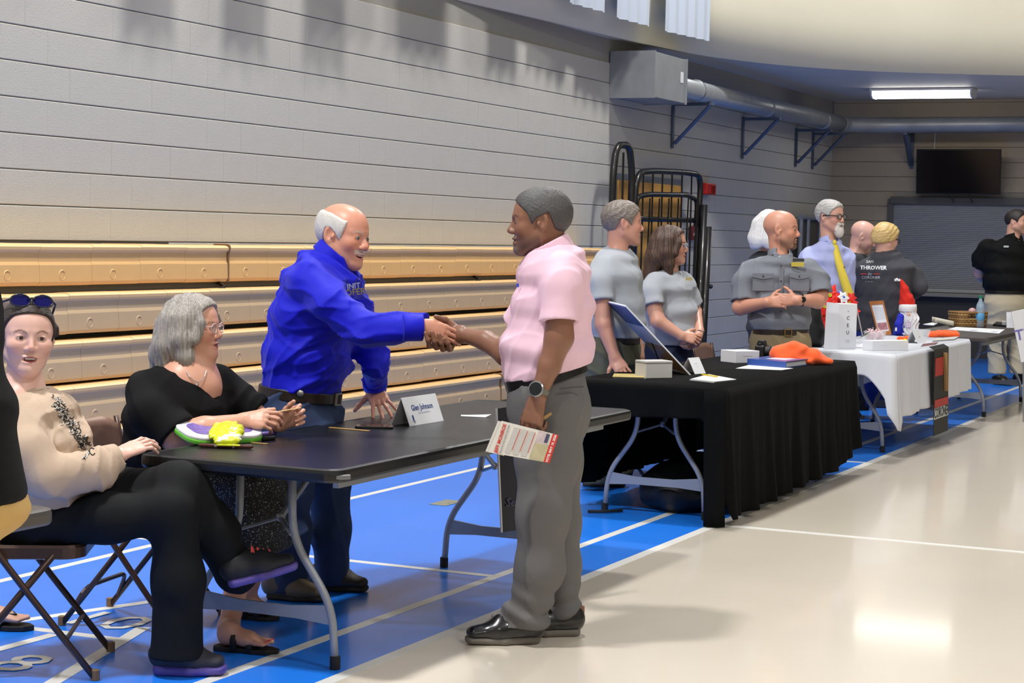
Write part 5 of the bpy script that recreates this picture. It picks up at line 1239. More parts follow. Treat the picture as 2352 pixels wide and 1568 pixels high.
# ---------------------------------------------------------------- man in the pink polo (facing left)
G = (6.45, 2.87); P = lambda u, v, d=0.0: onp(u, v, G, d); pk = person(G, 'man in pink polo shirt and grey trousers shaking hands, holding a flyer')
f = facing(178); lf = np.cross(UP, f)         # lf points to the camera
h = Head(P(1238, 508), unit(f+UP*-.04), unit(UP+f*.06), 1.06)
S_ = SDF(); add_head(S_, h, jaw=1.06, nose=1.12, ear=1.05, brow=1.1)
S_.econe(h.P(-.030, 0, -.055), P(1268, 592), (.058, .060), (.058, .060), lf, k=.03)
S_.econe(P(1268, 620), P(1262, 820), (.11, .07), (.13, .10), lf, k=.05)
# near (left) arm, hanging with the flyer
el, wr = P(1284, 775, -.22), P(1238, 903, -.24)
S_.chain([P(1284, 640, -.17), P(1286, 715, -.215), el], [.040, .052, .052], k=.03); S_.chain([el, P(1262, 840, -.23), wr], [.051, .041, .029], k=.02)
tips = add_hand(S_, P(1234, 920, -.235), unit(P(1214, 1000, -.235)-P(1234, 915, -.235)), -FH*.86-RT*.5, -RT*.7+FH*.6-UP*.2, [(18, 22, 12), (22, 26, 14), (48, 62, 30), (58, 68, 34)], s=1.08, thumb=(.75, .45, -.45), tcurl=12)
# far (right) arm reaching to the handshake
HK = 7.47; dk = HK-np.array((G[0], G[1], 0)) @ FH
wr2 = P(1062, 768, dk); el2 = P(1165, 812, .27)
S_.chain([P(1250, 650, .14), P(1200, 740, .235), el2], [.040, .045, .048], k=.03); S_.chain([el2, P(1115, 782, dk*.85), wr2], [.048, .039, .029], k=.02)
S_.econe(wr2, P(1008, 764, dk+.034), (.034, .019), (.040, .014), UP, k=.02, cap=.6)
for (tu, tv), (bu, bv) in (((977, 764), (986, 796)), ((992, 763), (1002, 800)), ((1008, 768), (1017, 804)), ((1022, 778), (1032, 804))):
    S_.chain([P(bu+14, bv-22, dk+.036), P(bu+3, bv-3, dk+.014), P(bu, bv-2, dk-.020), P(bu-3, bv-16, dk-.044), P(tu, tv, dk-.046)], [.011, .0105, .0102, .0096, .0085], k=.006)
S_.chain([P(1046, 752, dk+.024), P(1022, 734, dk+.012), P(1001, 727, dk-.004)], [.014, .0115, .0095], k=.012)
def pk_extra(c, q, mix):
    x, y, z = q.T; mix(((x > .06) & (np.abs(y) < .032) & (np.abs(z+.05) < .006))*.5+((x > .05) & (np.abs(y) < .03) & (z < -.088) & (z > -.118))*.5, lin((120, 110, 104)))
    mix(np.exp(-((z-.05)/.03)**2)*(x > .06)*.35, np.array(lin((150, 100, 72))))
M_SK2 = mat('skin_deep', (104, 70, 52), rough=.42, attr='Col', bump=.06, bscale=450, sss=.06)
S_.build('body', M_SK2, pk, step=.0042, color=skin_color(h, (134, 92, 70), lip=(118, 74, 64), brow=(44, 36, 32), stubble=(74, 56, 48), extra=pk_extra), label='brown skin of head, arms and hands')
eyes(h, pk, (44, 28, 20))
cap_hair(h, .0085, ([-.13, -.10, -.055, -.03, .012, .028, .045, .075, .09], [-.075, -.062, -.03, .030, .012, -.012, .030, .062, .085]), noise=.0012, f=520, seed=4).build('hair', hair_mat('hair_salt_dark', (72, 70, 70), var=.5, st=(300, 300, 300)), pk, step=.0035, label='short greying dark hair')
# polo shirt
M_PINK = fabric('polo_pink', (236, 198, 214), bscale=900)
S_ = SDF(); torso(S_, [(P(1268, 566), .07, .072), (P(1271, 590), .13, .098), (P(1273, 625), .195, .124), (P(1270, 700), .20, .142), (P(1256, 800), .20, .168), (P(1252, 866), .19, .158)], lf)
sleeve(S_, [P(1283, 618, -.165), P(1288, 660, -.205), P(1286, 738, -.225)], [.074, .078, .074], .06, hollow=.07)
sleeve(S_, [P(1262, 630, .15), P(1190, 745, .25)], [.075, .070])
w1 = wrinkle(11, .0055, 55, (1, 1, .6)); w2 = wrinkle(12, .006, 24); S_.disp = lambda Q: w1(Q)+w2(Q)
hem = unit(np.cross(P(1345, 832)-P(1160, 880), FH)); hem = hem if hem[2] < 0 else -hem; S_.clip(P(1160, 882), hem)
S_.cone(P(1264, 575), P(1270, 500), .066, .075, k=.01, sub=True)
sh = S_.build('polo_shirt', M_PINK, pk, step=.0055)
q = MB(); q.lathe([(.0675, -.010), (.0705, -.008), (.0705, .008), (.0675, .010)], P(1286, 734, -.223), 24, R=frame(RT, None, unit(P(1288, 690, -.2)-P(1285, 760, -.22)))); 
# collar
C_ = SDF(); cn = unit(np.cross(P(1310, 545)-P(1218, 592), FH)); cn = cn if cn[2] > 0 else -cn; cc0 = P(1262, 570)
C_.cut = [(cc0+cn*.022, cn), (cc0-cn*.030, -cn)]; C_.econe(cc0-cn*.1, cc0+cn*.1, (.098, .094), (.080, .080), lf, k=.004); C_.cut = None
C_.econe(cc0-cn*.1, cc0+cn*.1, (.089, .085), (.071, .071), lf, k=.004, sub=True)
for sg in (-1, 1): C_.econe(P(1222, 590, sg*.045), P(1203, 622, sg*.040), (.028, .010), (.006, .006), lf, k=.012)
C_.build('collar', M_PINK, sh, step=.004)
q = MB(); q.box(P(1189, 655, -.085), (.010, .004, .014), R=frame(f)); q.build('chest_logo', mat('logo_blue', (60, 80, 190), rough=.6), sh)
# trousers
M_GREY = fabric('trouser_grey', (104, 102, 102), rough=.62, bscale=500)
S_ = SDF(); S_.econe(P(1253, 862), P(1258, 935), (.175, .148), (.185, .160), lf, k=.05)
def limb(S_, pts, rads, xd, k=.05):
    for i in range(len(pts)-1): S_.econe(pts[i], pts[i+1], rads[i], rads[i+1], xd, k=k)
limb(S_, [P(1262, 930, -.09), P(1256, 1050, -.10), P(1246, 1180, -.10), P(1238, 1300, -.09), P(1208, 1428, -.06)], [(.105, .130), (.100, .115), (.095, .095), (.092, .085), (.085, .082)], lf)
limb(S_, [P(1270, 930, .09), P(1275, 1060, .10), P(1283, 1200, .11), P(1290, 1300, .12), P(1294, 1402, .13)], [(.100, .120), (.095, .100), (.085, .080), (.080, .068), (.078, .064)], lf)
S_.ell(P(1160, 1412, -.06), (.04, .05, .03), k=.05)
wf = wrinkle(21, .006, 40, (1, 1, .3)); 
def pk_w(Q):
    z = Q[..., 2]; t = (Q @ RT); low = np.clip((.26-z)/.2, 0, 1); return wf(Q)+low*.012*np.sin(z*75+5*np.sin(t*9))
S_.disp = pk_w
S_.clip(P(1208, 1438, -.06), unit(-UP*.97+f*.05+RT*.0)); S_.clip(P(1253, 858), hem*-1)
tr = S_.build('trousers', M_GREY, pk, step=.0065)
q = MB(); q.tube([P(1285, 893, -.205), P(1315, 889, -.20), P(1340, 888, -.185)], .0035, 6); q.build('pocket_welt', mat('trouser_dark', (70, 68, 70), rough=.7), tr)
M_LTH = mat('leather_black', (14, 13, 13), rough=.35)
ring_belt(pk, (P(1254, 863), .190, .160), lf, M_LTH, .040, tiltv=-hem)
q = MB(); q.box(P(1170, 884, -.02), (.012, .05, .045), R=frame(f)); q.build('belt_buckle', M_LTH, pk, bevel=.003)
M_SOLE = mat('sole_grey', (112, 106, 98), rough=.7)
hl, to = onz(1247, 1474), onz(1060, 1479); hl[2] = to[2] = 0.0; shoe(pk, hl, to, mat('leather_shoe', (22, 21, 24), rough=.25, coat=.3), M_SOLE, w=.052, h=.12, sole=.030, step=.005)
hl, to = onz(1338, 1457), onz(1338, 1457)-RT*.30-FH*.05; shoe(pk, hl, to, mat('leather_shoe', (22, 21, 24)), M_SOLE, w=.050, h=.115, sole=.030, step=.006)
q = MB(); q.cur = 0; q.tube([P(1322, 1392, .13), P(1322, 1425, .13)], .036, 10); q.build('sock', mat('sock_brown', (120, 76, 52), rough=.8), pk, smooth=True)
watch(pk, P(1240, 897, -.24), unit(P(1262, 840, -.23)-wr), -FH*.9-RT*.45, .034, mat('watch_grey', (104, 102, 92), rough=.5), mat('watch_steel', (150, 150, 150), rough=.3, metal=.7), mat('watch_glass', (20, 24, 26), rough=.1), size=.030)
# flyers in his hand
pa, pb, pc_, pd = [P(u, v, -.275) for u, v in ((1152, 966), (1283, 999), (1262, 1063), (1121, 1038))]
fl = empty('campaign_flyer', tuple((pa+pc_)/2), 'white flyer with red band reading VOTE MAY 19, held low in his hand', 'flyer')
xr = unit(pb-pa); yu = unit(pa-pd-xr*((pa-pd) @ xr)); nz = np.cross(xr, yu)
q = MB(); q.add([pa, pb, pc_, pd], [(0, 1, 2, 3)]); q.build('sheet', mat('flyer_cream', (222, 218, 208), rough=.5), fl, solid=.0015)
q = MB(); o_ = np.array(FH)*.006; q.add([pa-xr*.012+o_-yu*.004, pa+xr*.06+o_, pd+xr*.06+o_, pd-xr*.010+o_-yu*.0], [(0, 1, 2, 3)]); q.build('second_sheet', mat('flyer_cream', (222, 218, 208)), fl, solid=.001)
def on_fl(s_, t_): return (pa*(1-s_)+pb*s_)*(1-t_)+(pd*(1-s_)+pc_*s_)*t_-np.array(FH)*.0022
def patch(s0, s1, t0, t1, m_, nm, lift=0): q = MB(); e = -np.array(FH)*lift; q.add([on_fl(s0, t0)+e, on_fl(s1, t0)+e, on_fl(s1, t1)+e, on_fl(s0, t1)+e], [(0, 3, 2, 1)]); return q.build(nm, m_, fl, solid=.0004)
M_RED = mat('print_vote_red', (206, 52, 42), rough=.5)
patch(.90, 1.0, 0, 1, M_RED, 'red_band'); patch(.66, .84, 0.02, .42, mat('print_photo', (196, 180, 180), rough=.5, var=.3, vscale=40), 'printed_photo'); patch(.66, .90, .42, .98, mat('print_olive', (186, 176, 140), rough=.5, var=.15, vscale=40), 'printed_photo', .0002)
patch(.80, .86, .05, .35, mat('print_navy', (70, 70, 96), rough=.5), 'printed_photo', .0006)
for k in range(3): patch(.25+.13*k, .34+.13*k, .10, .92, mat('print_text_grey', (196, 192, 186), rough=.6), 'text_block'); patch(.355+.13*k-.006, .358+.13*k, .1, .8, M_RED, 'text_rule', .0003)
tu = unit(pa-pd); tt = unit(pb-pa)
text('lettering', 'VOTE: MAY 19, 2026', .0118, on_fl(.952, .5)-FH*.001, unit(on_fl(.95, 0)-on_fl(.95, 1)), unit(pa-pb), mat('print_white', (240, 236, 232), rough=.5), fl, extrude=.0002, bold=.0004)
text('lettering', 'JEFF MONROE', .0175, on_fl(.10, .52)-FH*.001, unit(on_fl(.95, 0)-on_fl(.95, 1)), unit(pa-pb), M_RED, fl, extrude=.0002, bold=.0005)
text('lettering', 'FIGHTING FOR WHAT MATTERS', .0075, on_fl(.175, .52)-FH*.001, unit(on_fl(.95, 0)-on_fl(.95, 1)), unit(pa-pb), M_INKD, fl, extrude=.0002)
q = MB(); q.tube([P(1250, 958, -.25), P(1266, 948, -.26)], .0035, 6); q.tube([P(1250, 962, -.25), P(1267, 950, -.26)], .003, 6); tag(q.build('wooden_stick', M_STICK), 'pale stick ends held behind the flyer', 'stick')
# dark board standing behind his legs
bA, bB = onp(1140, 938, (6.95, 3.0)), onp(1152, 1222, (6.95, 3.0))
bd_ = empty('dark_board', tuple(bB), 'dark navy board with white edge held down beside his leg', 'board')
q = MB(); r_ = RT*.8+FH*.6; V = [bA, bA+r_*.36+UP*.03, bB+r_*.36+UP*.012, bB]; q.add(V, [(0, 1, 2, 3)]); q.build('board_face', mat('board_navy', (14, 16, 38), rough=.3), bd_, solid=.006)
q = MB(); q.tube([bA, bB], .006, 6, flat=(.9, .9)); q.build('white_edge', M_CARD, bd_)
text('lettering', 'Serving', .05, bB+UP*.12+r_*.09-FH*.006, unit(r_), UP, mat('print_dim', (70, 74, 104), rough=.5), bd_, shear=.2)

# ---------------------------------------------------------------- man in the blue shirt (facing right, leaning forward)
G = (6.77, 3.98); P = lambda u, v, d=0.0: onp(u, v, G, d); bl_ = person(G, 'white-haired man in royal blue shirt and jeans leaning over the table to shake hands')
f = facing(18); lf = np.cross(UP, f)
h = Head(P(790, 541), unit(facing(30)-UP*.10), unit(UP+RT*.16), 1.13)
S_ = SDF(); add_head(S_, h, jaw=1.10, nose=1.15, mouth=.0055, ear=1.15, cheek=1.1)
S_.econe(h.P(-.028, 0, -.055), P(762, 622), (.064, .064), (.072, .07), lf, k=.03)
S_.econe(P(748, 650), P(706, 850), (.11, .07), (.12, .09), lf, k=.05)
dk = HK-np.array((G[0], G[1], 0)) @ FH
sR = P(728, 680, -.13); eR = P(838, 752, -.295); wR = P(973, 752, dk)
S_.chain([sR, eR, P(905, 752, -.305), wR], [.035, .035, .033, .030], k=.03)
add_hand(S_, P(978, 750, dk-.018), unit(RT*.93-UP*.36), -FH*.97+UP*.18, UP, [(8, 20, 12), (10, 24, 14), (14, 28, 16), (18, 32, 18)], s=.98, spread=(-1, 0, 1, 3), thumb=(.72, .45, -.55), tcurl=14)
sL = P(800, 650, .20); eL = P(868, 835, .14); tL = onz(884, 953, H1+.010); wL = tL-RT*.055+UP*.105+FH*.125
S_.chain([P(792, 680, .15), P(862, 830, .135), wL], [.035, .035, .029], k=.03)
hp = onz(872, 950, H1+.02)
add_hand(S_, wL, unit(tL-wL), unit(UP*.8+RT*-.1-FH*.45), -RT, [(-8, 14, 8), (-10, 14, 8), (-8, 14, 8), (-4, 14, 8)], s=1.10, spread=(-14, -2, 9, 20), thumb=(.55, .85, -.1), tcurl=5)
def bl_extra(c, q, mix):
    x, y, z = q.T; mix(((x > .055) & (np.abs(y) < .034) & (np.abs(z+.052) < .008))*.75, lin((206, 196, 188)))
    mix(np.exp(-((z-.06)/.05)**2)*.25, np.array(lin((226, 150, 128))))
S_.build('body', M_SKIN, bl_, step=.0042, color=skin_color(h, (206, 146, 120), lip=(176, 96, 88), brow=(190, 178, 168), flush=.22, extra=bl_extra), label='ruddy skin of head and hands')
eyes(h, bl_, (90, 100, 110))
cap_hair(h, .008, ([-.13, -.10, -.055, -.03, -.005, .012, .030, .048, .06], [-.085, -.075, -.05, .020, .020, .006, -.025, .03, .09]), zmax=([-.13, -.09, -.02, .04], [.10, .085, .075, .055]), noise=.0012, f=430, seed=6).build('hair', hair_mat('hair_white', (206, 202, 196), var=.12), bl_, step=.0035, label='thin white hair around a bald crown')
q = MB(); q.box(h.P(.080, 0, -.0640), (.012*h.s, .030*h.s, .006*h.s), R=h.R); q.build('teeth', mat('teeth', (230, 224, 210), rough=.3), bl_, bevel=.002)
M_ROY = fabric('shirt_royal', (8, 16, 196), rough=.5, bscale=700, sheen=.1)
S_ = SDF(); torso(S_, [(P(760, 588), .072, .072), (P(748, 612), .14, .110), (P(735, 650), .205, .148), (P(722, 730), .205, .178), (P(706, 820), .195, .178), (P(688, 900), .185, .164)], lf)
sleeve(S_, [P(716, 648, -.16), P(760, 700, -.25), P(838, 752, -.30), P(905, 752, -.31), P(970, 752, dk)], [.086, .084, .074, .060, .047])
cfL = wL+UP*.012+FH*.006; sleeve(S_, [P(790, 655, .17), P(862, 830, .14), cfL], [.080, .064, .047])
w1 = wrinkle(31, .013, 46); w2 = wrinkle(32, .006, 90)
S_.disp = lambda Q: w1(Q)+w2(Q)
hm = unit(np.cross(P(778, 903)-P(596, 880), FH)); hm = hm if hm[2] < 0 else -hm; S_.clip(P(690, 897), hm)
S_.cone(P(766, 596), P(785, 540), .068, .08, k=.01, sub=True)
sh = S_.build('shirt', M_ROY, bl_, step=.0066)
C_ = SDF(); cn = unit(np.cross(P(735, 553)-P(808, 618), FH)); cn = cn if cn[2] > 0 else -cn; cc0 = P(768, 588)
C_.cut = [(cc0+cn*.024, cn), (cc0-cn*.030, -cn)]; C_.econe(cc0-cn*.1, cc0+cn*.1, (.100, .098), (.082, .084), lf, k=.004); C_.cut = None
C_.econe(cc0-cn*.1, cc0+cn*.1, (.091, .089), (.073, .075), lf, k=.004, sub=True)
C_.ell(P(812, 596, -.03), (.05, .05, .055), k=.01, sub=True); C_.econe(P(795, 600, -.05), P(793, 650, -.08), (.03, .012), (.010, .008), lf, k=.02); C_.econe(P(806, 596, .03), P(822, 636, .0), (.03, .012), (.010, .008), lf, k=.02); C_.build('collar', M_ROY, sh, step=.0045)
for a_, b_, r0 in ((P(925, 752, dk-.015), P(971, 752, dk), .0555), (cfL+unit(P(862, 830, .14)-cfL)*.06, cfL-unit(P(862, 830, .14)-cfL)*.004, .0555)):
    x = unit(b_-a_); q = MB(); q.lathe([(r0*.93, 0), (r0, .004), (r0*.98, np.linalg.norm(b_-a_)-.003), (r0*.90, np.linalg.norm(b_-a_))], a_, 22, R=frame(np.cross(x, UP+RT*.3), None, x)); q.build('cuff', M_ROY, sh, smooth=True)
up_ = unit(UP-f*.1); px = unit(RT*.95+FH*.3)
for body, sz, u, v, m_ in (('JNIT', .030, 812, 657, mat('thread_white', (150, 154, 176), rough=.7)), ('OFER', .036, 816, 671, mat('thread_gold', (130, 116, 70), rough=.7))):
    text('embroidery', body, sz, P(u, v, -.150), RT*.9+FH*.35+UP*.12, UP+RT*.1, m_, sh, extrude=.0015, bold=.0005)
q = MB(); q.box(P(818, 690, -.135), (.085, .006, .012), R=frame(RT*.9+FH*.35)); q.build('pocket_edge', M_ROY, sh)
M_JEAN = mat('denim', (44, 62, 98), rough=.8, bump=.4, bscale=900, var=.35, vscale=5)
S_ = SDF(); S_.econe(P(688, 893), P(690, 960), (.175, .150), (.185, .165), lf, k=.05)
limb(S_, [P(660, 960, -.09), P(665, 1090, -.10), P(668, 1220, -.08), P(665, 1365, -.04)], [(.100, .115), (.092, .098), (.082, .080), (.085, .078)], lf)
limb(S_, [P(725, 960, .10), P(752, 1090, .11), P(760, 1220, .12), P(762, 1345, .14)], [(.100, .115), (.092, .092), (.082, .078), (.082, .074)], lf)
S_.disp = wrinkle(41, .009, 48); S_.clip(P(690, 889), -hm); S_.clip(P(700, 1352), (0, 0, -1)); jn = S_.build('jeans', M_JEAN, bl_, step=.0075)
ring_belt(bl_, (P(689, 903), .186, .172), lf, mat('belt_brown', (38, 26, 20), rough=.45), .042, tiltv=-hm, buckle=.05, fwd=unit(RT*.95-FH*.3), mb_=mat('buckle_silver', (170, 168, 160), rough=.3, metal=.8))
q = MB(); q.ball(P(690, 903, -.19), (.015, .008, .015), 10, R=frame(RT)); q.build('belt_concho', mat('buckle_silver', (170, 168, 160)), bl_, smooth=True)
M_MOC = mat('shoe_brown', (62, 50, 42), rough=.6); M_MOC2 = mat('shoe_tan', (120, 106, 86), rough=.7)
hl, to = onz(735, 1352), onz(850, 1360); shoe(bl_, onz(730, 1350)-RT*.03, to, M_MOC, mat('sole_dark', (60, 54, 48), rough=.8), w=.055, h=.11, sole=.026, step=.007)
shoe(bl_, onz(620, 1372)-RT*.02, onz(758, 1383), M_MOC2, mat('sole_dark', (60, 54, 48)), w=.055, h=.11, sole=.026, step=.007)
q = MB(); p = wL+unit(tL-wL)*.115+unit(np.cross(unit(tL-wL), UP))*.012; q.lathe([(.0095, -.002), (.0108, -.001), (.0108, .001), (.0095, .002)], p, 14, R=frame(RT, None, unit(tL-wL))); q.build('ring', mat('gold_ring', (220, 200, 150), rough=.25, metal=.8), bl_)
def on_sdf(S_, u, v, t0):
    r = ray(u, v); r = r/np.linalg.norm(r); t = t0
    for _ in range(120):
        d = float(S_.eval((CAM_C+r*t)[None])[0])
        if d < .003: break
        t += max(d*.7, .004)
    return CAM_C+r*(t-.006)
# ---------------------------------------------------------------- woman in the beige sweatshirt (seated, looking at the camera)
def sandal_foot(S_, heel, toe, ank, s=1.0):
    """bare foot added to a body: heel and toe on the ground, ankle above the heel"""
    heel = np.array(heel, float); toe = np.array(toe, float); x = unit(toe-heel); L = np.linalg.norm(toe-heel); u = UP; y = np.cross(u, x); P = lambda a, b, c: heel+x*a*L+y*b*s+u*c*s
    S_.econe(P(.10, 0, .038), P(.55, 0, .032), (.030*s, .034*s), (.040*s, .026*s), y, k=.02); S_.econe(P(.5, 0, .034), P(.74, 0, .026), (.040*s, .026*s), (.042*s, .015*s), y, k=.02)
    S_.cone(np.array(ank), P(.16, 0, .06), .036*s, .038*s, k=.03)
    for i, b in enumerate((-.032, -.017, -.002, .013, .031)):
        S_.cone(P(.74, b, .024), P(.90+.05*(i/4), b*1.02, .021), .0095*s, .0085*s if i < 4 else .011*s, k=.006)
    return P
G = (5.17, 4.21); P = lambda u, v, d=0.0: onp(u, v, G, d); wb = person(G, 'seated woman in beige sweatshirt and black trousers with sunglasses on her head')
f = facing(12); lf = np.cross(UP, f)
h = Head(P(62, 774), unit(facing(67)+UP*.03), unit(UP+RT*.05), 1.10)
S_ = SDF(); add_head(S_, h, jaw=.98, nose=.84, mouth=.0066, width=1.03, cheek=1.2, ear=.9, chin=1.0, brow=.7)
S_.econe(h.P(-.028, 0, -.06), P(52, 900), (.056, .056), (.062, .062), lf, k=.03); S_.econe(P(55, 915), P(80, 1080), (.11, .07), (.12, .09), lf, k=.05)
wr = P(272, 1046, -.06); S_.chain([P(45, 970, -.14), P(100, 1100, -.22), P(190, 1075, -.16), wr], [.035, .036, .034, .027], k=.03)
add_hand(S_, P(276, 1043, -.055), unit(P(345, 1012, .05)-P(276, 1043, -.055)), unit(UP*.75-FH*.55-RT*.15), FH*.6+UP*.3, [(2, 24, 14), (4, 26, 14), (6, 28, 14), (10, 30, 16)], s=1.02, spread=(-5, -1, 3, 7), thumb=(.8, .5, -.2))
S_.build('body', M_SKIN, wb, step=.0033, color=skin_color(h, (222, 178, 162), lip=(190, 112, 108), brow=(128, 92, 76), flush=.12), label='fair skin of face, neck and hand')
eyes(h, wb, (74, 50, 36), look=(1, .10, .06))
q = MB(); q.box(h.P(.0775, 0, -.0648), (.014*h.s, .030*h.s, .0062*h.s), R=h.R); q.build('teeth', mat('teeth', (230, 224, 210)), wb, bevel=.002)
S2 = cap_hair(h, .0085, ([-.13, -.10, -.06, -.03, -.006, .016, .034, .060, .09], [-.09, -.075, -.05, .0, .012, -.018, .022, .066, .082]), noise=.0014, f=240, seed=9, side=1.02); S2.ell(h.P(-.115, .0, .0), np.array((.045, .05, .05))*h.s, R=h.R, k=.03)

for y in (-1, 1): S2.chain([h.P(.0, y*.084, .03), h.P(-.014, y*.092, -.01), h.P(-.030, y*.094, -.045)], [.016, .013, .006], k=.015)
S2.build('hair', hair_mat('hair_dark_brown', (50, 38, 33), var=.3, st=(60, 60, 220)), wb, step=.0035, label='dark brown hair pulled back')
M_SUN = mat('sunglass_frame', (30, 30, 44), rough=.25); hs = Head(h.P(.0, 0, .098), unit(h.R[:, 0]*.82+h.R[:, 2]*.57), unit(h.R[:, 2]*.82-h.R[:, 0]*.57), h.s)
glasses(Head(h.P(-.030, 0, .088), unit(h.R[:, 0]*.95+h.R[:, 2]*.30), unit(h.R[:, 2]*.95-h.R[:, 0]*.30), h.s*1.04), wb, M_SUN, r=(.030, .019), lens=mat('lens_blue_mirror', (36, 34, 120), rough=.08, metal=.6), rim=.0028, name='sunglasses', fwd=-.008)
M_BEI = fabric('sweat_beige', (190, 168, 148), rough=.9, bscale=420)
S_ = SDF(); torso(S_, [(P(52, 906), .072, .07), (P(56, 922), .13, .10), (P(68, 958), .20, .135), (P(98, 1030), .205, .155), (P(118, 1100), .205, .175), (P(128, 1150), .19, .165)], lf)
sleeve(S_, [P(40, 965, -.15), P(58, 1035, -.24), P(102, 1096, -.25), P(180, 1080, -.18), P(268, 1049, -.07)], [.085, .085, .080, .066, .044]); sleeve(S_, [P(90, 965, .15), P(170, 1070, .20), P(260, 1060, .12)], [.08, .07, .05])
S_.econe(P(150, 1105, -.18), P(240, 1090, -.12), (.055, .05), (.050, .05), UP, k=.05)
w1 = wrinkle(51, .010, 40); w2 = wrinkle(52, .004, 90); S_.disp = lambda Q: w1(Q)+w2(Q)
S_.cone(P(54, 906), P(66, 830), .064, .075, k=.01, sub=True); S_.clip(P(128, 1180), unit(-UP+RT*-.22))
sh = S_.build('sweatshirt', M_BEI, wb, step=.0058)
cn = unit(UP*.95+f*-.22); c0 = P(55, 903); xx = unit(lf-cn*(lf @ cn)); yy = np.cross(cn, xx); q = MB(); q.tube([c0+xx*.073*math.cos(t)+yy*.075*math.sin(t) for t in np.linspace(0, 2*math.pi, 33)], .0125, 10, cap=False, flat=(1.25, .8)); q.build('neckband', M_BEI, sh, smooth=True)
x = unit(P(270, 1048, -.06)-P(238, 1058, -.10)); q = MB(); q.lathe([(.046, 0), (.051, .006), (.047, .05), (.040, .054)], P(238, 1058, -.10), 22, R=frame(np.cross(x, UP+RT*.3), None, x)); q.build('cuff', M_BEI, sh, smooth=True)
# leaf print on the chest
M_PRT = mat('print_black', (24, 24, 26), rough=.8); M_PRW = mat('print_pale', (206, 204, 200), rough=.8)
rng = np.random.default_rng(4)
def onshirt(u, v): 
    # march along the view ray to the sweatshirt surface
    r = ray(u, v); r = r/np.linalg.norm(r); t = 5.4
    for _ in range(60):
        d = float(S_.eval((CAM_C+r*t)[None])[0]); t += max(d*.7, .002) if d > .001 else 0
        if d < .002: break
    return CAM_C+r*(t-.003)
q = MB(); q2 = MB()
for k in range(120):
    t = rng.random(); u0, v0 = 128+78*t+rng.normal()*6, 920+118*t+rng.normal()*8; a_ = rng.uniform(0, 6.28); l = rng.uniform(4, 9); pts = [onshirt(u0+math.cos(a_+.5*j)*l*(j-1.5)*.6, v0+math.sin(a_+.5*j)*l*(j-1.5)*.6) for j in range(4)]
    if max(np.linalg.norm(pts[i+1]-pts[i]) for i in range(3)) < .05: (q if k % 3 else q2).tube(pts, .0018, 5)
q.build('chest_print', M_PRT, sh, kind='stuff'); q2.build('chest_print_pale', M_PRW, sh, kind='stuff')
M_BLKP = fabric('trouser_black', (14, 16, 19), rough=.75, bscale=500)
S_ = SDF(); S_.econe(P(75, 1190), P(110, 1180), (.17, .13), (.17, .12), lf, k=.05)
limb(S_, [P(95, 1205, -.09), P(250, 1190, -.12), P(392, 1175, -.10)], [(.085, .085), (.082, .082), (.075, .075)], lf); limb(S_, [P(396, 1170, -.10), P(410, 1330, -.09), P(408, 1505, -.09)], [(.078, .080), (.082, .086), (.088, .092)], lf)
limb(S_, [P(110, 1175, .08), P(270, 1130, .04), P(415, 1112, -.02)], [(.085, .085), (.082, .080), (.076, .072)], lf); limb(S_, [P(418, 1115, -.02), P(490, 1215, .06), P(545, 1320, .10)], [(.078, .078), (.076, .080), (.070, .080)], lf)
S_.disp = wrinkle(61, .006, 40); S_.clip(P(410, 1508, -.09), -UP); S_.build('trousers', M_BLKP, wb, step=.0075)
M_SNK = mat('sneaker_grey', (44, 44, 52), rough=.7, bump=.3, bscale=700, var=.2, vscale=30); M_SNS = mat('sneaker_sole_violet', (88, 74, 150), rough=.6, var=.3, vscale=12); M_LAC = mat('lace_coral', (246, 96, 92), rough=.6)
shoe(wb, onz(352, 1545), onz(524, 1550), M_SNK, M_SNS, w=.056, h=.10, sole=.036, step=.006, lace=M_LAC)
hl, to = P(524, 1350, .05), P(692, 1306, .07); sk = shoe(wb, hl, to, mat('sneaker_black', (24, 24, 30), rough=.7), M_SNS, w=.054, h=.10, sole=.032, step=.006, lace=M_LAC)
q = MB(); a_, b_, c_ = P(545, 1330, .035), P(610, 1321, .045), P(572, 1333, .03); q.add([a_, c_, b_], [(0, 1, 2)]); q.build('side_stripe', mat('stripe_mint', (150, 220, 200), rough=.5), sk, solid=.003)

# ---------------------------------------------------------------- woman in black (seated behind the table, facing right)
G = (5.98, 4.35); P = lambda u, v, d=0.0: onp(u, v, G, d); wk = person(G, 'seated grey-haired woman in black top and glasses fiddling with a stick')
f = facing(16); lf = np.cross(UP, f)
h = Head(P(446, 751), unit(facing(14)+UP*.02), unit(UP-RT*.02), 1.03)
S_ = SDF(); add_head(S_, h, jaw=1.06, nose=.95, cheek=1.15, ear=0, chin=1.02)
S_.econe(h.P(-.028, 0, -.06), P(440, 862), (.062, .062), (.075, .075), lf, k=.03); S_.econe(P(432, 880), P(410, 1000), (.15, .12), (.14, .12), lf, k=.05); S_.ell(P(452, 895, -.02), (.085, .085, .06), k=.05)
S_.chain([P(345, 910, -.17), P(398, 1000, -.25)], [.045, .052], k=.03); S_.chain([P(398, 1000, -.25), P(470, 985, -.24), P(556, 968, -.20)], [.053, .047, .030], k=.03)
add_hand(S_, P(560, 966, -.20), unit(RT*.95+UP*.10-FH*.1), unit(-FH*.75+UP*.55), UP*.6+FH*.5, [(26, 34, 20), (34, 44, 24), (40, 48, 26), (44, 50, 26)], s=.98, thumb=(.85, .35, -.2), tcurl=6)
S_.chain([P(505, 890, .14), P(585, 950, .12), P(640, 975, .0)], [.042, .040, .028], k=.03)
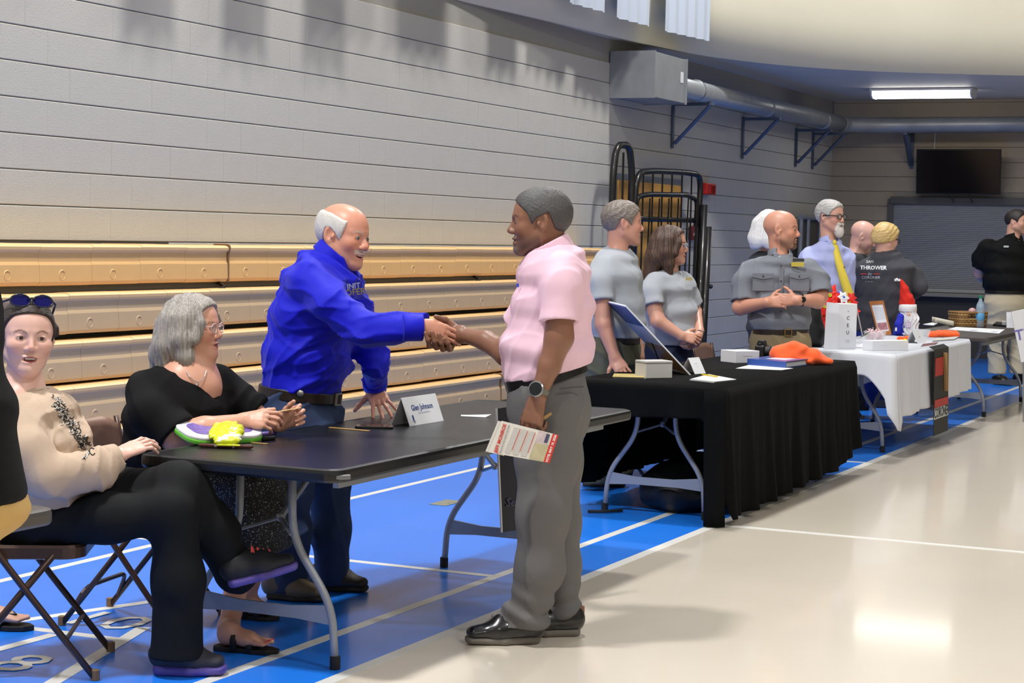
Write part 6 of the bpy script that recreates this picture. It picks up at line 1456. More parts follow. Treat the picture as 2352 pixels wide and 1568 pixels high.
add_hand(S_, P(642, 972, -.005), unit(RT*.85+UP*.42-FH*.15), unit(FH*.4+UP*.35+RT*.6), UP*.7-FH*.5, [(40, 55, 30), (46, 60, 30), (50, 60, 30), (52, 60, 30)], s=.98, thumb=(.85, .4, -.3), tcurl=10)
# lower legs and sandalled feet
hl1, to1 = onz(508, 1492), onz(622, 1500); hl2, to2 = onz(550, 1418)+RT*.0, onz(624, 1424)
S_.cone(P(560, 1250, -.10), P(526, 1440, -.33), .058, .036, k=.03)
sandal_foot(S_, hl1+UP*.016, to1+UP*.016, P(524, 1440, -.33)); sandal_foot(S_, hl2+UP*.016, to2+UP*.016, onp(560, 1385, hl2)); S_.cone(onp(560, 1385, hl2), P(600, 1240, -.04), .036, .055, k=.03)
wkS = S_
S_.build('body', M_SKIN, wk, step=.0046, color=skin_color(h, (212, 158, 134), lip=(180, 104, 98), brow=(120, 104, 96), flush=.16), label='skin of face, arms and feet')
eyes(h, wk, (96, 110, 116))
glasses(h, wk, mat('frame_clear_pink', (206, 176, 172), rough=.2), r=(.024, .018), rim=.0022)
# long layered hair
Hh = SDF(); Hh.ell(h.P(-.022, 0, .034), np.array((.106, .088, .094))*h.s, R=h.R, k=.02); Hh.ell(h.P(.018, 0, .048), np.array((.074, .074, .066))*h.s, R=h.R, k=.03)
for y in (-1, 1):
    Hh.chain([h.P(-.01, y*.074, .03), h.P(-.012, y*.088, -.04), h.P(.002, y*.088, -.11), h.P(.016, y*.082, -.165)], np.array([.040, .040, .032, .014])*h.s, k=.03)
    Hh.chain([h.P(-.06, y*.060, .02), h.P(-.075, y*.070, -.07), h.P(-.085, y*.075, -.15)], np.array([.050, .052, .030])*h.s, k=.03); Hh.chain([h.P(-.09, y*.03, .0), h.P(-.11, y*.04, -.10), h.P(-.14, y*.045, -.165)], np.array([.05, .05, .018])*h.s, k=.03)
    Hh.chain([h.P(.050, y*.045, .070), h.P(.058, y*.068, .02), h.P(.040, y*.082, -.04)], np.array([.018, .016, .022])*h.s, k=.02)
rng = np.random.default_rng(3)
for k in range(16):
    y = rng.choice([-1, 1]); x0 = rng.uniform(-.11, .02); Hh.chain([h.P(x0, y*.075, -.09), h.P(x0+rng.uniform(-.03, .02), y*.085, -.15), h.P(x0+rng.uniform(-.06, .03), y*.088, -.185+rng.uniform(-.02, .02))], np.array([.016, .010, .004])*h.s, k=.012)
def hair_w(Q):
    q = h.loc(Q); return (.0022*np.sin(np.arctan2(q[..., 1], q[..., 0]+.02)*46+8*q[..., 2])+.002*np.sin(q[..., 0]*150+q[..., 2]*20)).astype(np.float32)
Hh.disp = hair_w
Hh.clipf(lambda Q: (lambda q: np.where((np.abs(q[..., 1]) < .068) & (q[..., 0] > .02), np.minimum((np.interp(q[..., 0], [.02, .045, .075, .1], [-.2, .04, .082, .10])-q[..., 2]), .05), -1.0))(h.loc(Q)), .004)
Hh.build('hair', hair_mat('hair_silver', (152, 146, 140), var=.38, st=(150, 150, 9)), wk, step=.004, label='shoulder-length silver-grey hair')
M_BLKT = fabric('top_black', (11, 11, 13), rough=.8, bscale=500)
S_ = SDF(); torso(S_, [(P(430, 852), .08, .085), (P(425, 872), .15, .120), (P(412, 910), .215, .165), (P(400, 970), .215, .19), (P(392, 1040), .205, .19), (P(395, 1085), .20, .185)], lf)
sleeve(S_, [P(345, 905, -.15), P(352, 950, -.22), P(405, 1000, -.255)], [.095, .098, .088], hollow=.05); sleeve(S_, [P(500, 885, .12), P(585, 948, .12)], [.085, .070], hollow=.04)
S_.ell(P(470, 868, -.03), (.075, .085, .075), k=.01, sub=True); S_.cone(P(478, 895, -.06), P(492, 905, -.07), .03, .012, k=.02, sub=True)
w1 = wrinkle(71, .008, 45); S_.disp = w1; S_.build('top', M_BLKT, wk, step=.0068)
nk = [on_sdf(wkS, u, v, 6.4) for u, v in ((428, 852), (436, 866), (445, 874), (454, 878), (463, 874), (470, 864), (474, 850))]
q = MB(); q.tube(nk, .0018, 5); nl = q.build('necklace', mat('silver', (200, 200, 205), rough=.25, metal=.9), wk); q = MB(); q.ball(nk[3]-UP*.008, (.009, .004, .006), 8); q.build('pendant', mat('silver', (200, 200, 205)), nl)
M_SPK = mat('skirt_speckle', (20, 19, 18), rough=.7)
nt = M_SPK.node_tree; b_ = nt.nodes['Principled BSDF']; tcn = nt.nodes.new('ShaderNodeTexCoord'); vn = nt.nodes.new('ShaderNodeTexNoise'); vn.inputs['Scale'].default_value = 150; vn.inputs['Detail'].default_value = 2; rmp = nt.nodes.new('ShaderNodeValToRGB'); rmp.color_ramp.elements[0].position = .60; rmp.color_ramp.elements[0].color = (.006, .006, .006, 1); rmp.color_ramp.elements[1].position = .66; rmp.color_ramp.elements[1].color = (.30, .29, .26, 1)
nt.links.new(tcn.outputs['Object'], vn.inputs['Vector']); nt.links.new(vn.outputs[0], rmp.inputs[0]); nt.links.new(rmp.outputs[0], b_.inputs['Base Color'])
S_ = SDF(); limb(S_, [P(400, 1085), P(500, 1090, -.06), P(575, 1108, -.12)], [(.20, .15), (.19, .12), (.16, .10)], lf); limb(S_, [P(578, 1110, -.12), P(590, 1180, -.12), P(588, 1268, -.12)], [(.16, .105), (.17, .11), (.175, .115)], lf)
S_.disp = wrinkle(72, .012, 40); S_.clip(P(588, 1262, -.12), -UP); S_.build('skirt', M_SPK, wk, step=.009, label='black skirt with pale speckles')
M_SAN = mat('sandal_black', (18, 16, 16), rough=.6)
for hl, to in ((hl1, to1), (hl2, to2)):
    x = unit(to-hl); L = np.linalg.norm(to-hl); y = np.cross(UP, x); R3 = np.array([x, y, UP]).T
    q = MB(); out = [(-.03, .0), (-.02, .03), (.05, .036), (L*.45, .034), (L*.7, .046), (L*.95, .040), (L+.03, .012), (L+.03, -.012), (L*.95, -.040), (L*.7, -.046), (L*.45, -.034), (.05, -.036), (-.02, -.03)][::-1]; q.prism(out, .0, .018, hl*np.array((1, 1, 0)), R3); so = q.build('sandal', M_SAN, wk, bevel=.004)
    for t, hh in ((.62, .058), (.30, .085)):
        q = MB(); c = hl*np.array((1, 1, 0)); q.tube([c+x*L*(t+.02)+y*.044+UP*.012, c+x*L*t+y*.036+UP*hh*.75, c+x*L*(t-.03)+UP*hh, c+x*L*t-y*.036+UP*hh*.75, c+x*L*(t+.02)-y*.044+UP*.012], .009, 6, flat=(1.4, .5)); q.build('strap', M_SAN, so, smooth=True)
    q = MB()
    for i, b in enumerate((-.032, -.017, -.002, .013, .031)): q.ball(hl+x*L*(.93+.05*(i/4))+y*b+UP*.046, (.006, .005, .003), 6)
    q.build('toenails', mat('nail_coral', (226, 84, 80), rough=.3), wk, kind='stuff')
q = MB(); q.tube([P(612, 950, -.19), P(690, 936, -.09)], .006, 6, flat=(1.2, .4)); tag(q.build('wooden_stick', M_STICK), 'flat tan stick held between the hands of the woman in black', 'stick')

# ---------------------------------------------------------------- standing figures further away
def figure(G, label, deg, head, secs, sleeves, arms, skin, shirt, pants=None, legs=(), shoes=(), step=.006, cstep=.009, wr=(.007, 45), sname='t_shirt', seed=1, belt=None, neck_r=.058, under=True, hem=True, opts=None):
    o_ = opts or {}
    Pp = lambda t: onp(t[0], t[1], G, t[2] if len(t) > 2 else 0.0)
    E_ = person(G, label); f = facing(deg); lf = np.cross(UP, f)
    h = Head(Pp(head['c']), unit(facing(head['deg'])+UP*head.get('pitch', 0)), unit(UP+RT*head.get('roll', 0)+f*head.get('nod', 0)), head['s'])
    S_ = SDF(); add_head(S_, h, **head.get('kw', {}))
    nb = Pp(secs[0][0]); S_.econe(h.P(-.028, 0, -.055), nb-UP*.03, (neck_r, neck_r), (neck_r*1.03, neck_r*1.03), lf, k=.03)
    for i in range(1, len(secs)-1): S_.econe(Pp(secs[i][0]), Pp(secs[i+1][0]), (secs[i][1]*.55, secs[i][2]*.55), (secs[i+1][1]*.55, secs[i+1][2]*.55), lf, k=.05)
    for a in arms:
        S_.chain([Pp(t) for t in a['p']], a['r'], k=.03)
        if 'hand' in a: add_hand(S_, Pp(a['p'][-1]), *a['hand'][:3], a['hand'][3], **a.get('kw', {}))
    if head.get('bodyx'): head['bodyx'](S_, h, Pp)
    S_.build('body', head.get('mat', M_SKIN), E_, step=step, color=skin_color(h, skin, **head.get('col', {})))
    if head.get('eyes', True): eyes(h, E_, head.get('iris', (70, 50, 40)))
    T_ = SDF(); torso(T_, [(Pp(s[0]), s[1], s[2]) for s in secs], lf)
    for p, r in sleeves: sleeve(T_, [Pp(t) for t in p], list(r), .06, hollow=.05)
    if o_.get('shirtx'): o_['shirtx'](T_, Pp)
    T_.disp = wrinkle(seed, *wr); T_.cone(nb, h.P(-.01, 0, -.05), neck_r+.008, neck_r+.02, k=.01, sub=True)
    if hem: T_.clip(Pp(secs[-1][0]), -UP)
    sh = T_.build(sname, shirt, E_, step=cstep)
    if pants is not None:
        L_ = SDF(); w = secs[-1]; c = Pp(w[0]); L_.econe(c+UP*.01, c-UP*o_.get('pel', .13), (w[1]*.93, w[2]*.93), (w[1]*1.0, w[2]*1.02), lf, k=.05, cap=o_.get('pcap', 1.0))
        for p, r in legs: limb(L_, [Pp(t) for t in p], r, lf)
        L_.disp = wrinkle(seed+50, .008, 45); L_.clip(c+UP*.012, UP)
        if legs: L_.clip(Pp(legs[0][0][-1]), -UP)
        L_.build(o_.get('pname', 'trousers'), pants, E_, step=cstep)
    for hl, to, mu, ms in shoes: shoe(E_, hl, to, mu, ms, w=.055, h=.10, step=.010)
    if belt: ring_belt(E_, (Pp(secs[-1][0])-UP*.012, secs[-1][1]*.99, secs[-1][2]*.99), lf, belt, .038, buckle=o_.get('buckle'), fwd=f, mb_=mat('buckle_brass', (150, 120, 70), rough=.35, metal=.7))
    return E_, h, sh, Pp, f, lf, T_
def polo_collar(parent, h, Pp, c, m_, r=.085, lf=None, step=.006, fwd=None):
    C_ = SDF(); c0 = Pp(c); cn = unit(UP-fwd*.35); C_.cut = [(c0+cn*.03, cn), (c0-cn*.022, -cn)]; C_.econe(c0-cn*.1, c0+cn*.1, (r*1.12, r*1.12), (r*.9, r*.9), lf, k=.004); C_.cut = None
    C_.econe(c0-cn*.1, c0+cn*.1, (r*1.12-.012, r*1.12-.012), (r*.9-.012, r*.9-.012), lf, k=.004, sub=True)
    C_.ell(c0+fwd*r*1.05+UP*.035, (.055, .055, .065), k=.008, sub=True)
    for sg in (-1, 1): C_.econe(c0+fwd*r*.85+lf*sg*.040-UP*.005, c0+fwd*r*1.12+lf*sg*.065-UP*.075, (.036, .010), (.010, .006), lf, k=.012)
    return C_.build('collar', m_, parent, step=step)
PT = (lambda h, x, y, z: h.P(x, y, z))
STD = ([-.13, -.10, -.055, -.03, .012, .028, .045, .075, .09], [-.080, -.068, -.04, .026, .012, -.014, .030, .064, .085])
M_GT = fabric('tee_grey', (170, 175, 183)); M_OLV = mat('trouser_olive', (92, 92, 74), rough=.8, bump=.3, bscale=500, var=.45, vscale=6)

# man in grey T-shirt leaning on the black table
G = (10.55, 4.30)
E_, h, sh, Pp, f, lf, T_ = figure(G, 'tall man in grey T-shirt leaning a hand on the black table', 8, dict(c=(1432, 512), deg=-8, s=1.13, kw=dict(jaw=1.08, nose=1.05, ear=1.1), col=dict(flush=.2, lip=(170, 100, 92), brow=(110, 96, 86))),
    [((1418, 574), .075, .078), ((1416, 592), .14, .115), ((1410, 630), .215, .16), ((1408, 700), .21, .175), ((1412, 740), .205, .185), ((1405, 775), .19, .175)],
    [([(1390, 618, -.15), (1376, 650, -.21), (1380, 692, -.24)], [.085, .088, .082]), ([(1430, 620, .15), (1450, 700, .22)], [.085, .08])],
    [dict(p=[(1388, 640, -.16), (1382, 690, -.235), (1386, 745, -.27), (1412, 820, -.33)], r=[.035, .048, .050, .032], hand=(unit(RT*.45-UP*.75-FH*.45), unit(RT*-.2+UP*.6-FH*.75), -RT, [(-10, 20, 10), (-10, 22, 10), (-8, 22, 10), (-6, 24, 12)]), kw=dict(s=1.1)),
     dict(p=[(1436, 640, .15), (1455, 740, .22), (1470, 820, .1)], r=[.04, .045, .03])],
    (206, 150, 130), M_GT, M_OLV, [([(1385, 800, -.08), (1378, 930, -.08), (1366, 1108, -.06)], [(.105, .11), (.095, .09), (.085, .085)]), ([(1430, 800, .09), (1432, 930, .10), (1420, 1095, .12)], [(.105, .11), (.095, .09), (.085, .085)])],
    [(onz(1345, 1115)-RT*.03, onz(1345, 1115)+RT*.26-FH*.02, mat('shoe_brown', (62, 50, 42)), mat('sole_dark', (60, 54, 48)))], step=.006, cstep=.009, seed=101, belt=mat('belt_dark', (24, 24, 26), rough=.5), neck_r=.060)
cap_hair(h, .010, STD, noise=.0025, f=200, seed=12).build('hair', hair_mat('hair_grey_brown', (118, 108, 100), var=.4, st=(50, 50, 120)), E_, step=.005, label='short greying brown hair')
# woman in grey T-shirt with glasses
G = (12.2, 4.45)
E_, h, sh, Pp, f, lf, T_ = figure(G, 'woman with long brown hair and glasses in a grey T-shirt, hands clasped', 25, dict(c=(1541, 563), deg=12, s=1.10, kw=dict(jaw=1.05, nose=.9, ear=0, cheek=1.1), col=dict(flush=.15, lip=(180, 96, 92), brow=(80, 58, 44))),
    [((1538, 622), .07, .07), ((1536, 636), .13, .10), ((1534, 662), .19, .145), ((1540, 715), .185, .175), ((1540, 760), .185, .18), ((1536, 790), .185, .175)],
    [([(1505, 650, -.13), (1494, 672, -.20), (1500, 702, -.235)], [.08, .085, .08]), ([(1570, 650, .12), (1592, 700, .15)], [.075, .07])],
    [dict(p=[(1505, 660, -.14), (1500, 700, -.23), (1512, 738, -.27), (1565, 772, -.30)], r=[.035, .052, .052, .032], hand=(unit(RT*.9-UP*.15), unit(-FH*.8+UP*.5), UP, [(30, 40, 20), (34, 44, 22), (36, 46, 24), (38, 46, 24)]), kw=dict(s=1.05)),
     dict(p=[(1575, 660, .12), (1598, 715, .12), (1606, 760, -.10), (1604, 772, -.2)], r=[.035, .042, .032, .030], hand=(unit(-RT*.3-UP*.4-FH*.4), unit(RT*.8-FH*.3), UP, [(30, 40, 20), (34, 44, 22), (36, 46, 24), (38, 46, 24)]))],
    (206, 152, 130), M_GT, fabric('jeans_navy', (26, 34, 60)), [([(1520, 820, -.08), (1520, 920, -.08), (1520, 1030, -.06)], [(.10, .11), (.09, .09), (.08, .08)]), ([(1556, 820, .09), (1556, 920, .10), (1556, 1030, .10)], [(.10, .11), (.09, .09), (.08, .08)])],
    [(onz(1510, 1035), onz(1510, 1035)+RT*.24, M_MOC, M_SOLE)], seed=111, opts=dict(pname='jeans'))
def long_hair(h, E_, m_, length=.2, seed=2, step=.006, flip=0.0, label=None):
    Hh = SDF(); Hh.ell(h.P(-.022, 0, .034), np.array((.106, .088, .094))*h.s, R=h.R, k=.02); Hh.ell(h.P(.018, 0, .046), np.array((.074, .074, .066))*h.s, R=h.R, k=.03)
    for y in (-1, 1):
        Hh.chain([h.P(-.01, y*.074, .03), h.P(-.012, y*.090, -.05), h.P(.002, y*.092, -.12), h.P(.012, y*.088, -length)], np.array([.040, .042, .036, .016])*h.s, k=.03)
        Hh.chain([h.P(-.06, y*.060, .02), h.P(-.080, y*.072, -.08), h.P(-.090-flip, y*.077, -length)], np.array([.050, .054, .030])*h.s, k=.03); Hh.chain([h.P(-.09, y*.03, .0), h.P(-.11, y*.04, -.10), h.P(-.12-flip, y*.045, -length)], np.array([.05, .05, .022])*h.s, k=.03)
        Hh.chain([h.P(.052, y*.042, .072), h.P(.058, y*.068, .02), h.P(.040, y*.084, -.05)], np.array([.020, .018, .022])*h.s, k=.02)
    Hh.disp = lambda Q: (lambda q: (.0026*np.sin(np.arctan2(q[..., 1], q[..., 0]+.02)*40+8*q[..., 2])+.002*np.sin(q[..., 0]*130+q[..., 2]*20)).astype(np.float32))(h.loc(Q))
    Hh.clipf(lambda Q: (lambda q: np.where((np.abs(q[..., 1]) < .068) & (q[..., 0] > .02), np.minimum((np.interp(q[..., 0], [.02, .045, .075, .1], [-.2, .05, .078, .095])-q[..., 2]), .05), -1.0))(h.loc(Q)), .004)
    return Hh.build('hair', m_, E_, step=step, label=label)
long_hair(h, E_, hair_mat('hair_brown', (72, 50, 38), var=.4, st=(120, 120, 9)), .215, flip=.03, label='long brown hair')
glasses(h, E_, mat('frame_silver', (186, 190, 200), rough=.25, metal=.6), r=(.025, .016), rim=.0026)
q = MB(); q.box(Pp((1582, 640, -.12)), (.05, .004, .022), R=frame(f)); q.build('name_badge', mat('badge_gold', (176, 160, 110), rough=.5), sh)
watch(E_, Pp((1605, 762, -.14)), unit(-RT*.05-UP), -FH, .033, mat('watch_steel', (150, 150, 150)), mat('watch_steel', (150, 150, 150)), mat('watch_glass', (20, 24, 26)), size=.018)
q = MB(); c = Pp((1541, 625)); q.tube([c+lf*.05+f*.06+UP*.02, c+f*.11-UP*.05, c-lf*.05+f*.06+UP*.02], .0015, 5); q.build('necklace', mat('silver', (200, 200, 205)), E_)

# bald man in grey work shirt
G = (12.9, 3.9); M_WRK = fabric('work_shirt_grey', (126, 130, 140), rough=.7); M_KHK = fabric('khaki', (150, 134, 104))
def wx(T_, Pp): pass
E_, h, sh, Pp, f, lf, T_ = figure(G, 'bald goateed man in grey work shirt with hands together', 78, dict(c=(1796, 527), deg=18, s=1.17, kw=dict(jaw=1.05, nose=1.08, ear=1.05), col=dict(flush=.18, lip=(170, 100, 88), brow=(80, 60, 48), stubble=(126, 98, 82), extra=lambda c, q, mix: mix(((q[:, 0] > .055) & (np.abs(q[:, 1]) < .03) & (q[:, 2] < -.05) & ~((np.abs(q[:, 1]) < .022) & (np.abs(q[:, 2]+.067) < .011)))*.8, lin((92, 66, 52))))),
    [((1791, 588), .078, .075), ((1790, 602), .15, .11), ((1790, 632), .235, .135), ((1792, 690), .225, .15), ((1793, 735), .215, .15), ((1793, 757), .21, .15)],
    [([(1728, 622, 0), (1708, 650, -.02), (1708, 692, -.06)], [.085, .090, .092]), ([(1856, 618, 0), (1872, 640, -.02), (1880, 672, -.06)], [.085, .088, .090])],
    [dict(p=[(1725, 640, 0), (1706, 690, -.06), (1700, 706, -.08), (1762, 694, -.24)], r=[.04, .055, .056, .034], hand=(unit(RT*.95+UP*.08-FH*.15), unit(-FH*.9+UP*.3), UP, [(20, 30, 15), (24, 34, 16), (28, 36, 18), (30, 38, 18)]), kw=dict(s=1.1)),
     dict(p=[(1858, 640, 0), (1884, 678, -.06), (1878, 690, -.10), (1832, 690, -.25)], r=[.04, .055, .056, .034], hand=(unit(-RT*.97+UP*.05), unit(-FH*.92+UP*.2), UP, [(20, 30, 15), (24, 34, 16), (28, 36, 18), (30, 38, 18)]), kw=dict(s=1.1))],
    (206, 148, 124), M_WRK, M_KHK, [([(1760, 790), (1758, 920), (1756, 1060)], [(.115, .12), (.10, .10), (.09, .09)]), ([(1826, 790), (1828, 920), (1830, 1060)], [(.115, .12), (.10, .10), (.09, .09)])],
    [(onz(1756, 1075)+FH*.08, onz(1756, 1075)-FH*.16, M_MOC, M_SOLE), (onz(1830, 1072)+FH*.08, onz(1830, 1072)-FH*.16, M_MOC, M_SOLE)], seed=121, belt=mat('belt_brown', (38, 26, 20)), sname='work_shirt', wr=(.008, 40), neck_r=.062, opts=dict(buckle=.05))
polo_collar(sh, h, Pp, (1791, 584), M_WRK, .086, lf, fwd=f)
q = MB(); q.ball(Pp((1791, 594, -.075)), (.03, .02, .025), 10); q.build('undershirt', mat('undershirt_white', (220, 222, 226), rough=.8), E_, smooth=True)
for u, w_ in ((1753, .15), (1836, .14)):
    fr = -FH; q = MB(); q.box(Pp((u, 652, -.142)), (w_, .008, .10), R=frame(RT)); pk_ = q.build('chest_pocket', M_WRK, sh, bevel=.004)
    q = MB(); q.prism([(-w_/2, .0), (w_/2, 0), (w_/2, -.03), (0, -.045), (-w_/2, -.03)], 0, .006, Pp((u, 627, -.148)), np.array([RT, UP, -FH]).T); q.build('pocket_flap', M_WRK, pk_, bevel=.002)
    q = MB(); q.ball(Pp((u, 634, -.158)), .006, 8); q.build('pocket_button', mat('button_dark', (52, 54, 60), rough=.4), pk_, smooth=True)
q = MB(); q.box(Pp((1793, 680, -.150)), (.03, .006, .42), R=frame(RT)); q.build('button_placket', M_WRK, sh)
for v in (610, 645, 680, 715): q = MB(); q.ball(Pp((1794, v, -.156)), .006, 8); q.build('shirt_button', mat('button_dark', (52, 54, 60)), sh, smooth=True)
q = MB(); q.box(Pp((1832, 607, -.128)), (.09, .005, .03), R=frame(RT)); q.build('name_patch', mat('patch_yellow', (196, 178, 70), rough=.7), sh)
q = MB(); q.box(Pp((1834, 597, -.118)), (.08, .005, .022), R=frame(RT)); q.build('name_patch', mat('patch_dark', (56, 54, 50), rough=.7), sh)
watch(E_, Pp((1842, 690, -.22)), RT, -FH+UP*.2, .038, M_RUB, mat('watch_black', (24, 24, 28), rough=.3), mat('watch_glass', (20, 24, 26)), size=.022)

# white-haired person behind the bald man
G = (14.15, 4.40)
E_, h, sh, Pp, f, lf, T_ = figure(G, 'white-haired person mostly hidden behind the bald man', 80, dict(c=(1768, 522), deg=300, s=1.1, eyes=True, kw=dict(ear=0)),
    [((1766, 575), .07, .07), ((1766, 590), .13, .10), ((1766, 620), .17, .12), ((1768, 690), .17, .14), ((1768, 750), .17, .14), ((1768, 790), .17, .14)], [([(1740, 612, 0), (1738, 680, 0)], [.07, .06]), ([(1795, 612, 0), (1796, 680, 0)], [.07, .06])], [dict(p=[(1742, 640), (1740, 720), (1750, 780)], r=[.04, .04, .03]), dict(p=[(1792, 640), (1796, 720), (1786, 780)], r=[.04, .04, .03])],
    (210, 164, 146), fabric('top_dark_grey', (60, 62, 66)), fabric('trouser_black', (14, 16, 19)), [([(1755, 830), (1755, 920), (1755, 1020)], [(.10, .11), (.09, .09), (.08, .08)]), ([(1782, 830), (1782, 920), (1782, 1020)], [(.10, .11), (.09, .09), (.08, .08)])], step=.008, cstep=.012, seed=131)
long_hair(h, E_, hair_mat('hair_white_long', (226, 226, 226), var=.15), .13, step=.007, label='fluffy white hair')

# man in lavender shirt with yellow tie
G = (15.1, 4.2); M_LAV = fabric('shirt_lavender', (176, 184, 232), rough=.6)
E_, h, sh, Pp, f, lf, T_ = figure(G, 'bearded man in lavender shirt and yellow tie with black glasses', 62, dict(c=(1908, 497), deg=42, s=1.14, kw=dict(nose=1.05, jaw=1.02), col=dict(flush=.15, lip=(160, 96, 90), brow=(150, 144, 138))),
    [((1903, 558), .075, .075), ((1903, 570), .14, .11), ((1900, 598), .215, .14), ((1900, 650), .205, .165), ((1900, 700), .20, .17), ((1900, 740), .20, .165)],
    [([(1856, 592, -.02), (1848, 640, -.03), (1852, 720, -.05)], [.08, .082, .07]), ([(1940, 592, .05), (1944, 640, .06), (1940, 720, .0)], [.078, .075, .07])],
    [dict(p=[(1860, 620), (1853, 720, -.05), (1870, 770, -.15)], r=[.04, .045, .03]), dict(p=[(1944, 620, .03), (1950, 720, 0), (1940, 770, -.12)], r=[.04, .045, .03])],
    (208, 158, 140), M_LAV, fabric('trouser_charcoal', (46, 48, 54)), [([(1882, 780), (1880, 880), (1880, 1000)], [(.115, .12), (.10, .10), (.09, .09)]), ([(1928, 780, .05), (1928, 880, .05), (1928, 1000, .05)], [(.115, .12), (.10, .10), (.09, .09)])], step=.0065, cstep=.010, seed=141, sname='shirt', belt=M_LTH)
cap_hair(h, .011, STD, noise=.003, f=220, seed=14, front=.004).build('hair', hair_mat('hair_silver_short', (176, 174, 172), var=.2, st=(80, 80, 160)), E_, step=.006, label='short spiky silver hair')
polo_collar(sh, h, Pp, (1905, 553), M_LAV, .082, lf, fwd=f)
B_ = SDF(); B_.ell(h.P(.074, 0, -.108), np.array((.036, .040, .044))*h.s, R=h.R, k=.02); B_.ell(h.P(.080, 0, -.052), np.array((.022, .036, .011))*h.s, R=h.R, k=.012); 
for y in (-1, 1): B_.cone(h.P(.086, y*.026, -.056), h.P(.074, y*.032, -.095), .010*h.s, .014*h.s, k=.015)
B_.ell(h.P(.098, 0, -.069), np.array((.016, .018, .007))*h.s, R=h.R, k=.006, sub=True); B_.disp = wrinkle(15, .003, 160); B_.build('beard', hair_mat('beard_white', (214, 208, 202), var=.15), E_, step=.005, label='white goatee and moustache')
glasses(h, E_, mat('frame_black', (20, 20, 24), rough=.3), r=(.028, .017), rim=.0032)
q = MB(); pts = [Pp((1918, 562, -.10)), Pp((1926, 600, -.165)), Pp((1938, 640, -.19)), Pp((1950, 675, -.19)), Pp((1955, 705, -.185))]; ws = [.022, .030, .036, .040, .036]
q.grid(np.array([[p_-RT*w_+FH*0, p_-FH*.006, p_+RT*w_] for p_, w_ in zip(pts, ws)])); tie = q.build('necktie', mat('tie_yellow', (226, 204, 74), rough=.6, bump=.2, bscale=500), sh, solid=.006, smooth=True)
q = MB(); q.ball(Pp((1917, 557, -.095)), (.022, .018, .024), 10); q.build('tie_knot', mat('tie_yellow', (226, 204, 74)), tie, smooth=True)
q = MB(); q.ball(Pp((1939, 613, -.198)), (.010, .006, .010), 8); q.build('tie_pin', mat('pin_brown', (140, 100, 50), rough=.4), tie, smooth=True)

# bald man looking down, dark T-shirt
G = (17.0, 4.32); M_DK = fabric('tee_charcoal', (66, 67, 73))
E_, h, sh, Pp, f, lf, T_ = figure(G, 'bald man in dark T-shirt bowing his head behind the blonde woman', 30, dict(c=(1984, 543), deg=14, pitch=-.42, s=1.18, nod=.35, kw=dict(jaw=1.1, nose=1.0), col=dict(flush=.15, stubble=(150, 116, 104))),
    [((1966, 582), .078, .078), ((1962, 592), .14, .12), ((1960, 618), .22, .16), ((1958, 680), .21, .17), ((1958, 740), .20, .17), ((1958, 770), .20, .17)], [([(1940, 612, -.12), (1936, 660, -.16)], [.08, .08]), ([(1990, 612, .12), (2000, 660, .12)], [.08, .08])],
    [dict(p=[(1942, 630, -.12), (1938, 690, -.17), (1966, 730, -.2)], r=[.04, .045, .03]), dict(p=[(1990, 630, .12), (2000, 690, .1), (2000, 730, -.1)], r=[.04, .045, .03])],
    (218, 170, 156), M_DK, fabric('trouser_black', (14, 16, 19)), [([(1945, 800), (1945, 880), (1945, 960)], [(.11, .12), (.10, .10), (.09, .09)]), ([(1972, 800), (1972, 880), (1972, 960)], [(.11, .12), (.10, .10), (.09, .09)])], step=.006, cstep=.011, seed=151, neck_r=.066)
# blonde woman seen from behind with printed shirt back
G = (16.35, 3.98)
E_, h, sh, Pp, f, lf, T_ = figure(G, 'short-haired blonde woman in charcoal campaign shirt turned away', 298, dict(c=(2036, 548), deg=335, pitch=-.18, s=1.08, kw=dict(nose=.9), col=dict(flush=.12)),
    [((2030, 577), .07, .07), ((2032, 588), .14, .12), ((2036, 618), .235, .16), ((2034, 670), .225, .175), ((2022, 720), .22, .18), ((2014, 762), .22, .18)],
    [([(2082, 615, .05), (2098, 632, .0), (2112, 660, -.04), (2090, 676, .12)], [.08, .078, .07, .06]), ([(1986, 618, 0), (1978, 650, .05), (1990, 690, .15)], [.08, .078, .07])],
    [dict(p=[(2082, 630, .05), (2108, 660, -.02), (2085, 678, .16)], r=[.035, .035, .028]), dict(p=[(1988, 630, 0), (1980, 670, .06), (2000, 700, .2)], r=[.035, .035, .028])],
    (214, 164, 146), fabric('shirt_charcoal', (72, 73, 80)), fabric('jeans_bright', (28, 50, 128)), [([(2000, 790), (2006, 850), (2012, 935)], [(.11, .12), (.10, .10), (.095, .095)]), ([(2034, 790, .04), (2034, 850, .04), (2032, 935, .04)], [(.11, .12), (.10, .10), (.095, .095)])], step=.006, cstep=.010, seed=161, sname='long_sleeve_shirt', opts=dict(pname='jeans'))
cap_hair(h, .020, ([-.15, -.11, -.06, -.02, .02, .035, .055, .09], [-.060, -.058, -.05, -.03, -.01, .01, .05, .075]), noise=.004, f=160, seed=16, back=.01).build('hair', hair_mat('hair_blonde', (206, 176, 116), var=.3, st=(60, 60, 120)), E_, step=.007, label='short blonde hair')
cap_hair(h, .010, ([-.15, -.10, -.03, .0, .02], [-.092, -.088, -.06, .0, .05]), zmax=([-.15, -.05, .02], [-.035, -.03, -.02]), noise=.002, f=160, seed=17, back=.0).build('nape_hair', hair_mat('hair_nape', (60, 46, 38), var=.3), E_, step=.007, label='dark cropped hair at the nape')
glasses(h, E_, mat('frame_black', (20, 20, 24)), r=(.025, .016), rim=.0034)
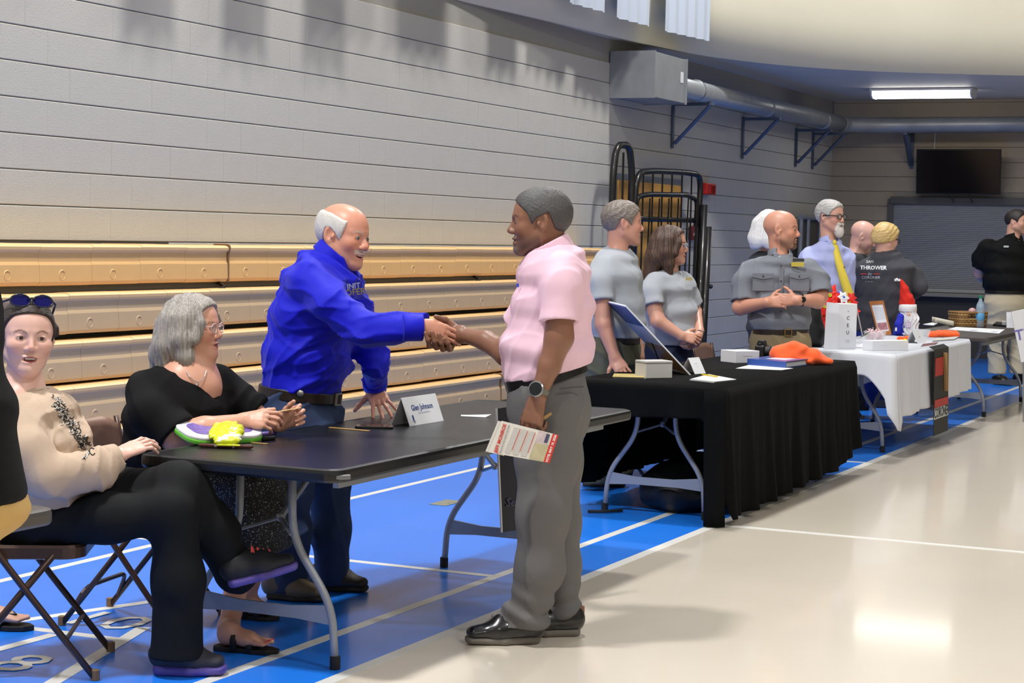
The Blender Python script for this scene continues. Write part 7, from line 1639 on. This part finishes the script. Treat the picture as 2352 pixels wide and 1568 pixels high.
def wrap_text(o, S_, d, parent):
    """lay flat lettering onto a cloth surface along direction d"""
    me = o.data; n = len(me.vertices); v = np.zeros(n*3, np.float32); me.vertices.foreach_get('co', v); v = v.reshape(-1, 3).astype(float); go = np.ones(n, bool)
    for _ in range(40):
        e = S_.eval(v); go &= (e > .003); v[go] += np.array(d)*np.clip(e[go]*.6, .001, .02)[:, None]
    me.vertices.foreach_set('co', (v-np.array(d)*.003).astype(np.float32).ravel()); me.update(); attach(o, parent); return o
M_TXW = mat('print_tee_white', (222, 224, 228), rough=.7)
nb_ = unit(-FH+RT*-.25+UP*.1); rr = unit(RT-nb_*(RT @ nb_)); uu = np.cross(nb_, rr)
for body, sz, u, v, m_, kw in (('SAM', .034, 1998, 601, M_TXW, {}), ('THROWER', .047, 2006, 615, M_TXW, dict(bold=.002)), ('for', .032, 1998, 629, M_TXW, dict(shear=.3)), ('CORONER', .034, 2000, 637, M_TXW, {}), ('- -- --', .03, 1996, 646, M_TXW, {})):
    wrap_text(text('back_lettering', body, sz, on_sdf(T_, u, v, 15.5)+nb_*.12, rr-UP*.03, uu, m_, None, extrude=0, **kw), T_, -nb_, sh)
for sg in (-1, 1):
    c = on_sdf(T_, 1999+sg*15, 629, 15.5); q = MB(); q.box(c, (.055, .004, .007), R=frame(rr, None, uu)); q.build('print_stripe', mat('print_red_stripe', (214, 66, 56), rough=.6), sh)
q = MB(); q.box(Pp((2061, 643, -.22)), (.05, .01, .02), R=frame(RT, None, (.4, 0, 1))); q.build('bow', M_TXW, E_)

# man in black polo at the right edge
G = (21.2, 3.85); M_BPO = fabric('polo_black', (12, 13, 14), rough=.8); M_TANP = fabric('trouser_tan', (196, 184, 156))
E_, h, sh, Pp, f, lf, T_ = figure(G, 'stout man in black polo and tan trousers with arms behind his back', 55, dict(c=(2336, 509), deg=35, s=1.16, kw=dict(jaw=1.12, nose=1.0, cheek=1.1), col=dict(flush=.12, brow=(50, 40, 34), stubble=(150, 116, 100))),
    [((2326, 550), .08, .08), ((2324, 560), .16, .13), ((2318, 580), .29, .20), ((2314, 615), .30, .23), ((2316, 645), .30, .24), ((2314, 668), .28, .22)],
    [([(2268, 572, 0), (2258, 595, .05), (2256, 612, .08)], [.115, .118, .110]), ([(2366, 572, 0), (2376, 612, .05)], [.11, .11])],
    [dict(p=[(2268, 590), (2252, 612, .07), (2250, 628, .14), (2272, 650, .25)], r=[.05, .070, .066, .045]), dict(p=[(2366, 590), (2378, 612, .05), (2378, 630, .14), (2350, 650, .25)], r=[.05, .07, .066, .045])],
    (206, 158, 138), M_BPO, M_TANP, [([(2290, 700, -.05), (2290, 770, -.06), (2290, 858, -.05)], [(.135, .14), (.11, .11), (.10, .10)]), ([(2340, 700, .05), (2340, 770, .06), (2338, 862, .06)], [(.135, .14), (.11, .11), (.10, .10)])],
    [(onz(2300, 884)+FH*.10-RT*.06, onz(2300, 884)-FH*.1+RT*.10, M_LTH, M_RUB), (onz(2336, 880)+FH*.10, onz(2336, 880)-FH*.05+RT*.16, M_LTH, M_RUB)], step=.007, cstep=.012, seed=171, sname='polo_shirt', belt=M_LTH, neck_r=.075)
cap_hair(h, .008, STD, noise=.0015, f=260, seed=18).build('hair', hair_mat('hair_near_black', (40, 34, 32), var=.3, st=(120, 120, 200)), E_, step=.007, label='short dark receding hair')
polo_collar(sh, h, Pp, (2326, 545), M_BPO, .095, lf, fwd=f, step=.008)
q = MB(); q.box(Pp((2311, 566, -.235)), (.055, .006, .02), R=frame(RT)); q.build('name_patch', mat('patch_pale', (190, 196, 200), rough=.6), sh)

# person cut off by the left edge, standing close to the camera
G = (3.55, 2.99)
E_, h, sh, Pp, f, lf, T_ = figure(G, 'person in black top and khaki trousers cut off by the left edge', 170, dict(c=(-204, 400), deg=180, s=1.05),
    [((-179, 500), .07, .07), ((-174, 530), .14, .11), ((-189, 600), .20, .15), ((-179, 760), .20, .17), ((-139, 950), .21, .175), ((-106, 1150), .21, .178)],
    [([(-124, 600, -.06), (-106, 720, -.10), (-124, 860, -.14)], [.10, .10, .09]), ([(-214, 610, .12), (-274, 820, .2)], [.08, .07])],
    [dict(p=[(-109, 620, -.06), (-94, 860, -.13), (-174, 1000, -.2)], r=[.04, .05, .03]), dict(p=[(-214, 640, .12), (-274, 820, .2), (-344, 980, .1)], r=[.04, .045, .03])],
    (206, 156, 136), fabric('top_black', (11, 11, 13)), fabric('khaki_gold', (196, 160, 100)), [([(-165, 1215, -.08), (-270, 1420, -.08), (-300, 2060, -.06)], [(.115, .13), (.10, .10), (.085, .085)]), ([(-185, 1215, .09), (-300, 1420, .10), (-330, 2000, .1)], [(.115, .13), (.10, .10), (.085, .085)])], step=.009, cstep=.012, seed=181, wr=(.008, 35), opts=dict(pel=.02, pcap=.45))
cap_hair(h, .012, STD, noise=.002, f=200, seed=19).build('hair', hair_mat('hair_dark_brown', (50, 38, 33)), E_, step=.009)
# sandalled foot of a seated person off the left edge
G = (4.95, 4.95)
to = onz(62, 1447); hl = onz(-70, 1440); E_ = person(G, 'seated person off the left edge, only a sandalled foot showing')
S_ = SDF(); kn = np.array((hl[0]+.02, hl[1]+.05, .50)); hp_ = np.array((G[0]-.05, G[1]+.15, .50)); Pf = sandal_foot(S_, hl+UP*.02, to+UP*.02, hl+UP*.12+unit(to-hl)*.04, 1.05)
S_.cone(hl+UP*.12+unit(to-hl)*.04, kn, .038, .058, k=.03); S_.cone(kn, hp_, .06, .08, k=.03); S_.econe(hp_, hp_+UP*.45, (.15, .10), (.17, .10), RT, k=.06); hd = Head(hp_+UP*.72, RT, UP, 1.0); add_head(S_, hd); S_.econe(hd.P(-.028, 0, -.06), hp_+UP*.5, (.055, .055), (.06, .06), RT, k=.03)
S_.build('body', M_SKIN, E_, step=.008, color=skin_color(hd, (196, 150, 130)))
T_ = SDF(); T_.econe(hp_+UP*.02, hp_+UP*.46, (.18, .13), (.19, .12), RT, k=.05); T_.cone(hp_, kn, .10, .085, k=.05); T_.build('dress', fabric('top_dark_grey', (60, 62, 66)), E_, step=.014)
x = unit(to-hl); L = np.linalg.norm(to-hl); y = np.cross(UP, x); R3 = np.array([x, y, UP]).T
q = MB(); out = [(-.02, .0), (0, .034), (L*.45, .036), (L*.75, .048), (L*1.0, .036), (L+.03, .0), (L*1.0, -.036), (L*.75, -.048), (L*.45, -.036), (0, -.034)][::-1]; q.prism(out, 0, .022, hl*np.array((1, 1, 0)), R3); so = q.build('sandal', M_SAN, E_, bevel=.005)
q = MB(); c = hl*np.array((1, 1, 0)); q.tube([c+x*L*.55+y*.046+UP*.014, c+x*L*.66+y*.03+UP*.062, c+x*L*.78+UP*.058, c+x*L*.66-y*.03+UP*.062, c+x*L*.55-y*.046+UP*.014], .009, 6, flat=(1.4, .5)); q.build('strap', M_SAN, so, smooth=True)
